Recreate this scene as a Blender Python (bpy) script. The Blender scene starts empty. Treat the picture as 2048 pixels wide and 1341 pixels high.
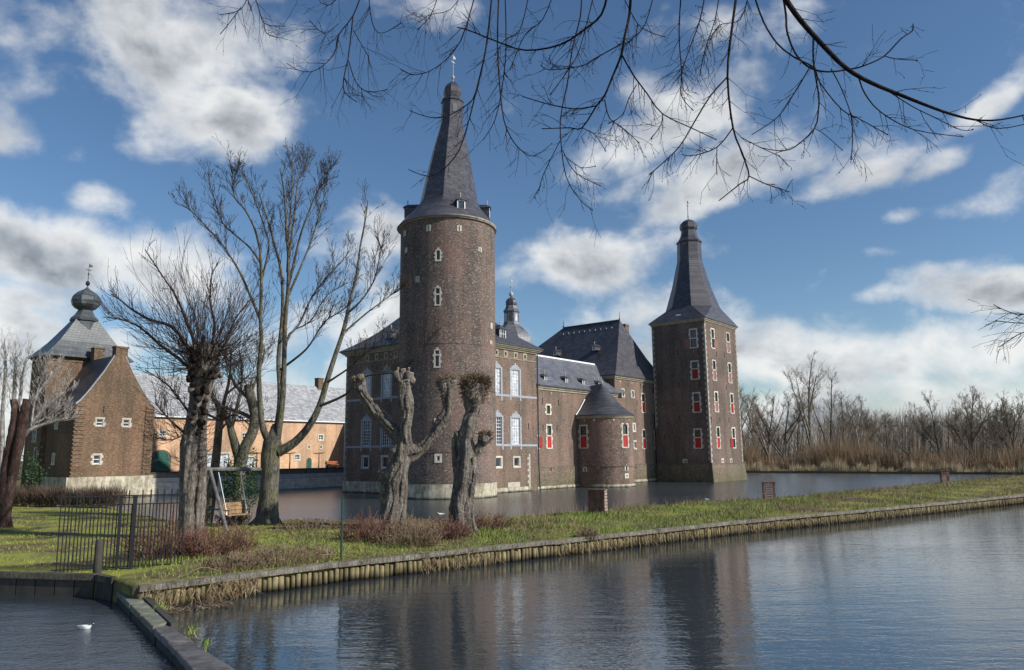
import bpy, bmesh, math, random
import numpy as np
from mathutils import Vector, Matrix, noise as mnoise
from math import sin, cos, pi, radians, atan2, sqrt, exp, tan

random.seed(7)
C = bpy.context.scene.collection
SC = bpy.context.scene

# ---------------------------------------------------------------- camera
F, CX, CY, CAMH = 1480.0, 1024.0, 670.5, 4.2
_p, _r = radians(9.2), radians(-0.6)
FW = Vector((0, cos(_p), sin(_p)))
_r0, _u0 = Vector((1, 0, 0)), Vector((0, -sin(_p), cos(_p)))
RT = cos(_r) * _r0 + sin(_r) * _u0
UP = -sin(_r) * _r0 + cos(_r) * _u0
CAM = Vector((0, 0, CAMH))
cd = bpy.data.cameras.new('camera')
cam = bpy.data.objects.new('camera', cd)
C.objects.link(cam)
m = Matrix((RT, UP, -FW)).transposed().to_4x4()
m.translation = CAM
cam.matrix_world = m
cd.sensor_width = 36.0
cd.sensor_fit = 'HORIZONTAL'
cd.lens = 36.0 * F / 2048.0
cd.clip_start = 0.1
cd.clip_end = 6000
SC.camera = cam

def ray(x, y): return FW + RT * ((x - CX) / F) + UP * ((CY - y) / F)
def G(x, y, z=0.0):
    d = ray(x, y); t = (z - CAMH) / d.z
    return CAM + d * t
def at(x, y, Y):
    d = ray(x, y)
    return CAM + d * (Y / d.y)

# ---------------------------------------------------------------- sun, sky, exposure
SUN_AZ, SUN_EL = radians(111.0), radians(33.0)      # azimuth clockwise from the view direction (+Y)
S = Vector((sin(SUN_AZ) * cos(SUN_EL), cos(SUN_AZ) * cos(SUN_EL), sin(SUN_EL)))
ld = bpy.data.lights.new('sun', 'SUN')
ld.energy = 3.0; ld.angle = radians(0.6); ld.color = (1.0, 0.95, 0.88)
sun = bpy.data.objects.new('sun', ld); C.objects.link(sun)
sun.rotation_euler = (-S).to_track_quat('-Z', 'Y').to_euler()
sun.location = S * 300
SC.view_settings.view_transform = 'Standard'
SC.view_settings.look = 'None'
SC.view_settings.gamma = 1.0
SC.view_settings.use_curve_mapping = False
SC.view_settings.exposure = 0.86

W = bpy.data.worlds.new('World'); SC.world = W; W.use_nodes = True
def build_world():
    nt = W.node_tree; N = nt.nodes; L = nt.links
    N.clear()
    out = N.new('ShaderNodeOutputWorld'); bg = N.new('ShaderNodeBackground')
    L.new(bg.outputs[0], out.inputs[0])
    bg.inputs[1].default_value = 0.15
    sky = N.new('ShaderNodeTexSky'); sky.sky_type = 'NISHITA'
    sky.sun_disc = False; sky.sun_elevation = SUN_EL; sky.sun_rotation = SUN_AZ
    sky.air_density = 1.0; sky.dust_density = 0.4; sky.ozone_density = 2.6; sky.altitude = 100
    def math_(op, a, b=None, c=None, clamp=False):
        n = N.new('ShaderNodeMath'); n.operation = op; n.use_clamp = clamp
        for i, v in enumerate((a, b, c)):
            if v is None: continue
            if isinstance(v, (int, float)): n.inputs[i].default_value = v
            else: L.new(v, n.inputs[i])
        return n.outputs[0]
    def mrange(v, a, b, c=0.0, d=1.0, smooth=True):
        n = N.new('ShaderNodeMapRange'); n.interpolation_type = 'SMOOTHSTEP' if smooth else 'LINEAR'
        L.new(v, n.inputs[0])
        for i, q in enumerate((a, b, c, d)): n.inputs[1 + i].default_value = q
        return n.outputs[0]
    tc = N.new('ShaderNodeTexCoord')
    sep = N.new('ShaderNodeSeparateXYZ'); L.new(tc.outputs['Generated'], sep.inputs[0])
    az = math_('ARCTAN2', sep.outputs[0], sep.outputs[1])
    el = math_('ARCSINE', sep.outputs[2])
    ae = N.new('ShaderNodeCombineXYZ'); L.new(az, ae.inputs[0]); L.new(el, ae.inputs[1])
    # cumulus groups: (x, y, half width, half height, tilt, weight) as seen from the bank
    blobs = [(370, 60, 310, 170, -6, 1.05), (450, 230, 210, 95, -8, 1.0), (50, 285, 130, 60, 0, .8), (520, 110, 120, 90, 0, .7),
             (70, 500, 260, 110, 0, 1.0), (40, 640, 240, 120, 0, 1.0), (330, 560, 190, 120, 0, .95), (200, 690, 260, 80, 0, .9),
             (1270, 265, 230, 75, -22, 1.0), (1400, 375, 250, 70, -8, .95), (1170, 530, 210, 80, -6, 1.0), (1390, 490, 110, 50, 0, .75),
             (1650, 385, 150, 42, -10, .85), (1320, 620, 130, 75, 0, .9), (1985, 210, 110, 32, -28, .75),
             (1985, 580, 190, 70, 8, .95), (1590, 720, 330, 100, 0, 1.05), (1880, 710, 330, 90, 0, 1.0), (760, 465, 100, 65, 0, .85),
             (1930, 420, 150, 55, -15, .62), (1650, 545, 80, 30, -45, .65), (1800, 435, 90, 25, 0, .6), (720, 640, 140, 100, 0, .9), (560, 650, 140, 80, 0, .8),
             (1470, 35, 170, 70, 0, .7), (850, 15, 120, 50, 0, .75), (1090, 640, 150, 55, 0, .75), (1740, 590, 80, 30, 0, .6), (1880, 330, 90, 30, -20, .6), (1600, 470, 70, 25, -30, .55), (1760, 500, 70, 22, 0, .5), (200, 400, 120, 50, 0, .6), (130, 30, 110, 70, 0, .8), (640, 470, 70, 35, -20, .5)]
    tot = None
    for (x, y, a, b, rot, w) in blobs:
        d = ray(x, y).normalized(); d2 = ray(x + 20, y).normalized()
        A, E = atan2(d.x, d.y), math.asin(d.z)
        k = abs(atan2(d2.x, d2.y) - A) / 20.0
        mp = N.new('ShaderNodeMapping'); mp.vector_type = 'TEXTURE'
        L.new(ae.outputs[0], mp.inputs[0])
        mp.inputs['Location'].default_value = (A, E, 0)
        mp.inputs['Rotation'].default_value = (0, 0, -radians(rot))
        mp.inputs['Scale'].default_value = (a * k * 1.72, b * k * 1.8, 1)
        ln = N.new('ShaderNodeVectorMath'); ln.operation = 'LENGTH'; L.new(mp.outputs[0], ln.inputs[0])
        v = mrange(ln.outputs['Value'], 1.0, 0.0, 0.0, w)
        tot = v if tot is None else math_('MAXIMUM', tot, v)
    def noise(vec, scale, detail, rough=.55, dist=0.0):
        n = N.new('ShaderNodeTexNoise'); n.inputs['Scale'].default_value = scale
        n.inputs['Detail'].default_value = detail; n.inputs['Roughness'].default_value = rough
        n.inputs['Distortion'].default_value = dist
        L.new(vec, n.inputs['Vector']); return n.outputs[0]
    mp = N.new('ShaderNodeMapping'); L.new(tc.outputs['Generated'], mp.inputs[0]); mp.inputs['Scale'].default_value = (1, 1, 1.25)
    n1 = noise(mp.outputs[0], 8.5, 10, .54, .15)
    mp2 = N.new('ShaderNodeMapping'); L.new(tc.outputs['Generated'], mp2.inputs[0]); mp2.inputs['Scale'].default_value = (1, 1, 2.2); mp2.inputs['Location'].default_value = (3.1, .7, 1.9)
    n2 = noise(mp2.outputs[0], 2.6, 6, .55, .2)
    # low sky fills with cloud everywhere, the same all round
    low = mrange(el, 0.26, 0.02, 0.0, 0.9)
    field = math_('ADD', math_('MAXIMUM', tot, low), math_('MULTIPLY', math_('SUBTRACT', n1, .5), 2.3))
    field = math_('ADD', field, math_('MULTIPLY', math_('SUBTRACT', n2, .53), 1.25))
    dens = mrange(field, 0.27, 0.95)
    thick = mrange(field, 0.6, 1.45)
    # cloud colour: sunlit white edges, blue-grey cores
    mp3 = N.new('ShaderNodeMapping'); L.new(tc.outputs['Generated'], mp3.inputs[0]); mp3.inputs['Scale'].default_value = (1, 1, 1.5); mp3.inputs['Location'].default_value = (-.035, .01, -.03)
    n3 = noise(mp3.outputs[0], 8.5, 8, .55, .2)
    shade = math_('ADD', math_('MULTIPLY', thick, .70), math_('MULTIPLY', math_('SUBTRACT', n3, .46), 2.3), clamp=True)
    cr = N.new('ShaderNodeValToRGB'); L.new(shade, cr.inputs[0])
    e = cr.color_ramp.elements
    e[0].position = 0.0; e[0].color = (3.35, 3.36, 3.3, 1)
    e[1].position = 1.0; e[1].color = (.85, .95, 1.08, 1)
    k = e.new(.45); k.color = (2.15, 2.24, 2.34, 1)
    hs = N.new('ShaderNodeHueSaturation'); hs.inputs['Saturation'].default_value = 1.12; hs.inputs['Value'].default_value = .405
    L.new(sky.outputs[0], hs.inputs['Color'])
    mix = N.new('ShaderNodeMix'); mix.data_type = 'RGBA'
    L.new(math_('MULTIPLY', dens, .93), mix.inputs[0]); L.new(hs.outputs[0], mix.inputs[6]); L.new(cr.outputs[0], mix.inputs[7])
    L.new(mix.outputs[2], bg.inputs[0])
build_world()

# ---------------------------------------------------------------- materials
def srgb(r, g, b):
    f = lambda c: (c / 255 / 12.92) if c <= 10 else ((c / 255 + .055) / 1.055) ** 2.4
    return (f(r), f(g), f(b), 1)

class M:
    """small node-material builder"""
    def __init__(self, name, rough=.85, spec=.3):
        self.m = bpy.data.materials.new(name); self.m.use_nodes = True
        self.t = self.m.node_tree; self.N = self.t.nodes; self.L = self.t.links
        self.b = self.N['Principled BSDF']
        self.b.inputs['Roughness'].default_value = rough
        self.b.inputs['Specular IOR Level'].default_value = spec
        self.tc = self.N.new('ShaderNodeTexCoord')
        self.vec = self.tc.outputs['Object']
    def new(self, t): return self.N.new(t)
    def lk(self, a, b): self.L.new(a, b)
    def mapping(self, scale=(1, 1, 1), vec=None, loc=(0, 0, 0), rot=(0, 0, 0)):
        n = self.new('ShaderNodeMapping'); self.lk(vec or self.vec, n.inputs[0])
        n.inputs['Scale'].default_value = scale; n.inputs['Location'].default_value = loc; n.inputs['Rotation'].default_value = rot
        return n.outputs[0]
    def noise(self, scale, detail=4, rough=.6, vec=None, dist=0):
        n = self.new('ShaderNodeTexNoise'); self.lk(vec or self.vec, n.inputs['Vector'])
        n.inputs['Scale'].default_value = scale; n.inputs['Detail'].default_value = detail
        n.inputs['Roughness'].default_value = rough; n.inputs['Distortion'].default_value = dist
        return n.outputs[0]
    def ramp(self, fac, stops):
        n = self.new('ShaderNodeValToRGB'); self.lk(fac, n.inputs[0])
        e = n.color_ramp.elements
        while len(e) < len(stops): e.new(.5)
        for i, (p, c) in enumerate(stops):
            e[i].position = p; e[i].color = tuple(c)[:3] + (1,)
        return n.outputs[0]
    def mix(self, fac, a, b, mode='MIX'):
        n = self.new('ShaderNodeMix'); n.data_type = 'RGBA'; n.blend_type = mode
        for i, v in ((0, fac), (6, a), (7, b)):
            if isinstance(v, (int, float)): n.inputs[i].default_value = v
            elif isinstance(v, tuple): n.inputs[i].default_value = v[:3] + (1,)
            else: self.lk(v, n.inputs[i])
        return n.outputs[2]
    def math(self, op, a, b=None, clamp=False):
        n = self.new('ShaderNodeMath'); n.operation = op; n.use_clamp = clamp
        for i, v in ((0, a), (1, b)):
            if v is None: continue
            if isinstance(v, (int, float)): n.inputs[i].default_value = v
            else: self.lk(v, n.inputs[i])
        return n.outputs[0]
    def col(self, c):
        if isinstance(c, tuple): self.b.inputs['Base Color'].default_value = c[:3] + (1,)
        else: self.lk(c, self.b.inputs['Base Color'])
        return self
    def bump(self, h, strength=.5, dist=.05):
        n = self.new('ShaderNodeBump'); n.inputs['Strength'].default_value = strength; n.inputs['Distance'].default_value = dist
        self.lk(h, n.inputs['Height']); self.lk(n.outputs[0], self.b.inputs['Normal']); return self
    def random(self):
        n = self.new('ShaderNodeObjectInfo'); return n.outputs['Random']

def brick_mat(name, cols, mortar, speck=(.45, .42, .38), round_r=None, patch=None, moss=0.0):
    q = M(name, .92, .2)
    sep = q.new('ShaderNodeSeparateXYZ'); q.lk(q.vec, sep.inputs[0])
    if round_r:
        u = q.math('MULTIPLY', q.math('ARCTAN2', sep.outputs[1], sep.outputs[0]), round_r)
    else:
        u = q.math('ADD', sep.outputs[0], sep.outputs[1])
    cb = q.new('ShaderNodeCombineXYZ'); q.lk(u, cb.inputs[0]); q.lk(sep.outputs[2], cb.inputs[1])
    uv = cb.outputs[0]
    br = q.new('ShaderNodeTexBrick'); q.lk(uv, br.inputs['Vector'])
    br.inputs['Scale'].default_value = 1.0; br.inputs['Brick Width'].default_value = .25; br.inputs['Row Height'].default_value = .08
    br.inputs['Mortar Size'].default_value = .012; br.inputs['Color1'].default_value = (0, 0, 0, 1); br.inputs['Color2'].default_value = (1, 1, 1, 1)
    br.inputs['Mortar'].default_value = (.5, .5, .5, 1); br.inputs['Bias'].default_value = 0
    big = q.noise(.22, 5, .6); mid = q.noise(1.3, 5, .65)
    v = q.math('ADD', q.math('MULTIPLY', br.outputs[0], .45), q.math('MULTIPLY', mid, .55))
    c = q.ramp(v, [(.18, cols[0]), (.45, cols[1]), (.62, cols[2]), (.8, cols[3])])
    if patch:
        c = q.mix(q.math('MULTIPLY', q.ramp(big, [(.45, (0, 0, 0)), (.58, (1, 1, 1))]), .85), c, patch, 'MIX')
    bnd = q.ramp(q.noise(1.0, 5, .6, q.mapping((.07, .07, .33), loc=(3, 1, 2))), [(.44, (0, 0, 0)), (.54, (1, 1, 1))])
    c = q.mix(q.math('MULTIPLY', bnd, .5), c, q.ramp(v, [(.2, tuple(x * 1.2 for x in cols[1])), (.5, tuple(x * a for x, a in zip(cols[2], (1.35, 1.15, 1.1)))), (.8, tuple(x * 1.35 for x in cols[3]))]))
    dk = q.ramp(q.noise(.5, 4, .6, q.mapping((1, 1, .25))), [(.36, (.42, .41, .4)), (.5, (.85, .85, .84)), (.62, (1.15, 1.13, 1.1))])
    c = q.mix(1.0, c, dk, 'MULTIPLY')
    stk = q.ramp(q.noise(1.0, 5, .65, q.mapping((1.3, 1.3, .07))), [(.34, (.5, .48, .46)), (.47, (1, 1, 1)), (.6, (1, 1, 1)), (.72, (1.3, 1.27, 1.22))])
    c = q.mix(.85, c, stk, 'MULTIPLY')
    c = q.mix(br.outputs['Fac'], c, mortar)
    # pale worn bricks and efflorescence
    sp = q.ramp(q.noise(3.9, 4, .8, q.mapping((1, 1, 2.4))), [(.54, (0, 0, 0)), (.63, (1, 1, 1))])
    c = q.mix(q.math('MULTIPLY', sp, .8), c, speck)
    if moss:
        zz = q.math('ADD', sep.outputs[2], q.math('MULTIPLY', q.noise(.9, 4), 2.2))
        mo = q.ramp(q.math('MULTIPLY', zz, .2), [(.2, (1, 1, 1)), (.66, (0, 0, 0))])
        c = q.mix(q.math('MULTIPLY', mo, moss), c, q.ramp(q.noise(2.5, 4), [(.35, (.035, .04, .02)), (.6, (.13, .125, .06)), (.75, (.2, .19, .12))]))
    q.col(c)
    q.bump(q.math('ADD', q.math('MULTIPLY', br.outputs['Fac'], -.6), q.noise(7, 3)), .5, .03)
    return q.m

MAT = {}
BC = [(.05, .034, .028), (.098, .062, .048), (.15, .092, .07), (.22, .16, .13)]
MAT['brick_round'] = brick_mat('round_tower_brick', [(.036, .030, .028), (.07, .052, .044), (.11, .075, .061), (.19, .15, .13)], (.17, .15, .13), (.36, .33, .30), 5.2, (.165, .088, .066), .3)
MAT['brick'] = brick_mat('castle_brick', BC, (.2, .17, .14), (.36, .32, .27), None, (.2, .115, .08), .3)
MAT['brick_turret'] = brick_mat('turret_brick', BC, (.2, .17, .14), (.38, .33, .29), 3.6, (.2, .105, .078), .3)
MAT['brick_tower'] = brick_mat('square_tower_brick', [(.052, .039, .034), (.095, .066, .055), (.135, .09, .072), (.19, .142, .12)], (.16, .14, .12), (.3, .27, .24), None, (.1, .07, .055))
MAT['brick_moss'] = brick_mat('plinth_brick', BC, (.16, .15, .12), (.34, .32, .27), None, (.13, .11, .06), .75)
MAT['brick_orange'] = brick_mat('farm_brick', [(.34, .18, .105), (.48, .28, .165), (.58, .37, .235), (.64, .45, .31)], (.6, .44, .3), (.7, .52, .36), None, (.52, .31, .18))
MAT['brick_gate'] = brick_mat('gatehouse_brick', [(.06, .036, .024), (.11, .062, .038), (.16, .092, .055), (.22, .145, .095)], (.16, .125, .09), (.32, .25, .18), None, (.10, .075, .038))

def slate_mat(name, a, b, rows=.3, rough=.42):
    q = M(name, rough, .5)
    sep = q.new('ShaderNodeSeparateXYZ'); q.lk(q.vec, sep.inputs[0])
    cb = q.new('ShaderNodeCombineXYZ'); q.lk(q.math('ADD', sep.outputs[0], q.math('MULTIPLY', sep.outputs[1], 1.0)), cb.inputs[0]); q.lk(sep.outputs[2], cb.inputs[1])
    br = q.new('ShaderNodeTexBrick'); q.lk(cb.outputs[0], br.inputs['Vector'])
    br.inputs['Scale'].default_value = 1; br.inputs['Brick Width'].default_value = .45; br.inputs['Row Height'].default_value = rows
    br.inputs['Mortar Size'].default_value = .022; br.inputs['Color1'].default_value = (.62, .62, .64, 1); br.inputs['Color2'].default_value = (1.3, 1.3, 1.28, 1); br.inputs['Mortar'].default_value = (.3, .3, .3, 1)
    c = q.ramp(q.noise(.8, 5, .65), [(.3, a), (.7, b)])
    c = q.mix(.8, c, br.outputs[0], 'MULTIPLY')
    lich = q.ramp(q.noise(3.2, 4, .7), [(.62, (0, 0, 0)), (.74, (1, 1, 1))])
    c = q.mix(q.math('MULTIPLY', lich, .35), c, (.24, .24, .22))
    q.col(c)
    q.bump(q.math('ADD', br.outputs[0], q.noise(6, 3)), .35, .02)
    return q.m
MAT['slate'] = slate_mat('blue_slate', (.046, .045, .054), (.082, .08, .093))
MAT['slate_light'] = slate_mat('pale_slate', (.10, .104, .122), (.165, .168, .186))
MAT['slate_farm'] = slate_mat('farm_slate_glare', (.29, .30, .315), (.40, .405, .41), .25)  # roof glare put into the slate colour, paler than the other slates
MAT['slate_green'] = slate_mat('zinc_grey_slate', (.05, .06, .066), (.095, .108, .115), .3)

def plain(name, c, rough=.8, var=.25, scale=3, spec=.3, bump=.15):
    q = M(name, rough, spec)
    d = tuple(x * (1 - var) for x in c[:3]); l = tuple(x * (1 + var) for x in c[:3])
    q.col(q.ramp(q.noise(scale, 5, .65), [(.3, d), (.7, l)]))
    if bump: q.bump(q.noise(scale * 4, 4), bump, .02)
    return q.m

q = M('waterside_limestone', .9, .2)
sp_ = q.new('ShaderNodeSeparateXYZ'); q.lk(q.vec, sp_.inputs[0])
c_ = q.ramp(q.noise(1.1, 6, .7, q.mapping((1, 1, 1.6))), [(.3, (.26, .235, .18)), (.5, (.48, .44, .34)), (.7, (.6, .56, .46))])
st_ = q.ramp(q.noise(2.2, 5, .7, q.mapping((1, 1, .3))), [(.42, (.45, .43, .38)), (.6, (1, 1, 1))])
c_ = q.mix(.8, c_, st_, 'MULTIPLY')
wl_ = q.ramp(q.math('ADD', sp_.outputs[2], q.math('MULTIPLY', q.noise(1.6, 4, .7), .35)), [(.2, (.06, .07, .045)), (.42, (1, 1, 1))])
q.col(q.mix(1.0, c_, wl_, 'MULTIPLY')); q.bump(q.noise(4, 4), .4, .03); MAT['stone_base'] = q.m
MAT['bluestone'] = plain('grey_bluestone', (.30, .32, .34), .8, .15, 2)
MAT['cornice'] = plain('ochre_painted_cornice', (.29, .265, .19), .7, .3, 1.5)
MAT['lead'] = plain('lead_gutter', (.055, .06, .065), .5, .3, 2)
MAT['white'] = plain('white_paint', (.78, .79, .78), .5, .05, 4, .4, 0)
def varied(name, c, rough, lo, hi, scale=3):
    q = M(name, rough, .35)
    d = tuple(x * .72 for x in c); l = tuple(min(1, x * 1.22) for x in c)
    q.col(q.mix(1.0, q.ramp(q.noise(scale, 5, .7, q.mapping((1, 1, .6))), [(.32, d), (.68, l)]), q.ramp(q.random(), [(0, (lo,) * 3), (1, (hi,) * 3)]), 'MULTIPLY'))
    q.bump(q.noise(scale * 4, 4), .2, .02); return q.m
MAT['stone'] = varied('pale_limestone', (.55, .51, .42), .88, .72, 1.08, 2.5)
MAT['quoin'] = varied('weathered_quoin_stone', (.36, .335, .275), .9, .6, 1.05, 2.5)
MAT['red'] = varied('red_shutter_paint', (.42, .026, .022), .6, .6, 1.15, 4)
MAT['faded'] = plain('faded_shutter_paint', (.26, .12, .11), .8, .2, 5)
MAT['green_door'] = plain('green_door_paint', (.018, .10, .075), .5, .15, 4)
MAT['iron'] = plain('black_iron', (.016, .017, .02), .5, .2, 6, .4)
MAT['anchor'] = plain('rusted_anchor_iron', (.03, .022, .02), .8, .2, 6)
MAT['green_metal'] = plain('green_metal', (.012, .05, .04), .45, .2, 6, .4)
MAT['gilt'] = plain('weathered_gilt', (.38, .36, .30), .5, .2, 6)
MAT['orange'] = plain('orange_wood', (.5, .14, .04), .7, .2, 5)
q = M('window_glass', .06, .7); q.col(q.ramp(q.noise(.9, 2), [(.4, (.015, .02, .026)), (.65, (.06, .075, .09))])); MAT['glass'] = q.m
q = M('leaded_glass', .18, .6)
sepx = q.new('ShaderNodeSeparateXYZ'); q.lk(q.vec, sepx.inputs[0])
q.col(q.ramp(q.noise(6, 2), [(.35, (.02, .028, .03)), (.65, (.085, .1, .1))])); MAT['leaded'] = q.m
q = M('curtained_glass', .08, .7); q.col(q.ramp(q.noise(3, 3), [(.4, (.3, .33, .36)), (.6, (.6, .63, .66))])); MAT['curtain'] = q.m

# ---------------------------------------------------------------- mesh helpers
class MB:
    def __init__(self): self.v = []; self.f = []
    def add(self, vs, fs):
        o = len(self.v); self.v += [tuple(a) for a in vs]; self.f += [tuple(i + o for i in f) for f in fs]
    def box(self, x0, x1, y0, y1, z0, z1):
        self.hexa([(x0, y0, z0), (x1, y0, z0), (x1, y1, z0), (x0, y1, z0), (x0, y0, z1), (x1, y0, z1), (x1, y1, z1), (x0, y1, z1)])
    def hexa(self, v):
        self.add(v, [(0, 3, 2, 1), (4, 5, 6, 7), (0, 1, 5, 4), (1, 2, 6, 5), (2, 3, 7, 6), (3, 0, 4, 7)])
    def poly(self, pts): self.add(pts, [tuple(range(len(pts)))])
    def tube(self, pts, rad, n=6, cap=True, jit=0.0):
        pts = [Vector(p) for p in pts]; rings = []
        k = len(pts)
        ref = None
        vs = []
        for i, p in enumerate(pts):
            d = (pts[min(i + 1, k - 1)] - pts[max(i - 1, 0)])
            if d.length < 1e-9: d = Vector((0, 0, 1))
            d.normalize()
            if ref is None:
                ref = Vector((1, 0, 0)) if abs(d.x) < .8 else Vector((0, 1, 0))
            a = (ref - d * ref.dot(d))
            if a.length < 1e-6: a = d.orthogonal()
            a.normalize(); ref = a
            b = d.cross(a)
            r = rad[i] if hasattr(rad, '__len__') else rad
            for j in range(n):
                t = 2 * pi * j / n
                rr = r * (1 + (random.uniform(-jit, jit) if jit else 0))
                vs.append(p + a * (cos(t) * rr) + b * (sin(t) * rr))
        fs = []
        for i in range(k - 1):
            for j in range(n):
                fs.append((i * n + j, i * n + (j + 1) % n, (i + 1) * n + (j + 1) % n, (i + 1) * n + j))
        if cap:
            fs.append(tuple(range(n))[::-1]); fs.append(tuple((k - 1) * n + j for j in range(n)))
        self.add(vs, fs)
    def lathe(self, prof, n, c=(0, 0), rot=0.0, axis=None, cap=True):
        """prof: (radius, z[, squareness]); axis(z)->(dx,dy) lets a crooked spire lean"""
        vs = []
        for (r, z) in prof:
            dx, dy = axis(z) if axis else (0, 0)
            for j in range(n):
                t = rot + 2 * pi * j / n
                vs.append((c[0] + dx + r * cos(t), c[1] + dy + r * sin(t), z))
        k = len(prof); fs = []
        for i in range(k - 1):
            for j in range(n):
                fs.append((i * n + j, i * n + (j + 1) % n, (i + 1) * n + (j + 1) % n, (i + 1) * n + j))
        if cap:
            fs.append(tuple(range(n))[::-1]); fs.append(tuple((k - 1) * n + j for j in range(n)))
        self.add(vs, fs)
    def ball(self, c, r, n=8, sz=1.0):
        self.lathe([(max(.001, r * sin(pi * i / 6)), c[2] - r * sz * cos(pi * i / 6)) for i in range(7)], n, (c[0], c[1]))
    def mesh(self, name, smooth=False, off=(0, 0, 0)):
        me = bpy.data.meshes.new(name)
        if off != (0, 0, 0): vs = [(a - off[0], b - off[1], c - off[2]) for a, b, c in self.v]
        else: vs = self.v
        me.from_pydata(vs, [], self.f)
        if smooth: me.polygons.foreach_set('use_smooth', [True] * len(me.polygons))
        me.update(); return me
    def build(self, name, mat, parent=None, smooth=False, off=(0, 0, 0), loc=None, rotz=0.0):
        me = self.mesh(name, smooth, off); me.materials.append(mat)
        o = bpy.data.objects.new(name, me); C.objects.link(o)
        if parent: o.parent = parent
        if loc is not None: o.location = loc
        o.rotation_euler.z = rotz
        return o

def tag(o, label=None, cat=None, group=None, kind=None):
    if label: o['label'] = label
    if cat: o['category'] = cat
    if group: o['group'] = group
    if kind: o['kind'] = kind
    return o
def thing(name, label, cat, loc=(0, 0, 0), rotz=0.0, group=None):
    o = bpy.data.objects.new(name, None); C.objects.link(o)
    o.location = loc; o.rotation_euler.z = rotz; o.empty_display_size = .3
    return tag(o, label, cat, group)
def copy_tree(o, parent=None):
    c = o.copy(); C.objects.link(c)
    if parent: c.parent = parent
    for ch in list(o.children): copy_tree(ch, c)
    return c
def shade_auto(o, ang=40):
    me = o.data
    me.polygons.foreach_set('use_smooth', [True] * len(me.polygons))
    try: me.set_sharp_from_angle(angle=radians(ang))
    except Exception: pass
    return o

# ---------------------------------------------------------------- castle frame: s to the far right, q to the far left, z up
CA = radians(39.0)
R2 = Vector((sin(CA), cos(CA))); Q2 = Vector((-cos(CA), sin(CA)))
C0 = Vector((-6.1, 78.7)); ROTZ = radians(51.0)
def Wd(s, q, z=0.0): 
    a = C0 + R2 * s + Q2 * q
    return Vector((a.x, a.y, z))
def to_loc(v):
    a = Vector((v.x, v.y)) - C0
    return Vector((a.dot(R2), a.dot(Q2), v.z))
CAML = to_loc(CAM)
def rayL(x, y):
    d = ray(x, y); return Vector((Vector((d.x, d.y)).dot(R2), Vector((d.x, d.y)).dot(Q2), d.z))
def on_q(x, y, q):            # facade lying along s at a fixed q -> (s, z)
    d = rayL(x, y); t = (q - CAML.y) / d.y
    return CAML.x + d.x * t, CAML.z + d.z * t
def on_s(x, y, s):            # facade lying along q at a fixed s -> (q, z)
    d = rayL(x, y); t = (s - CAML.x) / d.x
    return CAML.y + d.y * t, CAML.z + d.z * t
def on_cyl(x, y, c, r):       # round wall -> (angle, z)
    d = rayL(x, y); ox, oy = CAML.x - c[0], CAML.y - c[1]
    a = d.x ** 2 + d.y ** 2; b = 2 * (ox * d.x + oy * d.y); cc = ox * ox + oy * oy - r * r
    disc = max(0, b * b - 4 * a * cc)
    t = (-b - sqrt(disc)) / (2 * a)
    return atan2(oy + d.y * t, ox + d.x * t), CAML.z + d.z * t
def zat(x, y, s, q):          # height of a pixel seen above the plan point (s, q)
    d = rayL(x, y); dist = sqrt((s - CAML.x) ** 2 + (q - CAML.y) ** 2)
    return CAML.z + d.z * dist / sqrt(d.x ** 2 + d.y ** 2)

class Bld:
    def __init__(self, name, label, s0, q0, group='buildings of the moated castle', cat='building'):
        self.o = (s0, q0, 0)
        self.root = thing(name, label, cat, Wd(s0, q0), ROTZ, group)
    def put(self, mb, name, mat, parent=None, smooth=False):
        o = mb.build(name, MAT[mat] if isinstance(mat, str) else mat, parent or self.root, smooth, self.o)
        return o

def fn_q(q): return lambda u, z, d: (u, q - d, z)             # faces -q (right hand, sunlit)
def fn_s(s): return lambda u, z, d: (s - d, u, z)             # faces -s (left hand, shaded)
def fn_s2(s): return lambda u, z, d: (s + d, u, z)
def fn_q2(q): return lambda u, z, d: (u, q + d, z)
def fn_cyl(c, r): return lambda u, z, d: (c[0] + (r + d) * cos(u), c[1] + (r + d) * sin(u), z)

def facade(mb, fn, u0, u1, z0, z1, holes=(), du=None, d=0.0):
    us = {u0, u1}; zs = {z0, z1}
    for (a, b, c, e) in holes:
        us |= {max(u0, min(u1, a)), max(u0, min(u1, b))}; zs |= {max(z0, min(z1, c)), max(z0, min(z1, e))}
    us = sorted(us)
    if du:
        out = []
        for a, b in zip(us, us[1:]):
            k = max(1, int(math.ceil((b - a) / du)))
            out += [a + (b - a) * i / k for i in range(k)]
        us = out + [us[-1]]
    zs = sorted(zs)
    idx = {}
    vs = []
    for i, u in enumerate(us):
        for j, z in enumerate(zs):
            idx[i, j] = len(vs); vs.append(fn(u, z, d))
    fs = []
    for i in range(len(us) - 1):
        for j in range(len(zs) - 1):
            cu, cz = (us[i] + us[i + 1]) / 2, (zs[j] + zs[j + 1]) / 2
            if any(a < cu < b and c < cz < e for (a, b, c, e) in holes): continue
            fs.append((idx[i, j], idx[i + 1, j], idx[i + 1, j + 1], idx[i, j + 1]))
    mb.add(vs, fs)
def ub(mb, fn, ua, ub_, za, zb, d0, d1):
    mb.hexa([fn(ua, za, d0), fn(ub_, za, d0), fn(ub_, za, d1), fn(ua, za, d1), fn(ua, zb, d0), fn(ub_, zb, d0), fn(ub_, zb, d1), fn(ua, zb, d1)])
def band(mb, fn, u0, u1, z0, z1, d0, d1, du=None):
    k = max(1, int(math.ceil(abs(u1 - u0) / du))) if du else 1
    for i in range(k):
        ub(mb, fn, u0 + (u1 - u0) * i / k, u0 + (u1 - u0) * (i + 1) / k, z0, z1, d0, d1)

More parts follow.
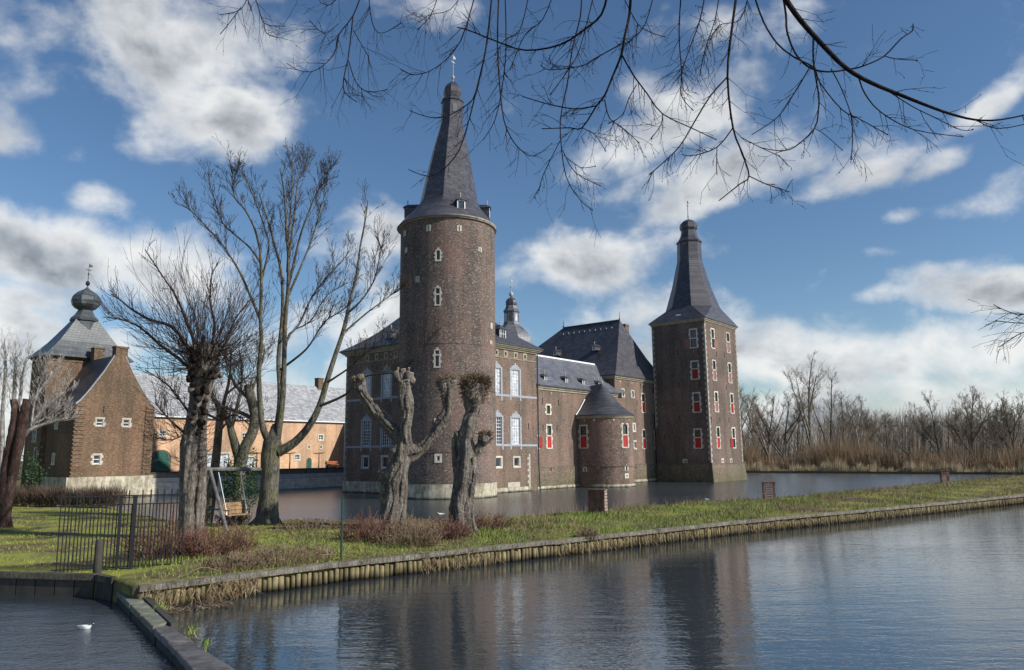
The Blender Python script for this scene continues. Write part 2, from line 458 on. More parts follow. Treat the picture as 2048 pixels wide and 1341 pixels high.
def window(B, fn, uc, z0, z1, w, k=1.0, style='quoin', transom=None, low=None, side=None, glass='leaded', grid=None, name='window'):
    """k converts metres to the facade's own u unit; returns the hole in the wall"""
    a, b = uc - w / 2 * k, uc + w / 2 * k
    st = MB()
    rnd = random.Random(int(uc * 991 + z0 * 77))
    if style == 'quoin':
        h = .42 if z1 - z0 > 1.6 else .3
        n = max(2, int(round((z1 - z0) / h))); hh = (z1 - z0) / n
        for i in range(n):
            e = (.16 if i % 2 else .30) * k * rnd.uniform(.9, 1.1)
            pr = .03 + rnd.uniform(-.006, .008)
            g = .006
            ub(st, fn, a - e, a, z0 + i * hh + g, z0 + (i + 1) * hh - g, -.2, pr)
            ub(st, fn, b, b + e, z0 + i * hh + g, z0 + (i + 1) * hh - g, -.2, pr)
        ub(st, fn, a - .2 * k, b + .2 * k, z1, z1 + .2, -.2, .045)
        ub(st, fn, a - .2 * k, b + .2 * k, z0 - .14, z0, -.2, .06)
    elif style == 'plain':
        e = .2
        ub(st, fn, a - e * k, a, z0, z1, -.2, .03); ub(st, fn, b, b + e * k, z0, z1, -.2, .03)
        ub(st, fn, a - e * k, b + e * k, z1, z1 + e, -.2, .035); ub(st, fn, a - e * k, b + e * k, z0 - e, z0, -.2, .05)
    elif style == 'slit':
        e = .2
        ub(st, fn, a - e * k, a, z0 - .05, z1 + .1, -.2, .03); ub(st, fn, b, b + e * k, z0 - .05, z1 + .1, -.2, .03)
        ub(st, fn, a, b, z1, z1 + .14, -.2, .033)
    elif style == 'arch':
        e = .17
        n = 5; hh = (z1 - z0) / n
        for i in range(n):
            ee = (.24 if i % 2 else .13) * k
            ub(st, fn, a - ee, a, z0 + i * hh + .006, z0 + (i + 1) * hh - .006, -.2, .03)
            ub(st, fn, b, b + ee, z0 + i * hh + .006, z0 + (i + 1) * hh - .006, -.2, .03)
        ub(st, fn, a - .15 * k, b + .15 * k, z0 - .16, z0, -.2, .05)
        for i, (x0, x1, t) in enumerate([(-1.25, -.55, .12), (-.55, .55, .3), (.55, 1.25, .12)]):
            ub(st, fn, uc + x0 * w / 2 * k * 1.15, uc + x1 * w / 2 * k * 1.15, z1, z1 + t, -.2, .033 + .003 * i)
    elif style == 'big':
        e = .27; tz = z1 + .28
        n = 6; hh = (z1 - z0) / n
        for i in range(n):
            for x0, x1 in ((a - e * k, a), (b, b + e * k)):
                ub(st, fn, x0, x1, z0 + i * hh + .005, z0 + (i + 1) * hh - .005, -.22, .03 + rnd.uniform(0, .008))
        ub(st, fn, a - e * k, b + e * k, z0 - .14, z0, -.22, .07)
        ub(st, fn, a - e * k, a - e * k + .24 * k, z0 - .6, z0 - .14, -.05, .04); ub(st, fn, b + e * k - .24 * k, b + e * k, z0 - .6, z0 - .14, -.05, .04)
        tw = (b - a) / 2 + e * k
        for i in range(7):          # voussoirs stepping up to the keystone
            x0 = uc - tw + 2 * tw * i / 7; x1 = uc - tw + 2 * tw * (i + 1) / 7
            t = (.16, .4, .55, .78, .55, .4, .16)[i]
            ub(st, fn, x0 + .004, x1 - .004, z1, z1 + t, -.22, .03 + .004 * (i % 2))
    mat = 'bluestone' if style == 'big' else 'stone'
    win = B.put(st, name, mat)
    # glazing
    gz0 = transom + .06 if (transom and low) else z0
    g = MB()
    g.poly([fn(a, gz0, -.16), fn(b, gz0, -.16), fn(b, z1, -.16), fn(a, z1, -.16)])
    B.put(g, 'glass_pane', glass, win)
    if transom:
        t = MB(); ub(t, fn, a, b, transom - .07, transom + .07, -.18, .02); B.put(t, 'transom', mat, win)
    fr = MB(); fw = .05
    ub(fr, fn, a, a + fw * k, gz0, z1, -.15, -.09); ub(fr, fn, b - fw * k, b, gz0, z1, -.15, -.09)
    ub(fr, fn, a + fw * k, b - fw * k, z1 - fw, z1, -.15, -.09); ub(fr, fn, a + fw * k, b - fw * k, gz0, gz0 + fw, -.15, -.09)
    if grid:
        nx, nz = grid; bw = .032
        for i in range(1, nx):
            x = a + (b - a) * i / nx; t = bw * (1.7 if (i * 2 == nx) else 1)
            ub(fr, fn, x - t / 2 * k, x + t / 2 * k, gz0 + fw, z1 - fw, -.145, -.105)
        for j in range(1, nz):
            z = gz0 + (z1 - gz0) * j / nz; t = bw * (1.8 if j == nz * 2 // 3 else 1)
            ub(fr, fn, a + fw * k, b - fw * k, z - t / 2, z + t / 2, -.14, -.1)
    B.put(fr, 'window_frame', 'white' if (grid or style in ('plain',)) else 'lead', win)
    if low:
        s = MB(); top = (transom - .07) if transom else z1
        nb = 3
        for i in range(nb):
            x0 = a + .01 * k + (b - a - .02 * k) * i / nb; x1 = a + .01 * k + (b - a - .02 * k) * (i + 1) / nb
            ub(s, fn, x0 + .004 * k, x1 - .004 * k, z0 + .02, top - .01, -.09, -.04 + .004 * (i % 2))
        for f in (.15, .8): ub(s, fn, a + .03 * k, b - .03 * k, z0 + (top - z0) * f, z0 + (top - z0) * f + .09, -.04, -.015)
        B.put(s, 'shutter', low, win)
    if side:
        sd, smat, za, zb = side
        s = MB(); x0 = (b + .05 * k) if sd > 0 else (a - (.05 + w * .95) * k)
        for i in range(3):
            ub(s, fn, x0 + w * .95 * k * i / 3 + .004 * k, x0 + w * .95 * k * (i + 1) / 3 - .004 * k, za, zb, .035, .075 + .004 * (i % 2))
        for f in (.15, .8): ub(s, fn, x0 + .03 * k, x0 + (w * .95 - .03) * k, za + (zb - za) * f, za + (zb - za) * f + .09, .08, .1)
        B.put(s, 'shutter', smat, win)
    return (a, b, z0, z1)

def finial(B, s, q, z, h, name='finial', vane=True, ball=.16, parent=None, mat='iron'):
    mb = MB()
    mb.tube([(s, q, z - .2), (s, q, z + h)], [.06, .025], 6)
    mb.ball((s, q, z + h * .16), ball, 8, 1.2)
    mb.ball((s, q, z + h * .55), ball * .45, 6)
    if vane:
        mb.box(s - .3, s + .3, q - .02, q + .02, z + h * .7, z + h * .73)
        mb.hexa([(s - .02, q - .015, z + h * .84), (s + .42, q - .015, z + h * .86), (s + .42, q + .015, z + h * .86), (s - .02, q + .015, z + h * .84),
                 (s - .02, q - .015, z + h * .97), (s + .36, q - .015, z + h * .93), (s + .36, q + .015, z + h * .93), (s - .02, q + .015, z + h * .97)])
    return B.put(mb, name, mat, parent)

def dormer(B, fn, uc, z0, w, h, depth, face_d, hipped=True, mat='slate', grid=(2, 2), knob=True, k=1.0):
    """small roof window; fn(u, z, d) is the facade below, face_d the set-back of its front (negative = behind the wall plane)"""
    a, b = uc - w / 2 * k, uc + w / 2 * k
    body = MB()
    ub(body, fn, a - .07 * k, a, z0, z0 + h, face_d - depth, face_d); ub(body, fn, b, b + .07 * k, z0, z0 + h, face_d - depth, face_d)
    # hipped cap with overhang
    o = .2; zt = z0 + h
    e = [fn(a - o * k, zt, face_d + o), fn(b + o * k, zt, face_d + o), fn(b + o * k, zt, face_d - depth), fn(a - o * k, zt, face_d - depth)]
    r0 = fn(uc, zt + w * .55, face_d - w * .35); r1 = fn(uc, zt + w * .55, face_d - depth - w * .3)
    body.add(e + [r0, r1], [(0, 1, 4), (1, 2, 5, 4), (3, 0, 4, 5), (2, 3, 5), (3, 2, 1, 0)])
    d = B.put(body, 'dormer', mat)
    f = MB()
    f.poly([fn(a, z0, face_d - .06), fn(b, z0, face_d - .06), fn(b, zt, face_d - .06), fn(a, zt, face_d - .06)])
    B.put(f, 'glass_pane', 'glass', d)
    g = MB()
    t = .08
    ub(g, fn, a, a + t * k, z0, zt - .01, face_d - .05, face_d + .03); ub(g, fn, b - t * k, b, z0, zt - .01, face_d - .05, face_d + .03)
    ub(g, fn, a + t * k, b - t * k, zt - t, zt - .01, face_d - .05, face_d + .03); ub(g, fn, a + t * k, b - t * k, z0, z0 + t, face_d - .05, face_d + .04)
    if grid:
        for i in range(1, grid[0]):
            x = a + (b - a) * i / grid[0]; ub(g, fn, x - .02 * k, x + .02 * k, z0 + t, zt - t, face_d - .045, face_d)
        for j in range(1, grid[1]):
            z = z0 + h * j / grid[1]; ub(g, fn, a + t * k, b - t * k, z - .02, z + .02, face_d - .04, face_d - .005)
    B.put(g, 'window_frame', 'white', d)
    if knob:
        p = r0; kb = MB(); kb.tube([(p[0], p[1], p[2] - .05), (p[0], p[1], p[2] + .5)], [.05, .02], 5); kb.ball((p[0], p[1], p[2] + .28), .09, 6, 1.4)
        B.put(kb, 'knob', 'gilt', d)
    return d

def roof_faces(B, faces, name='roof', mat='slate'):
    mb = MB()
    for f in faces: mb.poly(f)
    return B.put(mb, name, mat)
def bell_roof(mb, e0, e1, r0, r1, n=6, flare=.18):
    """roof slope between eave edge e0-e1 and ridge edge r0-r1 with a bell-cast foot"""
    e0, e1, r0, r1 = map(Vector, (e0, e1, r0, r1)); rows = []
    for i in range(n + 1):
        t = i / n
        zt = t - flare * (1 - t) * min(1, t * 2.2) * .9 if t < 1 else 1
        a = e0.lerp(r0, t); b = e1.lerp(r1, t)
        a.z = e0.z + (r0.z - e0.z) * zt; b.z = e1.z + (r1.z - e1.z) * zt
        rows.append((a, b))
    vs = [p for r in rows for p in r]
    mb.add(vs, [(2 * i, 2 * i + 1, 2 * i + 3, 2 * i + 2) for i in range(n)])
def anchors(B, fn, pts, k=1.0):
    for (u, z, h) in pts:
        mb = MB(); ub(mb, fn, u - .035 * k, u + .035 * k, z, z + h, .0, .05); ub(mb, fn, u - .09 * k, u + .09 * k, z + h * .72, z + h * .8, .003, .04)
        B.put(mb, 'wall_anchor', 'anchor')
def quoins(B, fnA, uA, sgnA, fnB, uB, sgnB, z0, z1, name='quoin_stones', h=.42, mat='quoin', big=.42, small=.2):
    mb = MB(); n = int((z1 - z0) / h)
    for i in range(n):
        za, zb = z0 + i * h + .008, z0 + (i + 1) * h - .008
        a, b = (big, small) if i % 2 else (small, big)
        pr = .02 + .012 * random.random()
        if fnA: ub(mb, fnA, *sorted((uA - sgnA * pr * 0, uA + sgnA * a)), za, zb, -.02, pr)
        if fnB: ub(mb, fnB, *sorted((uB - sgnB * pr, uB + sgnB * b)), za + .001, zb - .001, -.02, pr + .002)
    return B.put(mb, name, mat)
# ================================================================ ROUND TOWER
def octa_lathe(mb, rings, n=32, rot=0.0, c=(0, 0)):
    """rings: (radius, z, octagonality 0..1, ds, dq)"""
    vs = []; w = pi / 4
    for (r, z, o, ds, dq) in rings:
        for j in range(n):
            t = rot + 2 * pi * j / n
            ph = ((t - rot) % w) - w / 2
            k = 1 - o + o * cos(w / 2) / cos(ph)
            vs.append((c[0] + ds + r * k * cos(t), c[1] + dq + r * k * sin(t), z))
    fs = []
    for i in range(len(rings) - 1):
        for j in range(n):
            fs.append((i * n + j, i * n + (j + 1) % n, (i + 1) * n + (j + 1) % n, (i + 1) * n + j))
    k = len(rings)
    fs.append(tuple(range(n))[::-1]); fs.append(tuple((k - 1) * n + j for j in range(n)))
    mb.add(vs, fs)

def px_rings(lst, s, q):
    """spire profile read as (y, centre x, half width, octagonality) above plan point (s, q)"""
    base = Wd(s, q); out = []
    for (y, cx, hw, o) in lst:
        z = zat(cx, y, s, q)
        P = at(cx, y, base.y); w = (P - CAM).dot(FW)
        dx = P.x - base.x
        out.append((hw * w / F, z, o, dx * R2.x, dx * Q2.x))
    return out

RC = (-.8, .4); RR = 5.12
def build_round_tower():
    B = Bld('round_tower', 'tall round brick castle tower with pointed slate spire at the moat corner', RC[0], RC[1])
    f = fn_cyl(RC, RR); k = 1 / RR
    holes = []
    def w(x, yt, yb, wd, **kw):
        a, z1 = on_cyl(x, yt, RC, RR); _, z0 = on_cyl(x, yb, RC, RR)
        if 'ty' in kw: kw['transom'] = on_cyl(x, kw.pop('ty'), RC, RR)[1]
        holes.append(window(B, f, a, z0, z1, wd, k, **kw))
    w(876.4, 501.5, 520, .36, style='arch', glass='glass')
    w(875.5, 577, 609, .40, style='arch', glass='glass', ty=589)
    w(874.3, 701.5, 733, .40, style='arch', glass='glass', ty=710)
    w(875.5, 841, 852, .34, style='plain', glass='glass')
    w(876.5, 912, 922, .34, style='plain', glass='glass')
    for (x, a, b) in ((857, 452, 462), (918.6, 453, 462), (809.5, 464, 472), (812.5, 498, 505), (960, 497, 503), (835, 555, 564), (983, 649, 657), (982, 684, 688)):
        w(x, a, b, .1, style='slit', glass='iron', name='loophole')
    wall = MB()
    facade(wall, f, -pi, pi, -.6, 28.7, holes, du=2 * pi / 72)
    B.put(wall, 'wall', 'brick_round')
    base = MB(); facade(base, fn_cyl(RC, RR + .1), -pi, pi, -.6, 1.35, du=2 * pi / 72)
    band(base, f, -pi, pi, 1.35, 1.43, -.05, .1, du=2 * pi / 72)
    B.put(base, 'stone_base', 'stone_base')
    ring = MB(); band(ring, f, -pi, pi, 4.5, 4.58, -.02, .05, du=2 * pi / 72)
    B.put(ring, 'brick_string_course', 'brick_round')
    ring = MB(); band(ring, f, -pi, pi, 15.3, 15.36, -.02, .035, du=2 * pi / 72); B.put(ring, 'brick_string_course', 'brick_round')
    co = MB(); band(co, f, -pi, pi, 28.45, 28.75, -.1, .2, du=2 * pi / 72)
    B.put(co, 'eaves_cornice', 'cornice')
    rot = radians(-146)
    prof = [(462, 894, 99.5, 0), (448, 895, 89, .12), (431, 896, 74, .5), (416, 897, 62.5, .9), (409, 897.3, 59.2, 1), (353, 899, 47.3, 1), (302, 901, 36.3, 1), (262, 902.5, 25.5, 1), (249, 903, 22.2, 1), (207, 905, 21.4, 1)]
    r = px_rings(prof, *RC)
    mb = MB(); octa_lathe(mb, r, 32, rot, RC)
    shade_auto(B.put(mb, 'spire_roof', 'slate'), 24)
    mb = MB(); octa_lathe(mb, px_rings([(207.5, 905, 22.8, 1), (205, 905, 23.4, 1), (203, 905, 22.6, 1), (199.5, 904.5, 14.6, 1)], *RC), 32, rot, RC)
    B.put(mb, 'lantern_cornice', 'lead')
    mb = MB(); octa_lathe(mb, px_rings([(200, 904.5, 14.2, 1), (196, 904.6, 15.5, 1), (191, 905, 18, 1), (185.5, 905.2, 18.9, 1), (179, 905.4, 17.6, 1), (173, 905.6, 13.5, 1), (168, 905.8, 7.5, 1), (164, 906, 1.6, 1)], *RC), 32, rot, RC)
    shade_auto(B.put(mb, 'onion_cap', 'slate'), 24)
    top = px_rings([(165, 906, 1, 1)], *RC)[0]
    finial(B, RC[0] + top[3], RC[1] + top[4], top[1], 3.4, ball=.2, mat='gilt')
    # lantern louvre and three dormers round the foot of the spire
    l = px_rings([(212, 905, 21.6, 1)], *RC)[0]
    fr = fn_cyl((RC[0] + l[3], RC[1] + l[4]), l[0] * .93)
    a = rot + pi / 8 + pi / 4 * 0
    for i, aa in enumerate((rot + pi / 8, rot - pi / 8 * 5)):
        mb = MB(); z = l[1]
        ub(mb, fr, aa - .22, aa + .22, z - 1.25, z - .25, -.1, .06); B.put(mb, 'louvre', 'slate_light')
    for (x, y0, y1, rad, dz) in ((922.5, 421, 404, 4.5, 0), (818, 432, 414, 4.75, 0), (975, 436, 419, 4.6, 0)):
        if x == 922.5: a, z0 = on_cyl(x, y0, RC, rad); h = 1.1
        elif x < 900: a, z0, h = radians(-232), 30.0, 1.15
        else: a, z0, h = radians(-52), 29.9, 1.1
        dormer(B, fn_cyl(RC, rad), a, z0, .85, h, 1.5, 0.0, k=1 / rad, grid=None)
    return B
build_round_tower()

# ================================================================ MAIN HOUSE
def build_main_house():
    B = Bld('main_house', 'brick manor block with tall white grid windows wrapped round the round tower', 0, 0)
    L, Wq = 14.3, 18.3
    fa, fb = fn_q(0), fn_s(0)
    ha, hb = [], []
    def wa(x, yt, yb, wd, **kw):
        u, z1 = on_q(x, yt, 0); _, z0 = on_q(x, yb, 0); ha.append(window(B, fa, u, z0, z1, wd, **kw))
    def wb(x, yt, yb, wd, **kw):
        u, z1 = on_s(x, yt, 0); _, z0 = on_s(x, yb, 0); hb.append(window(B, fb, u, z0, z1, wd, **kw))
    big = dict(style='big', glass='glass', grid=(4, 8))
    wa(1030.4, 740, 791, 1.55, **dict(big, glass='curtain')); wa(992.5, 736, 790, 1.55, **dict(big, glass='curtain'))
    wa(1031.3, 836, 889, 1.55, **dict(big, glass='curtain')); wa(994.5, 834, 889, 1.55, **big)
    wa(1033.3, 916, 933, .95, style='plain', glass='glass'); wa(997, 916, 934, .95, style='plain', glass='glass')
    wb(733.7, 748, 797, 1.4, **dict(big, glass='curtain')); wb(773.5, 743, 794, 1.4, **dict(big, glass='curtain'))
    wb(733, 842, 892, 1.4, **big); wb(772.3, 839, 891, 1.4, **big)
    wb(731, 914, 935, 1.0, style='plain', glass='glass'); wb(770.3, 914, 935, 1.0, style='plain', glass='glass')
    w = MB()
    facade(w, fa, 0, L, -.6, 16.3, ha); facade(w, fb, 0, Wq, -.6, 16.3, hb)
    facade(w, fn_s2(L), 0, Wq, -.6, 16.3); facade(w, fn_q2(Wq), 0, L, -.6, 16.3)
    B.put(w, 'wall', 'brick')
    base = MB(); band(base, fb, 0, Wq + .1, -.6, 1.32, -.1, .1); band(base, fa, 0, L - 1.4, -.6, .55, -.1, .1)
    B.put(base, 'stone_base', 'stone_base')
    qs = MB()
    for i in range(11):
        ub(qs, fa, L - 1.75 - (.25 if i % 2 else 0), L - 1.45, .56 + i * .34, .56 + i * .34 + .32, -.05, .035)
    B.put(qs, 'quoin_stones', 'stone')
    quoins(B, None, 0, 0, fb, Wq, -1, 1.35, 15.2)
    def cut(fn, lo, hi, holes, z):
        segs = []; cur = lo
        for (a, b, z0, z1) in sorted(holes):
            if z0 - .2 < z < z1 + .2:
                segs.append((cur, a - .28)); cur = b + .28
        segs.append((cur, hi))
        for a, b in segs:
            if b - a > .02:
                bands = MB(); ub(bands, fn, a, b, z - .12, z + .12, -.02, .05); B.put(bands, 'string_course', 'bluestone')
    za = [h[2] for h in ha]; zb = [h[2] for h in hb]
    for z in (za[0] - .12, za[2] - .12): cut(fa, 4.3, L, [], z)
    for z in (zb[1] - .12, zb[3] - .12): cut(fb, 4.3, Wq, [], z)
    fz = MB(); ub(fz, fa, 4.3, L + .06, 15.3, 15.38, -.02, .06); ub(fz, fb, 4.3, Wq + .06, 15.3, 15.38, -.02, .06)
    B.put(fz, 'frieze_moulding', 'cornice')
    for x in (975, 992.4, 1010.8, 1030.8, 1049.5):
        u, z = on_q(x, 711, 0); mb = MB()
        ub(mb, fa, u - .38, u + .38, 15.42, 16.2, -.02, .05)
        B.put(mb, 'frieze_block', 'cornice')
        mb = MB(); ub(mb, fa, u - .16, u + .16, 15.6, 16.0, .051, .056); B.put(mb, 'attic_vent', 'iron')
    for x in (735, 754, 773, 792):
        u, z = on_s(x, 712, 0); mb = MB()
        ub(mb, fb, u - .33, u + .33, 15.42, 16.2, -.02, .05); B.put(mb, 'frieze_block', 'cornice')
        mb = MB(); ub(mb, fb, u - .15, u + .15, 15.6, 16.0, .051, .056); B.put(mb, 'attic_vent', 'iron')
    co = MB()
    for z0, z1, d in ((16.3, 16.5, .18), (16.5, 16.66, .38), (16.66, 16.8, .55)):
        ub(co, fa, -d, L + d, z0, z1, -.3, d); ub(co, fb, 0.0, Wq + d, z0, z1 - .002, -.3, d)
    B.put(co, 'eaves_cornice', 'cornice')
    gu = MB(); ub(gu, fa, -.7, L + .7, 16.8, 16.95, -.4, .68); ub(gu, fb, 0.4, Wq + .7, 16.8, 16.948, -.4, .68)
    B.put(gu, 'gutter', 'lead')
    o = .66; z = 16.95
    e = [(-o, -o, z), (L + o, -o, z), (L + o, Wq + o, z), (-o, Wq + o, z)]
    r = [(L / 2, L / 2, 24.2), (L / 2, Wq - L / 2, 24.2)]
    mb = MB()
    bell_roof(mb, e[0], e[1], r[0], r[0], 8); bell_roof(mb, e[1], e[2], r[0], r[1], 8); bell_roof(mb, e[2], e[3], r[1], r[1], 8); bell_roof(mb, e[3], e[0], r[1], r[0], 8)
    B.put(mb, 'roof', 'slate')
    u, z0 = on_q(1005.5, 686, .7)
    dormer(B, fa, u, z0, 1.1, 1.6, 2.4, -.7, grid=(3, 3))
    u, z0 = on_s(780, 688, 1.2); dormer(B, fb, u, z0, 1.0, 1.3, 2.2, -1.0)
    mb = MB(); mb.tube([(L + .1, -.12, 16.6), (L + .1, -.12, 3), (L + .1, -.2, 1.0), (L + .1, -.3, -.3)], .09, 6)
    B.put(mb, 'downpipe', 'lead')
    # small stone panel low on the sunlit wall
    u, zz = on_q(1028, 971, 0); mb = MB(); ub(mb, fa, u - 1.1, u + 1.1, zz - .2, zz + .35, -.02, .03); B.put(mb, 'stone_panel', 'stone')
    anchors(B, fa, [(on_q(1057, 846, 0)[0], on_q(1057, 846, 0)[1] - .8, .8)])
    return B
build_main_house()

def build_domed_turret():
    s, q = 17.1, 6.5
    B = Bld('domed_turret', 'octagonal turret with bulbous slate dome and open lantern behind the manor block', s, q)
    rot = radians(-146) + pi / 8
    mb = MB(); octa_lathe(mb, [(3.0, 8, 1, 0, 0), (3.0, 17.0, 1, 0, 0)], 8, rot, (s, q)); B.put(mb, 'wall', 'brick')
    P = lambda l: px_rings(l, s, q)
    mb = MB(); octa_lathe(mb, P([(697, 1023, 45.5, 1), (690, 1023, 45.3, 1), (680, 1023, 42.5, 1), (671, 1023, 38, 1), (662, 1023, 30, 1), (656, 1023, 23.5, 1), (651.5, 1023, 17.5, 1)]), 32, rot, (s, q))
    shade_auto(B.put(mb, 'dome_roof', 'slate_light'), 24)
    mb = MB(); octa_lathe(mb, P([(652, 1023, 17.2, 1), (650, 1023, 17.2, 1), (646, 1023, 15.6, 1), (625, 1023, 15.2, 1)]), 8, rot, (s, q)); B.put(mb, 'lantern', 'slate_light')
    mb = MB(); octa_lathe(mb, P([(625.5, 1023, 16.7, 1), (622.5, 1023, 16.9, 1), (619, 1023, 13.5, 1), (613, 1022.7, 11.2, 1)]), 32, rot, (s, q)); B.put(mb, 'lantern_cornice', 'slate_light')
    for i in range(8):
        rr = P([(636, 1023, 15.4, 1)])[0]; a = rot + pi / 8 + i * pi / 4
        g = fn_cyl((s + rr[3], q + rr[4]), rr[0] * .925); m2 = MB(); ub(m2, g, a - .2, a + .2, rr[1] - .62, rr[1] + .42, -.1, .04)
        B.put(m2, 'lantern_opening', 'curtain' if i % 2 == 0 else 'lead')
    mb = MB(); octa_lathe(mb, P([(613.5, 1022.7, 10.6, 1), (610, 1022.7, 11.6, 1), (606, 1022.7, 11.9, 1), (602, 1022.6, 10.7, 1), (598, 1022.5, 7, 1), (594.5, 1022.5, 1.2, 1)]), 32, rot, (s, q))
    shade_auto(B.put(mb, 'onion_cap', 'slate'), 24)
    t = P([(595, 1022.5, 1, 1)])[0]
    finial(B, s + t[3], q + t[4], t[1], 2.5, ball=.3, mat='gilt')
build_domed_turret()

# ================================================================ LINK WING
def build_wing():
    q0, s0, s1 = .5, 14.3, 34.2
    B = Bld('link_wing', 'low brick castle wing with four slate dormers beside the manor block', s0, q0)
    f = fn_q(q0); h = []
    def w(x, yt, yb, wd, **kw):
        u, z1 = on_q(x, yt, q0); _, z0 = on_q(x, yb, q0)
        if 'ty' in kw: kw['transom'] = on_q(x, kw.pop('ty'), q0)[1]
        if 'sd' in kw: d, mt = kw.pop('sd'); kw['side'] = (d, mt, z0, z1)
        h.append(window(B, f, u, z0, z1, wd, **kw))
    w(1096.4, 811.5, 828, .72); w(1098, 852, 896, .85, low='red', ty=872)
    w(1073, 873.5, 896, .7, sd=(1, 'red'), style='plain', glass='glass')
    w(1100.4, 936, 943, .22, style='slit', glass='iron', name='loophole')
    wl = MB(); facade(wl, f, s0 + .003, s1, 2.72, 12.1, h); facade(wl, fn_q2(9.5), s0, s1, -.6, 12.1); B.put(wl, 'wall', 'brick')
    pl = MB(); facade(pl, fn_q(q0 - .12), s0 + .003, s1, -.6, 2.62, [x for x in h if x[3] < 3]); band(pl, f, s0 + .003, s1, 2.62, 2.72, -.05, .16)
    B.put(pl, 'plinth', 'brick_moss')
    st = MB(); u = s0 + .4
    while u < s1 - .3:
        w_ = random.uniform(.35, .6); ub(st, f, u, u + w_ - .03, -.4, .42 + random.uniform(-.05, .03), -.1, .15 + random.uniform(0, .03)); u += w_
    B.put(st, 'foundation_stones', 'stone_base')
    co = MB()
    for z0, z1, d in ((12.1, 12.35, .12), (12.35, 12.55, .28)): ub(co, f, s0 + .56, s1 - .36, z0, z1, -.3, d)
    B.put(co, 'eaves_cornice', 'cornice')
    gu = MB(); ub(gu, f, s0 + .7, s1 - .36, 12.55, 12.72, -.3, .45); B.put(gu, 'gutter', 'lead')
    mb = MB(); bell_roof(mb, (s0 + .02, q0 - .4, 12.72), (s1 + 2, q0 - .4, 12.72), (s0 + .02, 5, 17.3), (s1 + 3.3, 5, 17.3), 5, .08)
    bell_roof(mb, (s1 + 2, 9.6, 12.72), (s0, 9.6, 12.72), (s1 + 3.3, 5, 17.3), (s0, 5, 17.3), 5, .08)
    B.put(mb, 'roof', 'slate_light')
    rd = MB(); ub(rd, fn_q(5), s0 + .02, s1 + 1, 17.22, 17.42, -.12, .12); B.put(rd, 'ridge_capping', 'white')
    for x, y in ((1091.2, 764), (1133, 767.5), (1167, 771), (1199, 776)):
        u, z0 = on_q(x, y, q0 + .55); dormer(B, f, u, z0, .55, .72, 1.6, -.55, grid=(2, 1))
    anchors(B, f, [(*on_q(x, y, q0), .75) for x, y in ((1085, 808), (1117, 812), (1086, 862), (1114, 862), (1058 + 14, 848))])
    for x in (1074, 1102, 1126):
        u, z = on_q(x, 779, q0); mb = MB(); ub(mb, f, u - .09, u + .09, 11.7, 11.88, -.02, .06); B.put(mb, 'corbel_stone', 'stone')
build_wing()

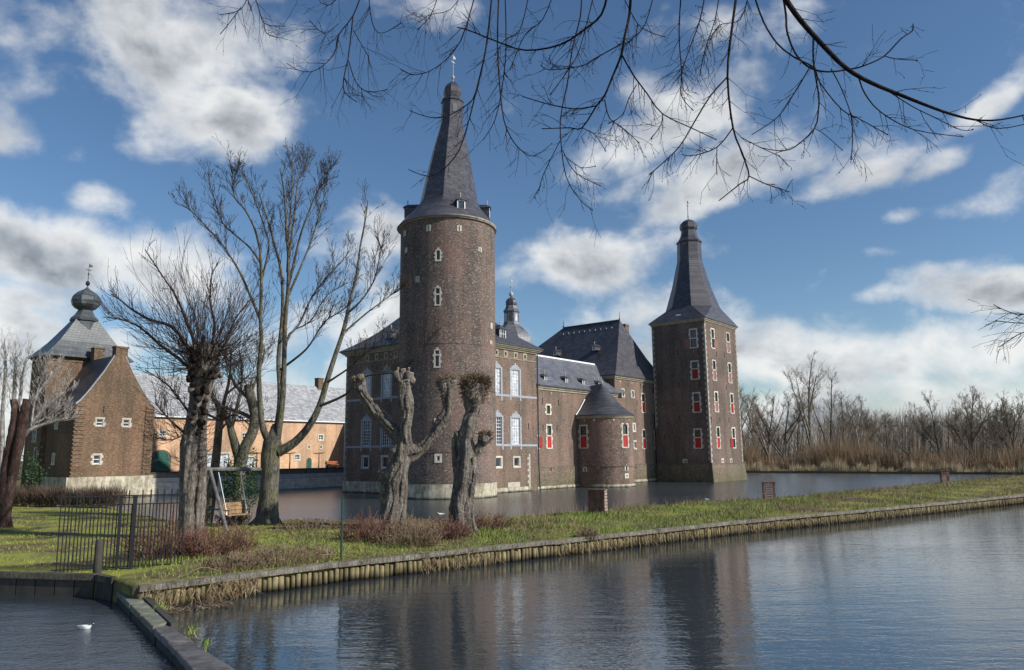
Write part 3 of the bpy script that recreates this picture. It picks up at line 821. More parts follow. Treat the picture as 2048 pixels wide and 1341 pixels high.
# ================================================================ HALF-ROUND BASTION
def build_bastion():
    c = (27.1, -1.6); r = 3.6; s0, s1 = c[0] - r, c[0] + r
    B = Bld('half_round_bastion', 'squat half-round brick bastion with flared slate roof on the castle front', c[0], c[1])
    f = fn_cyl(c, r); fl, fr = fn_s(s0), fn_s2(s1)
    h, hl = [], []
    def w(x, yt, yb, wd, **kw):
        u, z1 = on_cyl(x, yt, c, r); _, z0 = on_cyl(x, yb, c, r)
        if 'ty' in kw: kw['transom'] = on_cyl(x, kw.pop('ty'), c, r)[1]
        h.append(window(B, f, u, z0, z1, wd, 1 / r, **kw))
    def wl(x, yt, yb, wd, **kw):
        u, z1 = on_s(x, yt, s0); _, z0 = on_s(x, yb, s0)
        if 'ty' in kw: kw['transom'] = on_s(x, kw.pop('ty'), s0)[1]
        hl.append(window(B, fl, u, z0, z1, wd, **kw))
    w(1250, 849.5, 894, .85, low='red', ty=870); w(1253, 933, 941, .28, style='slit', glass='iron', name='loophole')
    w(1253.5, 950.5, 954, .3, style='plain', glass='iron', name='loophole')
    wl(1166.5, 853, 895.5, .95, low='red', ty=872); wl(1170, 936, 943, .22, style='slit', glass='iron', name='loophole')
    mb = MB(); facade(mb, f, -pi, 0, -.6, 8.75, h, du=pi / 36); facade(mb, fl, c[1], .6, -.6, 8.75, hl); facade(mb, fr, c[1], .6, -.6, 8.75)
    B.put(mb, 'wall', 'brick_turret')
    mb = MB(); band(mb, f, -pi, 0, 2.62, 2.72, -.05, .1, du=pi / 36); band(mb, fl, c[1], .6, 2.62, 2.72, -.05, .1); B.put(mb, 'brick_string_course', 'brick_turret')
    mb = MB(); band(mb, f, -pi, 0, -.5, .38, -.05, .13, du=pi / 36); band(mb, fl, c[1], .6, -.5, .2, -.05, .12); B.put(mb, 'stone_base', 'stone_base')
    mb = MB()
    for z0, z1, d in ((8.75, 8.92, .1), (8.92, 9.08, .22)): band(mb, f, -pi, 0, z0, z1, -.3, d, du=pi / 36); band(mb, fl, c[1], .6, z0, z1, -.3, d); band(mb, fr, c[1], .6, z0, z1, -.3, d)
    B.put(mb, 'eaves_cornice', 'cornice')
    mb = MB(); band(mb, f, -pi, 0, 9.08, 9.2, -.3, .34, du=pi / 36); band(mb, fl, c[1], .6, 9.08, 9.2, -.3, .34); band(mb, fr, c[1], .6, 9.08, 9.2, -.3, .34); B.put(mb, 'gutter', 'lead')
    mb = MB(); o = .33; rq = -1.3; zt = 13.55
    n = 10
    bell_roof(mb, (s0 - o, 2.2, 9.2), (s0 - o, c[1], 9.2), (c[0], 2.2, zt - .5), (c[0], rq, zt), n, .2)
    bell_roof(mb, (s1 + o, c[1], 9.2), (s1 + o, 2.2, 9.2), (c[0], rq, zt), (c[0], 2.2, zt - .5), n, .2)
    k = 20
    for i in range(k):
        a0, a1 = -pi + pi * i / k, -pi + pi * (i + 1) / k
        bell_roof(mb, (c[0] + (r + o) * cos(a0), c[1] + (r + o) * sin(a0), 9.2), (c[0] + (r + o) * cos(a1), c[1] + (r + o) * sin(a1), 9.2), (c[0], rq, zt), (c[0], rq, zt), n, .2)
    B.put(mb, 'roof', 'slate')
    mb = MB(); mb.tube([(s0 - o - .03, .3, 9.25), (s0 + .6, .3, 10.1), (s0 + 1.8, .3, 11.4)], .07, 5); B.put(mb, 'verge_flashing', 'white')
    finial(B, c[0], rq, zt, .9, vane=False, ball=.12, mat='gilt')
    for x, y in ((1144, 840), (1169, 839), (1188, 837), (1227, 836)):
        a, z = on_cyl(x, y, c, r) if x > 1180 else (None, None)
        mb = MB()
        if a: ub(mb, f, a - .03, a + .03, 8.4, 8.6, -.02, .06)
        else:
            u, z = on_s(x, y, s0); ub(mb, fl, u - .09, u + .09, 8.4, 8.6, -.02, .06)
        B.put(mb, 'corbel_stone', 'stone')
build_bastion()

# ================================================================ HALL
def build_hall():
    s0, s1, q0, q1 = 34.2, 49.0, 1.0, 27.0
    B = Bld('hall_house', 'brick hall with huge steep hipped slate roof between bastion and square tower', s0, q0)
    f = fn_q(q0); h = []
    def w(x, yt, yb, wd, **kw):
        u, z1 = on_q(x, yt, q0); _, z0 = on_q(x, yb, q0)
        if 'ty' in kw: kw['transom'] = on_q(x, kw.pop('ty'), q0)[1]
        if 'sd' in kw: d, mt = kw.pop('sd'); kw['side'] = (d, mt, z0, z1)
        h.append(window(B, f, u, z0, z1, wd, **kw))
    w(1245.5, 780, 793, .6, glass='curtain'); w(1265, 783, 795, .6, glass='curtain')
    w(1286, 789, 824.5, .85, low='red', ty=804.5); w(1309.5, 791, 826, .85, low='red', ty=807)
    w(1268, 849, 862, .55, style='plain', glass='curtain'); w(1287.5, 861, 897, .85, low='red', ty=877); w(1312.3, 862, 898, .85, low='red', ty=878)
    w(1270, 884, 896.5, .55, sd=(1, 'faded'), style='plain', glass='glass')
    w(1270, 933, 938, .22, style='slit', glass='iron', name='loophole'); w(1306, 932.5, 937, .22, style='slit', glass='iron', name='loophole')
    mb = MB(); facade(mb, f, s0, s1, 2.72, 14.9, h); facade(mb, fn_s(s0), q0, q1, -.6, 14.9); facade(mb, fn_s2(s1), q0, q1, -.6, 14.9); facade(mb, fn_q2(q1), s0, s1, -.6, 14.9)
    B.put(mb, 'wall', 'brick')
    mb = MB(); facade(mb, fn_q(q0 - .12), s0, s1, -.6, 2.62, [x for x in h if x[3] < 3]); band(mb, f, s0, s1, 2.62, 2.72, -.05, .16); B.put(mb, 'plinth', 'brick_moss')
    st = MB(); u = s0 - 3
    while u < 45:
        w_ = random.uniform(.4, .7); ub(st, f, u, u + w_ - .03, -.4, .45 + random.uniform(-.06, .03), -.1, .15 + random.uniform(0, .03)); u += w_
    B.put(st, 'foundation_stones', 'stone_base')
    fl = fn_s(s0)
    co = MB()
    for z0, z1, d in ((14.9, 15.1, .14), (15.1, 15.3, .3)): ub(co, f, s0 - d, s1, z0, z1, -.3, d); ub(co, fl, q0 + .3, q1, z0, z1 - .002, -.3, d)
    B.put(co, 'eaves_cornice', 'cornice')
    gu = MB(); ub(gu, f, s0 - .45, s1, 15.3, 15.46, -.3, .46); ub(gu, fl, q0 + .3, q1, 15.3, 15.458, -.3, .46); B.put(gu, 'gutter', 'lead')
    o = .45; e = [(s0 - o, q0 - o, 15.46), (s1 + o, q0 - o, 15.46), (s1 + o, q1 + o, 15.46), (s0 - o, q1 + o, 15.46)]
    r = [(41.6, 4.2, 24.8), (41.6, 14.9, 24.8)]
    mb = MB(); n = 9; fl_ = .13
    bell_roof(mb, e[0], e[1], r[0], r[0], n, fl_); bell_roof(mb, e[1], e[2], r[0], r[1], n, fl_); bell_roof(mb, e[2], e[3], r[1], r[1], n, fl_); bell_roof(mb, e[3], e[0], r[1], r[0], n, fl_)
    B.put(mb, 'roof', 'slate')
    mb = MB(); mb.box(41.45, 41.75, 4.2, 14.9, 24.72, 24.9); B.put(mb, 'ridge_capping', 'lead')
    finial(B, *r[0], 1.3, vane=False, ball=.1); finial(B, *r[1], 1.3, vane=False, ball=.14)
    mb = MB(); mb.box(44.0, 45.1, 4.6, 5.8, 18, 24.6); mb.box(43.93, 45.17, 4.53, 5.87, 24.25, 24.42); B.put(mb, 'chimney', 'brick')
    for x, y in ((1110.5, 711), (1188, 701)):
        q_, z0 = on_s(x, y, s0 + 2.6); dormer(B, fl, q_, z0, .6, .6, 1.3, -2.6, grid=(2, 1))
    u, z0 = on_q(1289.5, 748.5, q0 + .5); dormer(B, f, u, z0, .5, .75, 1.2, -.5, grid=(2, 1))
    # snow hooks below the ridge
    mb = MB()
    for i in range(10):
        q_ = 5.0 + i * 1.02; s_ = 41.6 - .95; mb.hexa([(s_ - .1, q_, 23.45), (s_, q_, 23.45), (s_, q_ + .1, 23.45), (s_ - .1, q_ + .1, 23.45), (s_ - .1, q_, 23.7), (s_, q_, 23.7), (s_, q_ + .1, 23.7), (s_ - .1, q_ + .1, 23.7)])
    B.put(mb, 'snow_hooks', 'gilt')
    anchors(B, f, [(*on_q(x, y, q0), .8) for x, y in ((1256, 775), (1281, 778), (1274, 812), (1302, 852), (1248, 905 - 60))])
    for x in (1240, 1263, 1285, 1305):
        u, z = on_q(x, 765, q0); mb = MB(); ub(mb, f, u - .09, u + .09, 14.45, 14.65, -.02, .06); B.put(mb, 'corbel_stone', 'stone')
build_hall()

# ================================================================ SQUARE TOWER
def build_square_tower():
    s0, s1, q0, q1 = 45.3, 57.0, -8.1, .7
    B = Bld('square_tower', 'square brick castle tower with tapering slate spire and rows of shuttered windows', s0, q0)
    fl, fr = fn_s(s0), fn_q(q0); hl, hr = [], []
    def w(H, fn, on, pl, x, yt, yb, wd, **kw):
        u, z1 = on(x, yt, pl); _, z0 = on(x, yb, pl)
        if 'ty' in kw: kw['transom'] = on(x, kw.pop('ty'), pl)[1]
        if 'sd' in kw:
            d, mt = kw.pop('sd'); t = kw.get('transom', z1); kw['side'] = (d, mt, z0, t - .05)
        H.append(window(B, fn, u, z0, z1, wd, **kw))
    a = (hl, fl, on_s, s0); b = (hr, fr, on_q, q0)
    w(*a, 1386, 660, 695, .95, ty=677, sd=(1, 'faded'))      # u grows to the left here
    w(*a, 1389, 724, 758, .95, ty=738, low='red'); w(*a, 1392.5, 787.5, 824, .95, ty=804, low='red'); w(*a, 1395, 860, 896, .95, ty=875.5, low='red')
    w(*a, 1370, 921, 926, .4, style='plain', glass='iron', name='loophole')
    w(*b, 1424.5, 659.5, 695.5, .95, ty=677, sd=(1, 'faded')); w(*b, 1455, 667.5, 704.5, .95, ty=684, low='faded')
    w(*b, 1427.6, 722.5, 760, .95, ty=740, low='faded'); w(*b, 1458.5, 728, 765, .95, ty=746, low='faded')
    w(*b, 1431.7, 785.5, 823, .95, ty=804, low='faded'); w(*b, 1462.8, 789, 826, .95, ty=806.5, low='red')
    w(*b, 1435.5, 856, 896, .95, ty=875, low='red'); w(*b, 1466.4, 857.5, 895.5, .95, ty=877, sd=(-1, 'red'))
    w(*b, 1445, 920, 925, .45, style='plain', glass='iron', name='loophole'); w(*b, 1462, 920, 925, .45, style='plain', glass='iron', name='loophole')
    mb = MB(); zt = 24.1; fb_, fq2 = fn_s2(s1), fn_q2(q1)
    facade(mb, fl, q0, q1, 2.7, zt, hl); facade(mb, fr, s0, s1, 2.7, zt, hr); facade(mb, fb_, q0, q1, -.6, zt); facade(mb, fq2, s0, s1, -.6, zt)
    B.put(mb, 'wall', 'brick_tower')
    # battered mossy plinth
    mb = MB(); t = .12; bt = .5
    A = [(s0 - bt, q0 - bt), (s1 + bt, q0 - bt), (s1 + bt, q1), (s0 - bt, q1)]; T = [(s0 - t, q0 - t), (s1 + t, q0 - t), (s1 + t, q1), (s0 - t, q1)]
    for i in range(4):
        j = (i + 1) % 4; mb.poly([(*A[i], -.6), (*A[j], -.6), (*T[j], 2.6), (*T[i], 2.6)])
    B.put(mb, 'plinth', 'brick_moss')
    mb = MB(); ub(mb, fl, q0 - .2, q1, 2.6, 2.72, -.05, .2); ub(mb, fr, s0, s1 + .2, 2.6, 2.718, -.05, .2); B.put(mb, 'string_course', 'brick_moss')
    quoins(B, fl, q0, 1, fr, s0, 1, 2.75, 23.6)
    quoins(B, None, 0, 0, fr, s1, -1, 2.75, 23.6); quoins(B, fl, q1, -1, None, 0, 0, 8, 23.6)
    mb = MB()
    for z0, z1, d in ((23.75, 23.95, .1), (23.95, 24.15, .24)): ub(mb, fl, q0 - d, q1 + d, z0, z1, -.3, d); ub(mb, fr, s0 + .3, s1 + d, z0, z1 - .002, -.3, d)
    B.put(mb, 'eaves_cornice', 'cornice')
    # spire: square skirt swept into an octagon
    cs, cq = (s0 + s1) / 2, (q0 + q1) / 2
    ring = px_rings([(621, 1385.5, 53.5, 1), (616, 1385, 51.5, 1), (575, 1382, 37.5, 1), (523, 1379, 24.2, 1), (487, 1378, 23.4, 1)], cs, cq)
    rot = pi / 8
    mb = MB(); octa_lathe(mb, ring[0:], 8, rot, (cs, cq))
    o = .42; E_ = [(s0 - o, q0 - o, 24.15), (s1 + o, q0 - o, 24.15), (s1 + o, q1 + o, 24.15), (s0 - o, q1 + o, 24.15)]
    r0 = ring[0]; V = [(cs + r0[3] + r0[0] * cos(rot + pi / 4 * i), cq + r0[4] + r0[0] * sin(rot + pi / 4 * i), r0[1]) for i in range(8)]
    # corner order: E0(-s,-q) uses octagon vertices around 225 deg, and so on
    idx = {0: (4, 5), 1: (6, 7), 2: (0, 1), 3: (2, 3)}
    for i in range(4):
        a_, b_ = idx[i]; mb.poly([E_[i], V[b_], V[a_]])
        j = (i + 1) % 4; c_, d_ = idx[j]; mb.poly([E_[i], E_[j], V[c_], V[b_]])
    B.put(mb, 'spire_roof', 'slate')
    mb = MB(); mb.poly(E_[::-1]); B.put(mb, 'soffit', 'cornice')
    P = lambda l: px_rings(l, cs, cq)
    mb = MB(); octa_lathe(mb, P([(488, 1378, 24.8, 1), (485.5, 1378, 25.8, 1), (481, 1377.8, 20.8, 1), (474, 1377.6, 16.8, 1), (466, 1377.4, 15.0, 1), (461, 1377.3, 15.0, 1)]), 32, rot, (cs, cq))
    shade_auto(B.put(mb, 'lantern_cap', 'slate'), 24)
    mb = MB(); octa_lathe(mb, P([(462, 1377.3, 15.2, 1), (459, 1377.2, 17.2, 1), (453, 1377, 17.9, 1), (448, 1376.8, 16.2, 1), (444, 1376.6, 11.5, 1), (440.5, 1376.4, 4, 1), (439.5, 1376.3, .8, 1)]), 32, rot, (cs, cq))
    shade_auto(B.put(mb, 'onion_cap', 'slate'), 24)
    t_ = P([(440, 1376.3, 1, 1)])[0]
    finial(B, cs + t_[3], cq + t_[4], t_[1], 3.3, ball=.1)
    rr = P([(496, 1378.3, 23.2, 1)])[0]; g = fn_cyl((cs + rr[3], cq + rr[4]), rr[0] * .93)
    for aa in (-pi, -pi / 2):
        mb = MB(); ub(mb, g, aa - .2, aa + .2, rr[1] - .5, rr[1] + .55, -.1, .05); B.put(mb, 'louvre', 'slate_light')
    # roof lights on the skirt
    for fn, u in ((fl, on_s(1353, 628, s0)[0]), (fr, on_q(1435, 628, q0)[0])):
        mb = MB(); mb.hexa([fn(u - .4, 24.7, -.5), fn(u + .4, 24.7, -.5), fn(u + .4, 25.4, -1.3), fn(u - .4, 25.4, -1.3), fn(u - .4, 25.1, -.4), fn(u + .4, 25.1, -.4), fn(u + .4, 25.85, -1.2), fn(u - .4, 25.85, -1.2)])
        B.put(mb, 'skylight', 'curtain')
    anchors(B, fl, [(*on_s(x, y, s0), .8) for x, y in ((1330, 880), (1358, 775), (1360, 842), (1400, 775), (1355, 712), (1398, 710))])
    anchors(B, fr, [(*on_q(x, y, q0), .8) for x, y in ((1423, 845), (1440, 845), (1458, 846), (1453, 780), (1417, 778), (1433, 714), (1449, 716), (1446, 655), (1470, 660))])
build_square_tower()

# ================================================================ GATEHOUSE AND FARM
def build_gable_house():
    s0, s1, q0, q1 = -25.5, -17.2, 31.0, 38.4
    B = Bld('gable_house', 'brick gable house with curved gable and small white stone windows by the hedge', s0, q0)
    f, fl = fn_q(q0), fn_s(s0); h, hl = [], []
    for x, a, b in ((200, 838.5, 851.5), (253.3, 840, 853), (194.3, 911, 927.5)):
        u, z1 = on_q(x, a, q0); _, z0 = on_q(x, b, q0); h.append(window(B, f, u, z0, z1, .62, style='quoin', glass='glass', grid=(1, 2)))
    for x, a, b in ((114, 842, 856), (107.5, 910, 927)):
        u, z1 = on_s(x, a, s0); _, z0 = on_s(x, b, s0); hl.append(window(B, fl, u, z0, z1, .5, style='plain', glass='glass'))
    ze = 10.0; sm = (s0 + s1) / 2 - .15; zp = 15.5
    mb = MB(); facade(mb, f, s0, s1, 2.35, ze, h); facade(mb, fl, q0, q1, 2.35, ze, hl); facade(mb, fn_s2(s1), q0, q1, -.6, ze)
    # bell gable
    pr = [(0, 0), (.1, .07), (.22, .19), (.36, .35), (.62, .66), (.86, 1.0)]
    half = (s1 - s0) / 2
    top = [(s0 + half * t, q0, ze + (zp - ze) * k) for t, k in pr] + [(s1 - half * t, q0, ze + (zp - ze) * k) for t, k in reversed(pr)]
    mb.poly([(s0, q0, ze)] + top[1:-1] + [(s1, q0, ze)])
    B.put(mb, 'wall', 'brick_gate')
    mb = MB(); ub(mb, f, s0 - .35, s1 + .35, -.6, 2.35, -.1, .16); ub(mb, fl, q0 + .1, q1, -.6, 2.35, -.1, .18); B.put(mb, 'stone_base', 'stone_base')
    # rusticated corner strips: courses standing proud one above the other
    for (ua, ub2) in ((s0 - .05, s0 + 1.05), (s1 - 1.0, s1 + .05)):
        mb = MB(); z = 2.4; i = 0
        while z < ze - .1:
            ub(mb, f, ua + (.08 if i % 2 else 0), ub2 - (.08 if i % 2 else 0), z, z + .2, -.05, .15 if i % 2 else .07); z += .21; i += 1
        B.put(mb, 'corner_pilaster', 'brick_gate')
    mb = MB()
    for i in range(len(pr) - 1):
        a, b = pr[i], pr[i + 1]
        za, zb = ze + (zp - ze) * a[1], ze + (zp - ze) * b[1]
        mb.poly([(s0 + half * a[0], q0 + .15, za), (s0 + half * b[0], q0 + .15, zb), (s0 + half * b[0], q1 + .3, zb), (s0 + half * a[0], q1 + .3, za)])
        mb.poly([(s1 - half * a[0], q0 + .15, za), (s1 - half * b[0], q0 + .15, zb), (s1 - half * b[0], q1 + .3, zb), (s1 - half * a[0], q1 + .3, za)])
    mb.poly([(s0 - .35, q0 + .15, ze - .12), (s0, q0 + .15, ze), (s0, q1, ze), (s0 - .35, q1, ze - .12)])
    B.put(mb, 'roof', 'slate')
    mb = MB()
    for i in range(len(pr) - 1):
        a, b = pr[i], pr[i + 1]
        za, zb = ze + (zp - ze) * a[1], ze + (zp - ze) * b[1]
        for (xa, xb) in ((s0 + half * a[0], s0 + half * b[0]), (s1 - half * a[0], s1 - half * b[0])):
            mb.hexa([(xa, q0 - .04, za - .05), (xb, q0 - .04, zb - .05), (xb, q0 + .3, zb - .05), (xa, q0 + .3, za - .05), (xa, q0 - .04, za + .12), (xb, q0 - .04, zb + .12), (xb, q0 + .3, zb + .12), (xa, q0 + .3, za + .12)])
    B.put(mb, 'gable_coping', 'bluestone')
    mb = MB(); mb.box(sm - .35, sm + .95, q0 - .02, q0 + .9, 14.6, 16.4); mb.box(sm - .42, sm + 1.02, q0 - .09, q0 + .97, 16.4, 16.6); B.put(mb, 'chimney', 'brick_gate')
    mb = MB(); mb.box(sm - .3, sm + .8, q1 - 1.6, q1 - .6, 14.8, 16.9); mb.box(sm - .37, sm + .87, q1 - 1.67, q1 - .53, 16.9, 17.05); B.put(mb, 'chimney', 'brick_gate')
    u, z0 = on_s(142, 790, s0 + 1.4); dormer(B, fl, u, z0, .7, .8, 1.2, -1.4, grid=None, mat='slate_light')
    anchors(B, f, [(*on_q(207, 826, q0), .75)])
build_gable_house()

def build_gate_tower():
    s0, s1, q0, q1 = -26.0, -17.3, 38.5, 43.2
    B = Bld('gate_tower', 'gate tower with pyramid roof and dark onion dome behind the gable house', s0, q0)
    f, fl = fn_q(q0), fn_s(s0); hl = []
    u, z1 = on_s(70, 862, s0); _, z0 = on_s(70, 882, s0); hl.append(window(B, fl, u, z0, z1, .9, style='plain', glass='glass', grid=(2, 2)))
    u, z1 = on_s(72, 897, s0); _, z0 = on_s(72, 930, s0); hl.append(window(B, fl, u, z0, z1, .6, style='slit', glass='iron', name='gun_slit'))
    ze = 15.85
    mb = MB(); facade(mb, f, s0, s1, -.6, ze); facade(mb, fl, q0, q1, -.6, ze, hl); facade(mb, fn_s2(s1), q0, q1, -.6, ze); facade(mb, fn_q2(q1), s0, s1, -.6, ze); B.put(mb, 'wall', 'brick_gate')
    mb = MB(); ub(mb, f, s0 - .1, s1 + .1, ze - .55, ze - .35, -.1, .08); ub(mb, f, s0 - .2, s1 + .2, ze - .2, ze, -.1, .18); ub(mb, fl, q0, q1, ze - .2, ze - .003, -.1, .18); B.put(mb, 'eaves_cornice', 'brick_gate')
    cs, cq = -21.55, 40.8
    P = lambda l: px_rings(l, cs, cq)
    o = .6; e = [(s0 - o, q0 - o, ze), (s1 + o, q0 - o, ze), (s1 + o, q1 + o, ze), (s0 - o, q1 + o, ze)]
    zt = zat(168, 628, cs, cq); t = .7
    r = [(cs - t, cq - .45, zt), (cs + t, cq - .45, zt), (cs + t, cq + .45, zt), (cs - t, cq + .45, zt)]
    mb = MB()
    for i in range(4): bell_roof(mb, e[i], e[(i + 1) % 4], r[i], r[(i + 1) % 4], 7, .16)
    mb.poly(r); mb.poly(e[::-1]); B.put(mb, 'pyramid_roof', 'slate_green')
    rot = radians(-60) + pi / 8
    mb = MB(); octa_lathe(mb, P([(683, 167, 22.5, 1), (644, 167.5, 22.5, 1), (643, 167.5, 26, 1), (639.5, 168.3, 26.3, 1), (632, 169, 19, 1), (621, 170.5, 13, 1), (619, 170.8, 13, 1)]), 32, rot, (cs, cq))
    shade_auto(B.put(mb, 'lantern', 'slate_green'), 24)
    mb = MB(); octa_lathe(mb, P([(620.5, 170.8, 13.5, 1), (617, 171, 20, 1), (611, 171.5, 25.5, 1), (603, 172, 27.7, 1), (595, 172.6, 25.5, 1), (587, 173.5, 18, 1), (581, 174.3, 8, 1), (577, 174.7, 3, 1), (574, 175, 1.2, 1)]), 32, rot, (cs, cq))
    shade_auto(B.put(mb, 'onion_dome', 'slate_green'), 24)
    tt = P([(575, 175, 1, 1)])[0]
    finial(B, cs + tt[3], cq + tt[4], tt[1], 3.0, ball=.26)
    mb = MB()
    for i in range(9):
        mb.box(s0 + .5 + i * .95, s0 + .62 + i * .95, q0 - .2, q0 - .08, ze + .5, ze + .68)
    B.put(mb, 'snow_hooks', 'gilt')
build_gate_tower()

def build_farm():
    s0, s1, q0, q1 = -17.0, 18.7, 42.0, 51.0
    B = Bld('farm_range', 'long sunlit orange brick farm range with green doors behind the bare trees', s0, q0)
    f = fn_q(q0); h = []; zb, ze = 2.55, 9.35
    for x, a, b in ((325.5, 863, 872), (438, 867, 878), (490, 867.5, 878.5), (642, 871, 880), (594.7, 910.5, 919.5)):
        u, z1 = on_q(x, a, q0); _, z0 = on_q(x, b, q0); h.append(window(B, f, u, z0, z1, .75, style='plain', glass='glass', grid=(2, 2)))
    for x in (618, 642):
        u, z1 = on_q(x, 892.5, q0); h.append(window(B, f, u, z1 - .35, z1, .3, style='plain', glass='iron', name='vent_window'))
    for x, a, b in ((423, 908, 933), (450, 908, 933), (500, 915, 934)):
        u, z1 = on_q(x, a, q0); h.append(window(B, f, u, zb + .1, z1, 1.3, style='plain', glass='curtain', grid=(3, 4)))
    def door(x0, x1, yt):
        ua, ub_ = on_q(x0, 930, q0)[0], on_q(x1, 930, q0)[0]; zt = on_q((x0 + x1) / 2, yt, q0)[1]
        r = (ub_ - ua) / 2; zs = max(zb + .8, zt - r * .8)
        arch = MB(); n = 10; pts = [(ua + r - r * cos(pi * i / n), zs + (zt - zs) * sin(pi * i / n)) for i in range(n + 1)]
        for i in range(n):
            a, b = pts[i], pts[i + 1]; k = 1.2
            ao = (ua + r + (a[0] - ua - r) * k, zs + (a[1] - zs) * k); bo = (ua + r + (b[0] - ua - r) * k, zs + (b[1] - zs) * k)
            arch.hexa([f(a[0], a[1], -.1), f(b[0], b[1], -.1), f(b[0], b[1], .04), f(a[0], a[1], .04), f(ao[0], ao[1], -.1), f(bo[0], bo[1], -.1), f(bo[0], bo[1], .04), f(ao[0], ao[1], .04)])
        ub(arch, f, ua - r * .2, ua, zb, zs, -.1, .04); ub(arch, f, ub_, ub_ + r * .2, zb, zs, -.1, .04)
        B.put(arch, 'door_arch', 'brick_gate')
        d = MB(); k = max(3, int(r * 2 / .35))
        for i in range(k):
            a, b = ua + 2 * r * i / k, ua + 2 * r * (i + 1) / k
            za = zs + (zt - zs) * sqrt(max(0, 1 - ((a - ua - r) / r) ** 2)); zc = zs + (zt - zs) * sqrt(max(0, 1 - ((b - ua - r) / r) ** 2))
            d.hexa([f(a + .01, zb, .005), f(b - .01, zb, .005), f(b - .01, zb, .03 + .01 * (i % 2)), f(a + .01, zb, .03 + .01 * (i % 2)), f(a + .01, za, .005), f(b - .01, zc, .005), f(b - .01, zc, .03 + .01 * (i % 2)), f(a + .01, za, .03 + .01 * (i % 2))])
        B.put(d, 'door', 'green_door')
    door(304, 338, 902.5); door(613.5, 622, 917)
    mb = MB(); facade(mb, f, s0, s1, zb, ze, h); facade(mb, fn_q2(q1), s0, s1 + 8, zb, ze); facade(mb, fn_s(s0), q0, q1, zb, ze); B.put(mb, 'wall', 'brick_orange')
    mb = MB(); ub(mb, f, s0, s1, ze, ze + .18, -.2, .14); B.put(mb, 'eaves_cornice', 'lead')
    mb = MB(); ub(mb, f, s0, s1, ze + .18, ze + .34, -.2, .3); B.put(mb, 'gutter', 'white')
    zr = 15.6
    mb = MB(); bell_roof(mb, (s0, q0 - .25, ze + .34), (s1, q0 - .25, ze + .34), (s0, q0 + 4.5, zr), (s1 + 4, q0 + 4.5, zr), 4, .06); bell_roof(mb, (s1 + 4, q1 + .3, ze + .3), (s0, q1 + .3, ze + .3), (s1 + 4, q0 + 4.5, zr), (s0, q0 + 4.5, zr), 4, .06)
    B.put(mb, 'roof', 'slate_farm')
    u, z = on_q(638, 775, q0 + 4.5); mb = MB(); mb.box(u - .5, u + .5, q0 + 4, q0 + 5, zr - .5, zr + 1.2); mb.box(u - .58, u + .58, q0 + 3.92, q0 + 5.08, zr + 1.2, zr + 1.35); B.put(mb, 'chimney', 'brick_gate')
    mb = MB(); mb.tube([(s1 - .15, q0 - .2, ze + .2), (s1 - .15, q0 - .2, zb)], .13, 6); B.put(mb, 'downpipe', 'white')
    u = on_q(407, 900, q0)[0]; mb = MB(); mb.tube([(u, q0 - .2, ze + .2), (u, q0 - .2, zb)], .11, 6); B.put(mb, 'downpipe', 'white')
    # shaded cross range
    B2 = Bld('cross_range', 'shaded brick farm range closing the yard at the right end of the orange range', s1, 30)
    f2 = fn_s(18.75); h2 = []
    for x, a, b in ((679, 868, 880),):
        u, z1 = on_s(x, a, 18.75); _, z0 = on_s(x, b, 18.75); h2.append(window(B2, f2, u, z0, z1, .7, style='quoin', glass='glass'))
    u, z1 = on_s(677.5, 914, 18.75); h2.append(window(B2, f2, u, zb + .05, z1, .9, style='arch', glass='iron', name='doorway'))
    mb = MB(); facade(mb, f2, 20, q0, zb, ze, h2); facade(mb, fn_s2(27), 20, q1, zb, ze); facade(mb, fn_q(20), 18.75, 27, zb, ze); B2.put(mb, 'wall', 'brick_orange')
    mb = MB(); ub(mb, f2, 20, q0 - .32, ze, ze + .3, -.2, .2); B2.put(mb, 'gutter', 'lead')
    mb = MB(); bell_roof(mb, (18.5, q0 + 2, ze + .3), (18.5, 20, ze + .3), (22.9, q0 + 4.5, zr), (22.9, 24, zr), 4, .06); bell_roof(mb, (27.3, 20, ze + .3), (27.3, q1, ze + .3), (22.9, 24, zr), (22.9, q0 + 4.5, zr), 4, .06); bell_roof(mb, (18.5, 20, ze + .3), (27.3, 20, ze + .3), (22.9, 24, zr), (22.9, 24, zr), 4, .06)
    B2.put(mb, 'roof', 'slate_farm')
    mb = MB(); mb.hexa([(18.45, q0 - .3, ze + .3), (18.45, q0, ze + .3), (18.75, q0, ze + .3), (18.75, q0 - .3, ze + .3), (22.7, q0 + 4.2, zr + .05), (22.7, q0 + 4.5, zr + .05), (23, q0 + 4.5, zr + .05), (23, q0 + 4.2, zr + .05)]); B2.put(mb, 'valley_flashing', 'white')
build_farm()

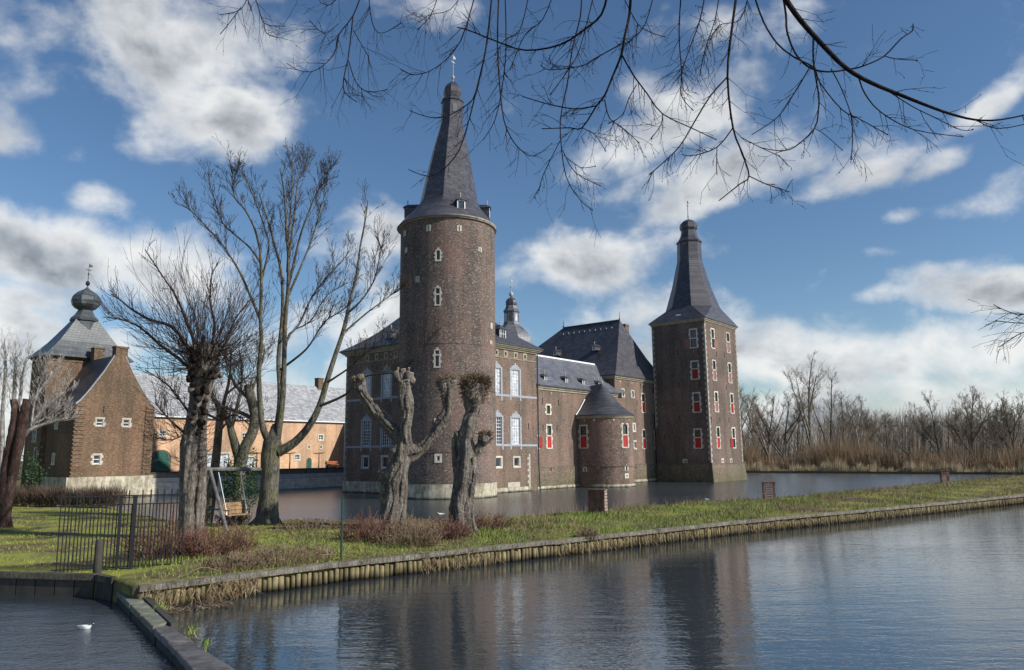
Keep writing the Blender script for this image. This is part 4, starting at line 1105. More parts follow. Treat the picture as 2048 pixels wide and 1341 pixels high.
def build_quay():
    q0 = 31.6; s0, s1 = -17.0, 18.5
    B = Bld('quay_wall', 'grey stone quay wall of the farmyard rising from the moat', s0, q0, None, 'wall')
    f = fn_q(q0)
    mb = MB(); facade(mb, f, s0, s1, -.6, 2.0); B.put(mb, 'wall_core', 'bluestone')
    me = None; rows = [(0.12, .36), (.38, .62), (.64, .88), (.9, 1.14), (1.16, 1.38)]
    rng = random.Random(3); cnt = 0; extra = MB()
    for ri, (za, zb) in enumerate(rows):
        u = s0 + .05 + rng.random() * .4
        while u < s1 - .3:
            w_ = rng.uniform(.42, .85); pr = rng.uniform(.03, .09)
            ub(extra, f, u, min(s1, u + w_ - .035), za + rng.uniform(-.01, .01), zb + rng.uniform(-.01, .01), -.05, pr); u += w_
    o = B.put(extra, 'quay_stones', MAT['quay_stone']); o['kind'] = 'stuff'
    mb = MB(); ub(mb, f, s0, s1, 1.42, 1.98, -.3, .05); B.put(mb, 'render_band', MAT['concrete'])
    mb = MB(); ub(mb, f, s0, s1, 1.98, 2.56, -1.0, .02); B.put(mb, 'parapet', MAT['parapet'])
    mb = MB(); ub(mb, f, s0, s1, 2.56, 2.66, -1.05, .1); B.put(mb, 'coping', MAT['dark_stone'])
MAT['quay_stone'] = plain('quay_block_stone', (.6, .56, .46), .9, .4, 1.4)
MAT['concrete'] = plain('grey_render', (.42, .41, .385), .9, .25, 1)
MAT['dark_stone'] = plain('mossy_dark_coping', (.05, .047, .04), .9, .35, 2)
MAT['parapet'] = plain('weathered_parapet', (.13, .12, .105), .9, .35, 1.5)
build_quay()
# ================================================================ WATER, LAND, SHORES
def interp(tab, x):
    for (a, b) in zip(tab, tab[1:]):
        if x <= b[0]:
            t = (x - a[0]) / (b[0] - a[0]); return a[1] + (b[1] - a[1]) * t
    return tab[-1][1]
ZL = .65
FRONT = [(-420, 1138), (0, 1146), (195, 1151), (232, 1158), (275, 1174), (380, 1161), (480, 1149), (680, 1125), (900, 1103), (1150, 1077), (1300, 1061), (1500, 1040), (1750, 1018), (2048, 990), (2340, 965)]
BACK = [(-420, 985), (170, 985), (205, 1000), (232, 1018), (290, 1029), (345, 1042), (400, 1048), (450, 1046), (520, 1049), (590, 1040), (640, 1043), (700, 1048), (760, 1044), (1000, 1046), (1100, 1036), (1200, 1027), (1400, 1011), (1540, 1003), (1750, 983), (1900, 966), (2048, 952), (2340, 932)]
def land(x, t):
    """point of the grassy spit: x is the column it was surveyed at, t = 0 on the near edge and 1 on the moat edge"""
    a = G(x, interp(FRONT, x), ZL); b = G(x, interp(BACK, x), .3 if x > 205 else ZL)
    p = a.lerp(b, t)
    hump = .22 if x > 600 else .1
    z = ZL - .05 + hump * sin(pi * min(1, t * 1.05)) * (1 if x > 300 else .4)
    if x > 205:
        k = max(0, (t - .86) / .14); z = z * (1 - k) + (-.35) * k
        k = max(0, (.03 - t) / .03)
    z += .05 * mnoise.noise(Vector((p.x * .5, p.y * .5, 0))) + .02 * mnoise.noise(Vector((p.x * 2, p.y * 2, 3)))
    return Vector((p.x, p.y, z))
def land_px(x, y):
    """land point seen at a pixel"""
    a, b = interp(FRONT, x), interp(BACK, x)
    best = min((abs((CAM + ray(x, y) * 0).z * 0 + proj_y(land(x, t / 60)) - y), t / 60) for t in range(61))
    return land(x, best[1])
def proj_y(P):
    v = P - CAM; return CY - F * v.dot(UP) / v.dot(FW)

def build_ground():
    vs, fs = [], []
    xs = list(range(-420, 2341, 12)); rows = 22
    for x in xs:
        for j in range(rows + 1):
            t = (j / rows); t = t if x < 205 else (t * .8 if t < .9 else .72 + (t - .9) * 2.8)
            vs.append(land(x, t))
    R = rows + 1
    for i in range(len(xs) - 1):
        for j in range(rows): fs.append((i * R + j, (i + 1) * R + j, (i + 1) * R + j + 1, i * R + j + 1))
    # skirt under the near edge
    o = len(vs)
    for i, x in enumerate(xs):
        p = vs[i * R]; vs.append(Vector((p.x, p.y, -.8)))
    for i in range(len(xs) - 1): fs.append((i * R, o + i, o + i + 1, (i + 1) * R))
    mb = MB(); mb.add(vs, fs)
    o = mb.build('lawn_ground', MAT['soil'], None, True); tag(o, kind='structure')
    # outer terrain ring
    sh = [G(1380, 945, 0), G(1495, 946, 0), G(1620, 946.5, 0), G(1750, 947.5, 0), G(1900, 948.5, 0), G(2040, 949.5, 0), Vector((112, 118, 0)), Vector((165, 90, 0)), Vector((170, 20, 0)), Vector((110, -12, 0)), Vector((30, -1, 0)), Vector((-40, -1, 0)), Vector((-95, 8, 0)), Vector((-110, 60, 0)),
          Wd(-34, 30), Wd(-26.2, 33), Wd(-26, 40), Wd(20, 40), Wd(60, 40), Wd(76, 22)]
    bm = bmesh.new()
    inner = [bm.verts.new((p.x, p.y, .35)) for p in sh]
    outer = [bm.verts.new((3500 * cos(2 * pi * i / 24), 3500 * sin(2 * pi * i / 24), .35)) for i in range(24)]
    ed = []
    for ring in (inner, outer):
        for i in range(len(ring)): ed.append(bm.edges.new((ring[i], ring[(i + 1) % len(ring)])))
    bmesh.ops.triangle_fill(bm, use_beauty=True, edges=ed)
    low = [bm.verts.new((p.co.x, p.co.y, -1.2)) for p in inner]
    for i in range(len(inner)):
        j = (i + 1) % len(inner); bm.faces.new((inner[i], inner[j], low[j], low[i]))
    me = bpy.data.meshes.new('ground'); bm.to_mesh(me); bm.free(); me.materials.append(MAT['far_ground'])
    o = bpy.data.objects.new('ground', me); C.objects.link(o); tag(o, kind='structure')
    mb = MB(); a = [Wd(-17.2, 31.9), Wd(27, 31.9), Wd(27, 60), Wd(-17.2, 60)]
    mb.hexa([(p.x, p.y, -1) for p in a] + [(p.x, p.y, 2.5) for p in a]); o = mb.build('farmyard_ground', MAT['far_ground']); tag(o, kind='structure')
    pond = [G(227, 1158, 0), G(303, 1236, 0), G(365, 1292, 0), G(430, 1341, 0), G(495, 1400, 0), Vector((-2.0, 4, 0)), Vector((-2, -14, 0)), Vector((120, -14, 0)), Vector((150, 40, 0))]
    edge = [land(x, .25) for x in range(2340, 240, -60)]
    mb = MB(); mb.poly([(p.x, p.y, .004) for p in pond + edge]); o = mb.build('pond_water', MAT['pond']); tag(o, kind='structure')
    lp = [G(-420, 1147, 0), G(0, 1150, 0), G(195, 1156, 0), G(227, 1158, 0), G(303, 1236, 0), G(365, 1292, 0), G(430, 1341, 0), G(495, 1400, 0), Vector((-2.0, 4, 0)), Vector((-2, -14, 0)), Vector((-60, -14, 0)), Vector((-80, 14, 0))]
    mb = MB(); mb.poly([(p.x, p.y, .004) for p in lp]); o = mb.build('basin_water', MAT['basin']); tag(o, kind='structure')
    mb = MB(); mb.poly([(-130, -20, 0), (200, -20, 0), (200, 190, 0), (-130, 190, 0)])
    o = mb.build('moat_water', MAT['water']); tag(o, kind='structure')
    mb = MB(); mb.poly([(-130, -20, -1.1), (200, -20, -1.1), (200, 190, -1.1), (-130, 190, -1.1)])
    o = mb.build('moat_bed', MAT['soil']); tag(o, kind='structure')

def water_mat(name, dist, sx, gust_lo, fine, rough, ior=1.85):
    q = M(name, rough, .5); q.b.inputs['IOR'].default_value = ior
    geo = q.new('ShaderNodeNewGeometry'); pos = geo.outputs['Position']
    q.col(q.ramp(q.noise(.06, 3, .5, pos), [(.35, (.022, .03, .036)), (.65, (.036, .046, .052))]))
    v1 = q.mapping((.42 * sx, 1.35, 1), pos, rot=(0, 0, .12)); v2 = q.mapping((.7 * sx, 1.5, 1), pos, rot=(0, 0, -.2))
    hgt = q.math('ADD', q.math('MULTIPLY', q.noise(1.05, 3, .5, v1, .5), 1.0), q.math('MULTIPLY', q.noise(3.4, 2, .5, v2, .3), .42))
    hgt = q.math('ADD', hgt, q.math('MULTIPLY', q.noise(11, 1, .5, v2), fine))
    gust = q.ramp(q.noise(.07, 3, .55, q.mapping((.6, 1, 1), pos)), [(.38, (gust_lo,) * 3), (.6, (1, 1, 1))])
    bn = q.new('ShaderNodeBump'); bn.inputs['Strength'].default_value = 1.0; bn.inputs['Distance'].default_value = dist
    q.lk(q.math('MULTIPLY', hgt, gust), bn.inputs['Height']); q.lk(bn.outputs[0], q.b.inputs['Normal']); return q.m
MAT['water'] = water_mat('choppy_moat_water', .045, 1.3, .8, .2, .2, 3.0)
MAT['basin'] = water_mat('wind_ruffled_basin_water', .045, 1.4, .8, .35, .2, 3.4)
MAT['pond'] = water_mat('rippled_pond_water', .018, .9, .45, .24, .045, 2.6)
q = M('grassy_soil', .95, .1)
geo = q.new('ShaderNodeNewGeometry'); pos = geo.outputs['Position']
g1 = q.ramp(q.noise(.9, 5, .7, pos), [(.3, (.14, .165, .036)), (.55, (.24, .25, .058)), (.75, (.3, .27, .1))])
d1 = q.ramp(q.noise(3, 5, .7, pos), [(.3, (.07, .055, .034)), (.6, (.15, .115, .072)), (.75, (.24, .2, .12))])
q.col(q.mix(q.ramp(q.noise(.3, 4, .6, pos), [(.44, (0, 0, 0)), (.58, (1, 1, 1))]), g1, d1)); q.bump(q.noise(6, 4, .7, pos), .8, .06)
MAT['soil'] = q.m
q = M('far_ground', .95, .1)
geo = q.new('ShaderNodeNewGeometry'); pos = geo.outputs['Position']
q.col(q.ramp(q.noise(.05, 6, .7, pos), [(.3, (.07, .075, .03)), (.55, (.14, .115, .06)), (.75, (.18, .15, .08))])); MAT['far_ground'] = q.m
def leafy(name, stops, scale=1.0, rough=.8):
    q = M(name, rough, .2); geo = q.new('ShaderNodeNewGeometry')
    q.col(q.ramp(q.noise(scale, 4, .7, geo.outputs['Position']), stops)); return q.m
MAT['lawn'] = leafy('short_lawn_grass', [(.25, (.15, .18, .032)), (.5, (.28, .30, .06)), (.75, (.40, .37, .11))], 2.2)
MAT['dike'] = leafy('rough_bank_grass', [(.25, (.10, .165, .028)), (.5, (.185, .24, .055)), (.72, (.34, .34, .11))], 1.1)
MAT['straw'] = leafy('dry_straw_grass', [(.3, (.15, .11, .06)), (.6, (.29, .22, .13)), (.8, (.42, .35, .22))], 2.0)
MAT['reed'] = leafy('winter_reed', [(.3, (.24, .19, .11)), (.6, (.40, .32, .2)), (.8, (.48, .40, .26))], .25)
MAT['scrub'] = leafy('brown_scrub_twigs', [(.28, (.15, .115, .07)), (.45, (.25, .185, .115)), (.6, (.29, .195, .115)), (.8, (.2, .18, .095))], .11)
MAT['wood_far'] = leafy('far_bare_twigs', [(.3, (.18, .15, .12)), (.7, (.29, .24, .185))], .08)  # distance haze put into the colour as lighter twigs
MAT['redtwig'] = leafy('red_brown_twigs', [(.3, (.075, .035, .028)), (.55, (.145, .075, .056)), (.8, (.26, .185, .135))], 1.6)
MAT['deadtwig'] = leafy('dead_brown_twigs', [(.3, (.09, .06, .04)), (.6, (.2, .145, .095)), (.8, (.36, .29, .21))], 2)
MAT['hedge'] = leafy('winter_hedge_twigs', [(.3, (.06, .042, .032)), (.6, (.12, .085, .06)), (.8, (.19, .14, .1))], .7)
MAT['ivy'] = leafy('ivy_leaves', [(.3, (.012, .03, .012)), (.6, (.03, .065, .022)), (.8, (.07, .11, .045))], 3, .5)

def bark(name, a, b, c, scale=3.0, mossc=None):
    q = M(name, .9, .2)
    geo = q.new('ShaderNodeNewGeometry'); pos = geo.outputs['Position']
    n = q.noise(scale * 1.6, 8, .75, q.mapping((1, 1, .14), pos), 1.0)
    col = q.ramp(n, [(.3, a), (.52, b), (.72, c)])
    dark = q.ramp(q.noise(scale * .5, 4, .65, pos), [(.3, (.5, .48, .46)), (.6, (1.05, 1.05, 1.05))])
    col = q.mix(1.0, col, dark, 'MULTIPLY')
    if mossc: col = q.mix(q.math('MULTIPLY', q.ramp(q.noise(1.2, 4, .6, pos), [(.5, (0, 0, 0)), (.68, (1, 1, 1))]), .7), col, mossc)
    q.col(q.mix(1.0, col, q.ramp(q.noise(scale * 6, 3, .7, q.mapping((1, 1, .3), pos)), [(.38, (.5, .48, .46)), (.52, (1.08, 1.08, 1.08))]), 'MULTIPLY')); q.bump(n, 1.0, .12); return q.m
MAT['bark_grey'] = bark('grey_lopped_bark', (.07, .06, .052), (.21, .188, .16), (.42, .39, .345), 4.5)
MAT['bark_tree'] = bark('greenish_grey_bark', (.06, .056, .045), (.145, .136, .11), (.27, .255, .215), 3, (.14, .14, .05))
MAT['bark_twig'] = bark('brown_twig_bark', (.03, .026, .024), (.06, .051, .045), (.11, .097, .087))
MAT['bark_shoot'] = bark('dark_shoot_bark', (.03, .02, .018), (.065, .044, .038), (.12, .092, .08))
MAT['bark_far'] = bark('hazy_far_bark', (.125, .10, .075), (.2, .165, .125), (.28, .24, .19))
MAT['bark_burr'] = bark('dark_burr_bark', (.018, .014, .012), (.045, .036, .03), (.1, .085, .07), 6)
MAT['bark_dark'] = bark('dark_red_brown_bark', (.035, .02, .017), (.075, .045, .038), (.14, .1, .09))
MAT['bark_over'] = bark('purple_brown_bark', (.018, .012, .014), (.035, .022, .026), (.085, .066, .066), 9)
MAT['bark_pale'] = bark('pale_dead_bark', (.25, .225, .2), (.42, .39, .36), (.6, .57, .53))
MAT['cutwood'] = plain('fresh_cut_wood', (.55, .42, .32), .8, .15, 5)
MAT['pile_wood'] = None
q = M('weathered_pile_wood', .9, .2)
geo = q.new('ShaderNodeNewGeometry'); pos = geo.outputs['Position']
sp = q.new('ShaderNodeSeparateXYZ'); q.lk(pos, sp.inputs[0])
pc = q.ramp(q.noise(6, 5, .7, q.mapping((1, 1, .2), pos)), [(.3, (.10, .085, .05)), (.55, (.24, .205, .12)), (.75, (.36, .32, .21))])
pc = q.mix(1.0, pc, q.ramp(q.random(), [(0, (.55, .55, .5)), (1, (1.15, 1.1, 1.0))]), 'MULTIPLY')
wet = q.ramp(q.math('ADD', sp.outputs[2], q.math('MULTIPLY', q.noise(2.5, 3, .6, pos), .25)), [(.16, (.035, .034, .02)), (.42, (1, 1, 1))])
q.col(q.mix(1.0, pc, wet, 'MULTIPLY')); q.bump(q.noise(9, 4, .7, q.mapping((1, 1, .2), pos)), .6, .02); MAT['pile_wood'] = q.m
MAT['plank'] = bark('grey_plank', (.13, .115, .09), (.24, .22, .18), (.34, .315, .27), 5)
MAT['plank_dark'] = bark('dark_wet_plank', (.06, .055, .042), (.125, .115, .09), (.2, .185, .15), 5)
MAT['swing_wood'] = bark('silvered_swing_beam', (.12, .115, .115), (.22, .215, .21), (.33, .32, .31), 5)
MAT['bench_wood'] = bark('warm_bench_wood', (.26, .16, .085), (.42, .28, .16), (.52, .37, .23), 4)
MAT['slat_wood'] = bark('red_brown_slat', (.16, .085, .06), (.26, .15, .115), (.36, .24, .2), 4)
MAT['slat_sunlit'] = bark('sunlit_slat_end', (.3, .25, .21), (.42, .36, .31), (.5, .44, .39), 4)  # paler slat copy: sunlight on the box's right side painted into the colour
q = M('wet_slab_stone', .55, .4)
geo = q.new('ShaderNodeNewGeometry'); pos = geo.outputs['Position']
q.col(q.ramp(q.noise(2.2, 6, .7, pos), [(.28, (.035, .034, .034)), (.5, (.095, .09, .09)), (.72, (.18, .172, .17))])); q.bump(q.noise(7, 5, .7, pos), .5, .03); MAT['slab'] = q.m
q = M('mossy_concrete_slab', .8, .3)
geo = q.new('ShaderNodeNewGeometry'); pos = geo.outputs['Position']
q.col(q.ramp(q.noise(2.2, 6, .7, pos), [(.28, (.06, .064, .042)), (.5, (.15, .155, .115)), (.75, (.28, .285, .25))])); q.bump(q.noise(9, 5, .7, pos), .4, .03); MAT['slab_moss'] = q.m
build_ground()

# ---------------------------------------------------------------- pile-lined bank
def build_bank():
    root = thing('pile_bank_edging', 'timber edging of round piles and a top rail along the grass dike', 'bank edging', G(275, 1174, ZL))
    line = [G(x, interp(FRONT, x), ZL) for x in range(275, 2341, 5)]
    pts = [Vector((p.x, p.y)) for p in line]
    rt = Vector((root.location.x, root.location.y))
    cum = [0]
    for a, b in zip(pts, pts[1:]): cum.append(cum[-1] + (b - a).length)
    def along(d):
        import bisect
        i = min(len(cum) - 2, max(0, bisect.bisect_right(cum, d) - 1)); t = (d - cum[i]) / max(1e-6, cum[i + 1] - cum[i])
        p = pts[i].lerp(pts[i + 1], t); tg = (pts[i + 1] - pts[i]).normalized(); return p, tg
    meshes = []
    for k in range(5):
        mb = MB(); r = .078 + .008 * k
        mb.lathe([(r, -.75), (r * 1.02, -.1), (r * .97, .38 + .025 * (k % 3)), (r * .8, .42 + .025 * (k % 3)), (.01, .43 + .025 * (k % 3))], 7, cap=False)
        me = mb.mesh('pile', True); me.materials.append(MAT['pile_wood']); meshes.append(me)
    rng = random.Random(11); d = .1; n = 0; rest = MB(); L = cum[-1]
    while d < L:
        p, tg = along(d); out = Vector((tg.y, -tg.x))
        pos = p - rt + out * (.06 + rng.uniform(-.012, .025))
        if n < 290:
            o = bpy.data.objects.new('pile', meshes[rng.randrange(5)]); C.objects.link(o); o.parent = root
            o.location = (pos.x, pos.y, -ZL + rng.uniform(-.03, .03)); o.rotation_euler = (rng.uniform(-.05, .05), rng.uniform(-.06, .06), rng.random() * 6)
        else:
            r = rng.uniform(.075, .105); rest.lathe([(r, -ZL - .6), (r, -ZL + .4), (.01, -ZL + .45)], 5, (pos.x, pos.y), rng.random(), cap=False)
        n += 1; d += rng.uniform(.17, .215) if d < 60 else rng.uniform(.22, .3)
    o = rest.build('piles', MAT['pile_wood'], root); o['kind'] = 'stuff'
    d = -.1
    while d < L:
        ln = 3.2; a, tg = along(max(0, d)); b, tg2 = along(min(L, d + ln - .02)); out = Vector((tg.y, -tg.x))
        mb = MB(); a = a - rt; b = b - rt; t0, t1 = .0, .11
        za, zb = rng.uniform(-.02, .02), rng.uniform(-.02, .02)
        A0, A1, B0, B1 = a + out * .02, a + out * .2, b + out * .02, b + out * .2
        mb.hexa([(A1.x, A1.y, -.13 + za), (B1.x, B1.y, -.13 + zb), (B0.x, B0.y, -.13 + zb), (A0.x, A0.y, -.13 + za), (A1.x, A1.y, .03 + za), (B1.x, B1.y, .03 + zb), (B0.x, B0.y, .05 + zb), (A0.x, A0.y, .05 + za)])
        mb.build('rail_plank', MAT['plank'], root); d += ln
    # bank left of the dam
    r2 = thing('lawn_edging', 'low dark timber edging along the lawn under the iron fence', 'bank edging', G(0, 1146, ZL))
    pl = [G(x, interp(FRONT, x), ZL) for x in (-420, -200, 0, 195, 228)]
    for a, b in zip(pl, pl[1:]):
        dv = (b - a); k = max(1, int(dv.length / 3))
        for i in range(k):
            p0 = a + dv * (i / k) - r2.location; p1 = a + dv * ((i + .99) / k) - r2.location; y = -.12
            mb = MB(); mb.hexa([(p0.x, p0.y + y, -.14), (p1.x, p1.y + y, -.14), (p1.x, p1.y + .08, -.14), (p0.x, p0.y + .08, -.14), (p0.x, p0.y + y, .04), (p1.x, p1.y + y, .04), (p1.x, p1.y + .08, .05), (p0.x, p0.y + .08, .05)])
            mb.build('rail_plank', MAT['plank_dark'], r2)
            m2 = 5
            mb = MB()
            for j in range(m2):
                u0 = p0.lerp(p1, j / m2); u1 = p0.lerp(p1, (j + .94) / m2)
                mb.hexa([(u0.x, u0.y - .06, -1.2), (u1.x, u1.y - .06, -1.2), (u1.x, u1.y + .02, -1.2), (u0.x, u0.y + .02, -1.2), (u0.x, u0.y - .06, -.15), (u1.x, u1.y - .06, -.15), (u1.x, u1.y + .02, -.15), (u0.x, u0.y + .02, -.15)])
            mb.build('sheet_boards', MAT['dark_stone'], r2)
build_bank()

# ---------------------------------------------------------------- dam of slabs between the two ponds
def build_dam():
    zt = .32
    Lp = [G(x, y, zt) for x, y in ((211, 1160), (262, 1212), (312, 1262), (345, 1292), (385, 1341), (430, 1400))]
    Rp = [G(x, y, zt) for x, y in ((243, 1157), (296, 1208), (342, 1252), (404, 1292), (476, 1341), (560, 1400))]
    root = thing('slab_dam', 'narrow dam of wet stone slabs dividing the two ponds', 'dam', (Lp[2].x, Lp[2].y, 0))
    o = root.location
    def P(t, k):
        a = Lp if k == 0 else Rp; i = min(len(a) - 2, int(t)); return a[i].lerp(a[i + 1], t - i)
    n = 11; T = len(Lp) - 1
    rng = random.Random(5)
    ts = [0, .5, .95, 1.42, 1.9, 2.32, 2.75, 3.2, 3.6, 4.0, 4.5, 5]
    for i in range(len(ts) - 1):
        t0, t1 = ts[i] + .012, ts[i + 1] - .012
        c = [P(t0, 0), P(t0, 1), P(t1, 1), P(t1, 0)]; dz = rng.uniform(-.02, .02)
        late = i >= 4
        up = [(p.x - o.x, p.y - o.y, zt + dz - (.03 if late and k in (1, 2) else 0)) for k, p in enumerate(c)]
        dn = [(p.x - o.x, p.y - o.y, zt - .16) for p in c]
        mb = MB(); mb.hexa([dn[0], dn[3], dn[2], dn[1], up[0], up[3], up[2], up[1]])
        s = mb.build('slab', MAT['slab'] if late else MAT['slab_moss'], root)
        bv = s.modifiers.new('edge', 'BEVEL'); bv.width = .025; bv.segments = 2
    body = MB()
    for i in range(T):
        a, b, c, d = Lp[i], Rp[i], Rp[i + 1], Lp[i + 1]
        q_ = [Vector((p.x - o.x, p.y - o.y, 0)) for p in (a, b, c, d)]; m_ = sum(q_, Vector()) / 4
        q_ = [m_ + (v - m_) * .96 for v in q_]
        body.hexa([(v.x, v.y, -1) for v in (q_[0], q_[3], q_[2], q_[1])] + [(v.x, v.y, zt - .17) for v in (q_[0], q_[3], q_[2], q_[1])])
    body.build('wall_core', MAT['dark_stone'], root)
    kb = MB()
    for i in range(2):
        a, c = Rp[i], Rp[i + 1]; d = (c - a).normalized(); nn = Vector((-d.y, d.x, 0)) * -1
        if nn.x < 0: nn = -nn
        p = [a - o, c - o, c - o + nn * .16, a - o + nn * .16]
        kb.hexa([(v.x, v.y, -.5) for v in p] + [(v.x, v.y, zt + .05) for v in p])
    kb.build('side_kerb', MAT['dark_stone'], root)
build_dam()
# ================================================================ TREES
rng = random.Random(21)
TW = [.0025]        # thinnest twig radius for the tree being built
def rv(r, k=1.0): return Vector((r.uniform(-k, k), r.uniform(-k, k), r.uniform(-k, k)))
def bud(mb, p, d, s):
    d = d.normalized(); a = d.orthogonal().normalized() * s * .45; b = d.cross(a).normalized() * s * .45
    mb.add([p - d * s * .3, p + a, p + b, p - a - b, p + d * s], [(0, 1, 2), (0, 2, 3), (0, 3, 1), (4, 2, 1), (4, 3, 2), (4, 1, 3)])
def twig(mb, p, d, L, r, lv, r_, up=.15, kids=4, ang=.7, buds=0.0, seg=4, n=4, shrink=.55):
    """a branch that wanders towards d, sheds side twigs and thins out"""
    pts = [p.copy()]; d = d.normalized(); rr = [r]
    for i in range(seg):
        d = (d + rv(r_, .16) + Vector((0, 0, up * .35))).normalized()
        pts.append(pts[-1] + d * (L / seg)); rr.append(max(r * (1 - .72 * (i + 1) / seg), TW[0]))
    mb.tube(pts, rr, n if lv > 0 else 3, cap=False)
    if buds and lv <= 0:
        for i in range(1, seg + 1):
            if r_.random() < .38: bud(mb, pts[i] + rv(r_, buds * .5), rv(r_), buds * r_.uniform(.6, 1.2))
    if lv > 0:
        for c in range(kids):
            t = r_.uniform(.25, 1.0); i = min(seg - 1, int(t * seg)); q_ = pts[i].lerp(pts[i + 1], t * seg - i)
            ax = rv(r_).normalized(); dd = (pts[i + 1] - pts[i]).normalized()
            nd = dd + ax.cross(dd).normalized() * r_.uniform(.6, 1.2) * ang + Vector((0, 0, up))
            twig(mb, q_, nd, L * shrink * r_.uniform(.6, 1.15), rr[i] * .6, lv - 1, r_, up, kids, ang, buds, max(2, seg - 1), n, shrink)
def smooth_path(pts, k=3):
    """Catmull-Rom through the surveyed points"""
    out = []
    P = [pts[0]] + list(pts) + [pts[-1]]
    for i in range(1, len(P) - 2):
        a, b, c, d = P[i - 1:i + 3]
        for j in range(k):
            t = j / k
            out.append(.5 * ((2 * b) + (c - a) * t + (2 * a - 5 * b + 4 * c - d) * t * t + (3 * b - a - 3 * c + d) * t ** 3))
    out.append(P[-2]); return out
def limb(pxs, Y, dY=0.0, wob=0.0, w0=None, w1=None, k=2, r_=rng):
    """surveyed limb: (x, y[, width in px]) at distance Y drifting by dY along its length -> (points, radii)"""
    n = len(pxs); P, R = [], []
    for i, e in enumerate(pxs):
        yy = Y + dY * i / max(1, n - 1) + r_.uniform(-wob, wob)
        P.append(at(e[0], e[1], yy)); w = e[2] if len(e) > 2 else w0 + (w1 - w0) * i / max(1, n - 1)
        R.append(w / 2 * yy / F)
    Q = smooth_path(P, k); m_ = len(Q)
    RR = [R[min(n - 1, int(i / k))] * (1 - (i / k - int(i / k))) + R[min(n - 1, int(i / k) + 1)] * (i / k - int(i / k)) for i in range(m_)]
    return Q, RR
def side_twigs(mb, Q, R, count, L, lv, r_, t0=.2, up=.3, kids=3, ang=.9, buds=0.0, rmax=.03, spread=None):
    for c in range(count):
        t = r_.uniform(t0, 1.0); i = min(len(Q) - 2, int(t * (len(Q) - 1))); p = Q[i].lerp(Q[i + 1], r_.random())
        dd = (Q[i + 1] - Q[i]).normalized(); ax = rv(r_).normalized()
        nd = dd * .8 + ax.cross(dd).normalized() * ang + Vector((0, 0, up))
        twig(mb, p, nd, L * r_.uniform(.5, 1.15) * (1.15 - .4 * t), min(rmax, R[i] * .55), lv, r_, up * .5, kids, .75, buds)

def rel(mb, loc):
    mb.v = [(a - loc[0], b - loc[1], c - loc[2]) for a, b, c in mb.v]
def part(mb, name, mat, root, smooth=True):
    rel(mb, root.location); return mb.build(name, MAT[mat], root, smooth)

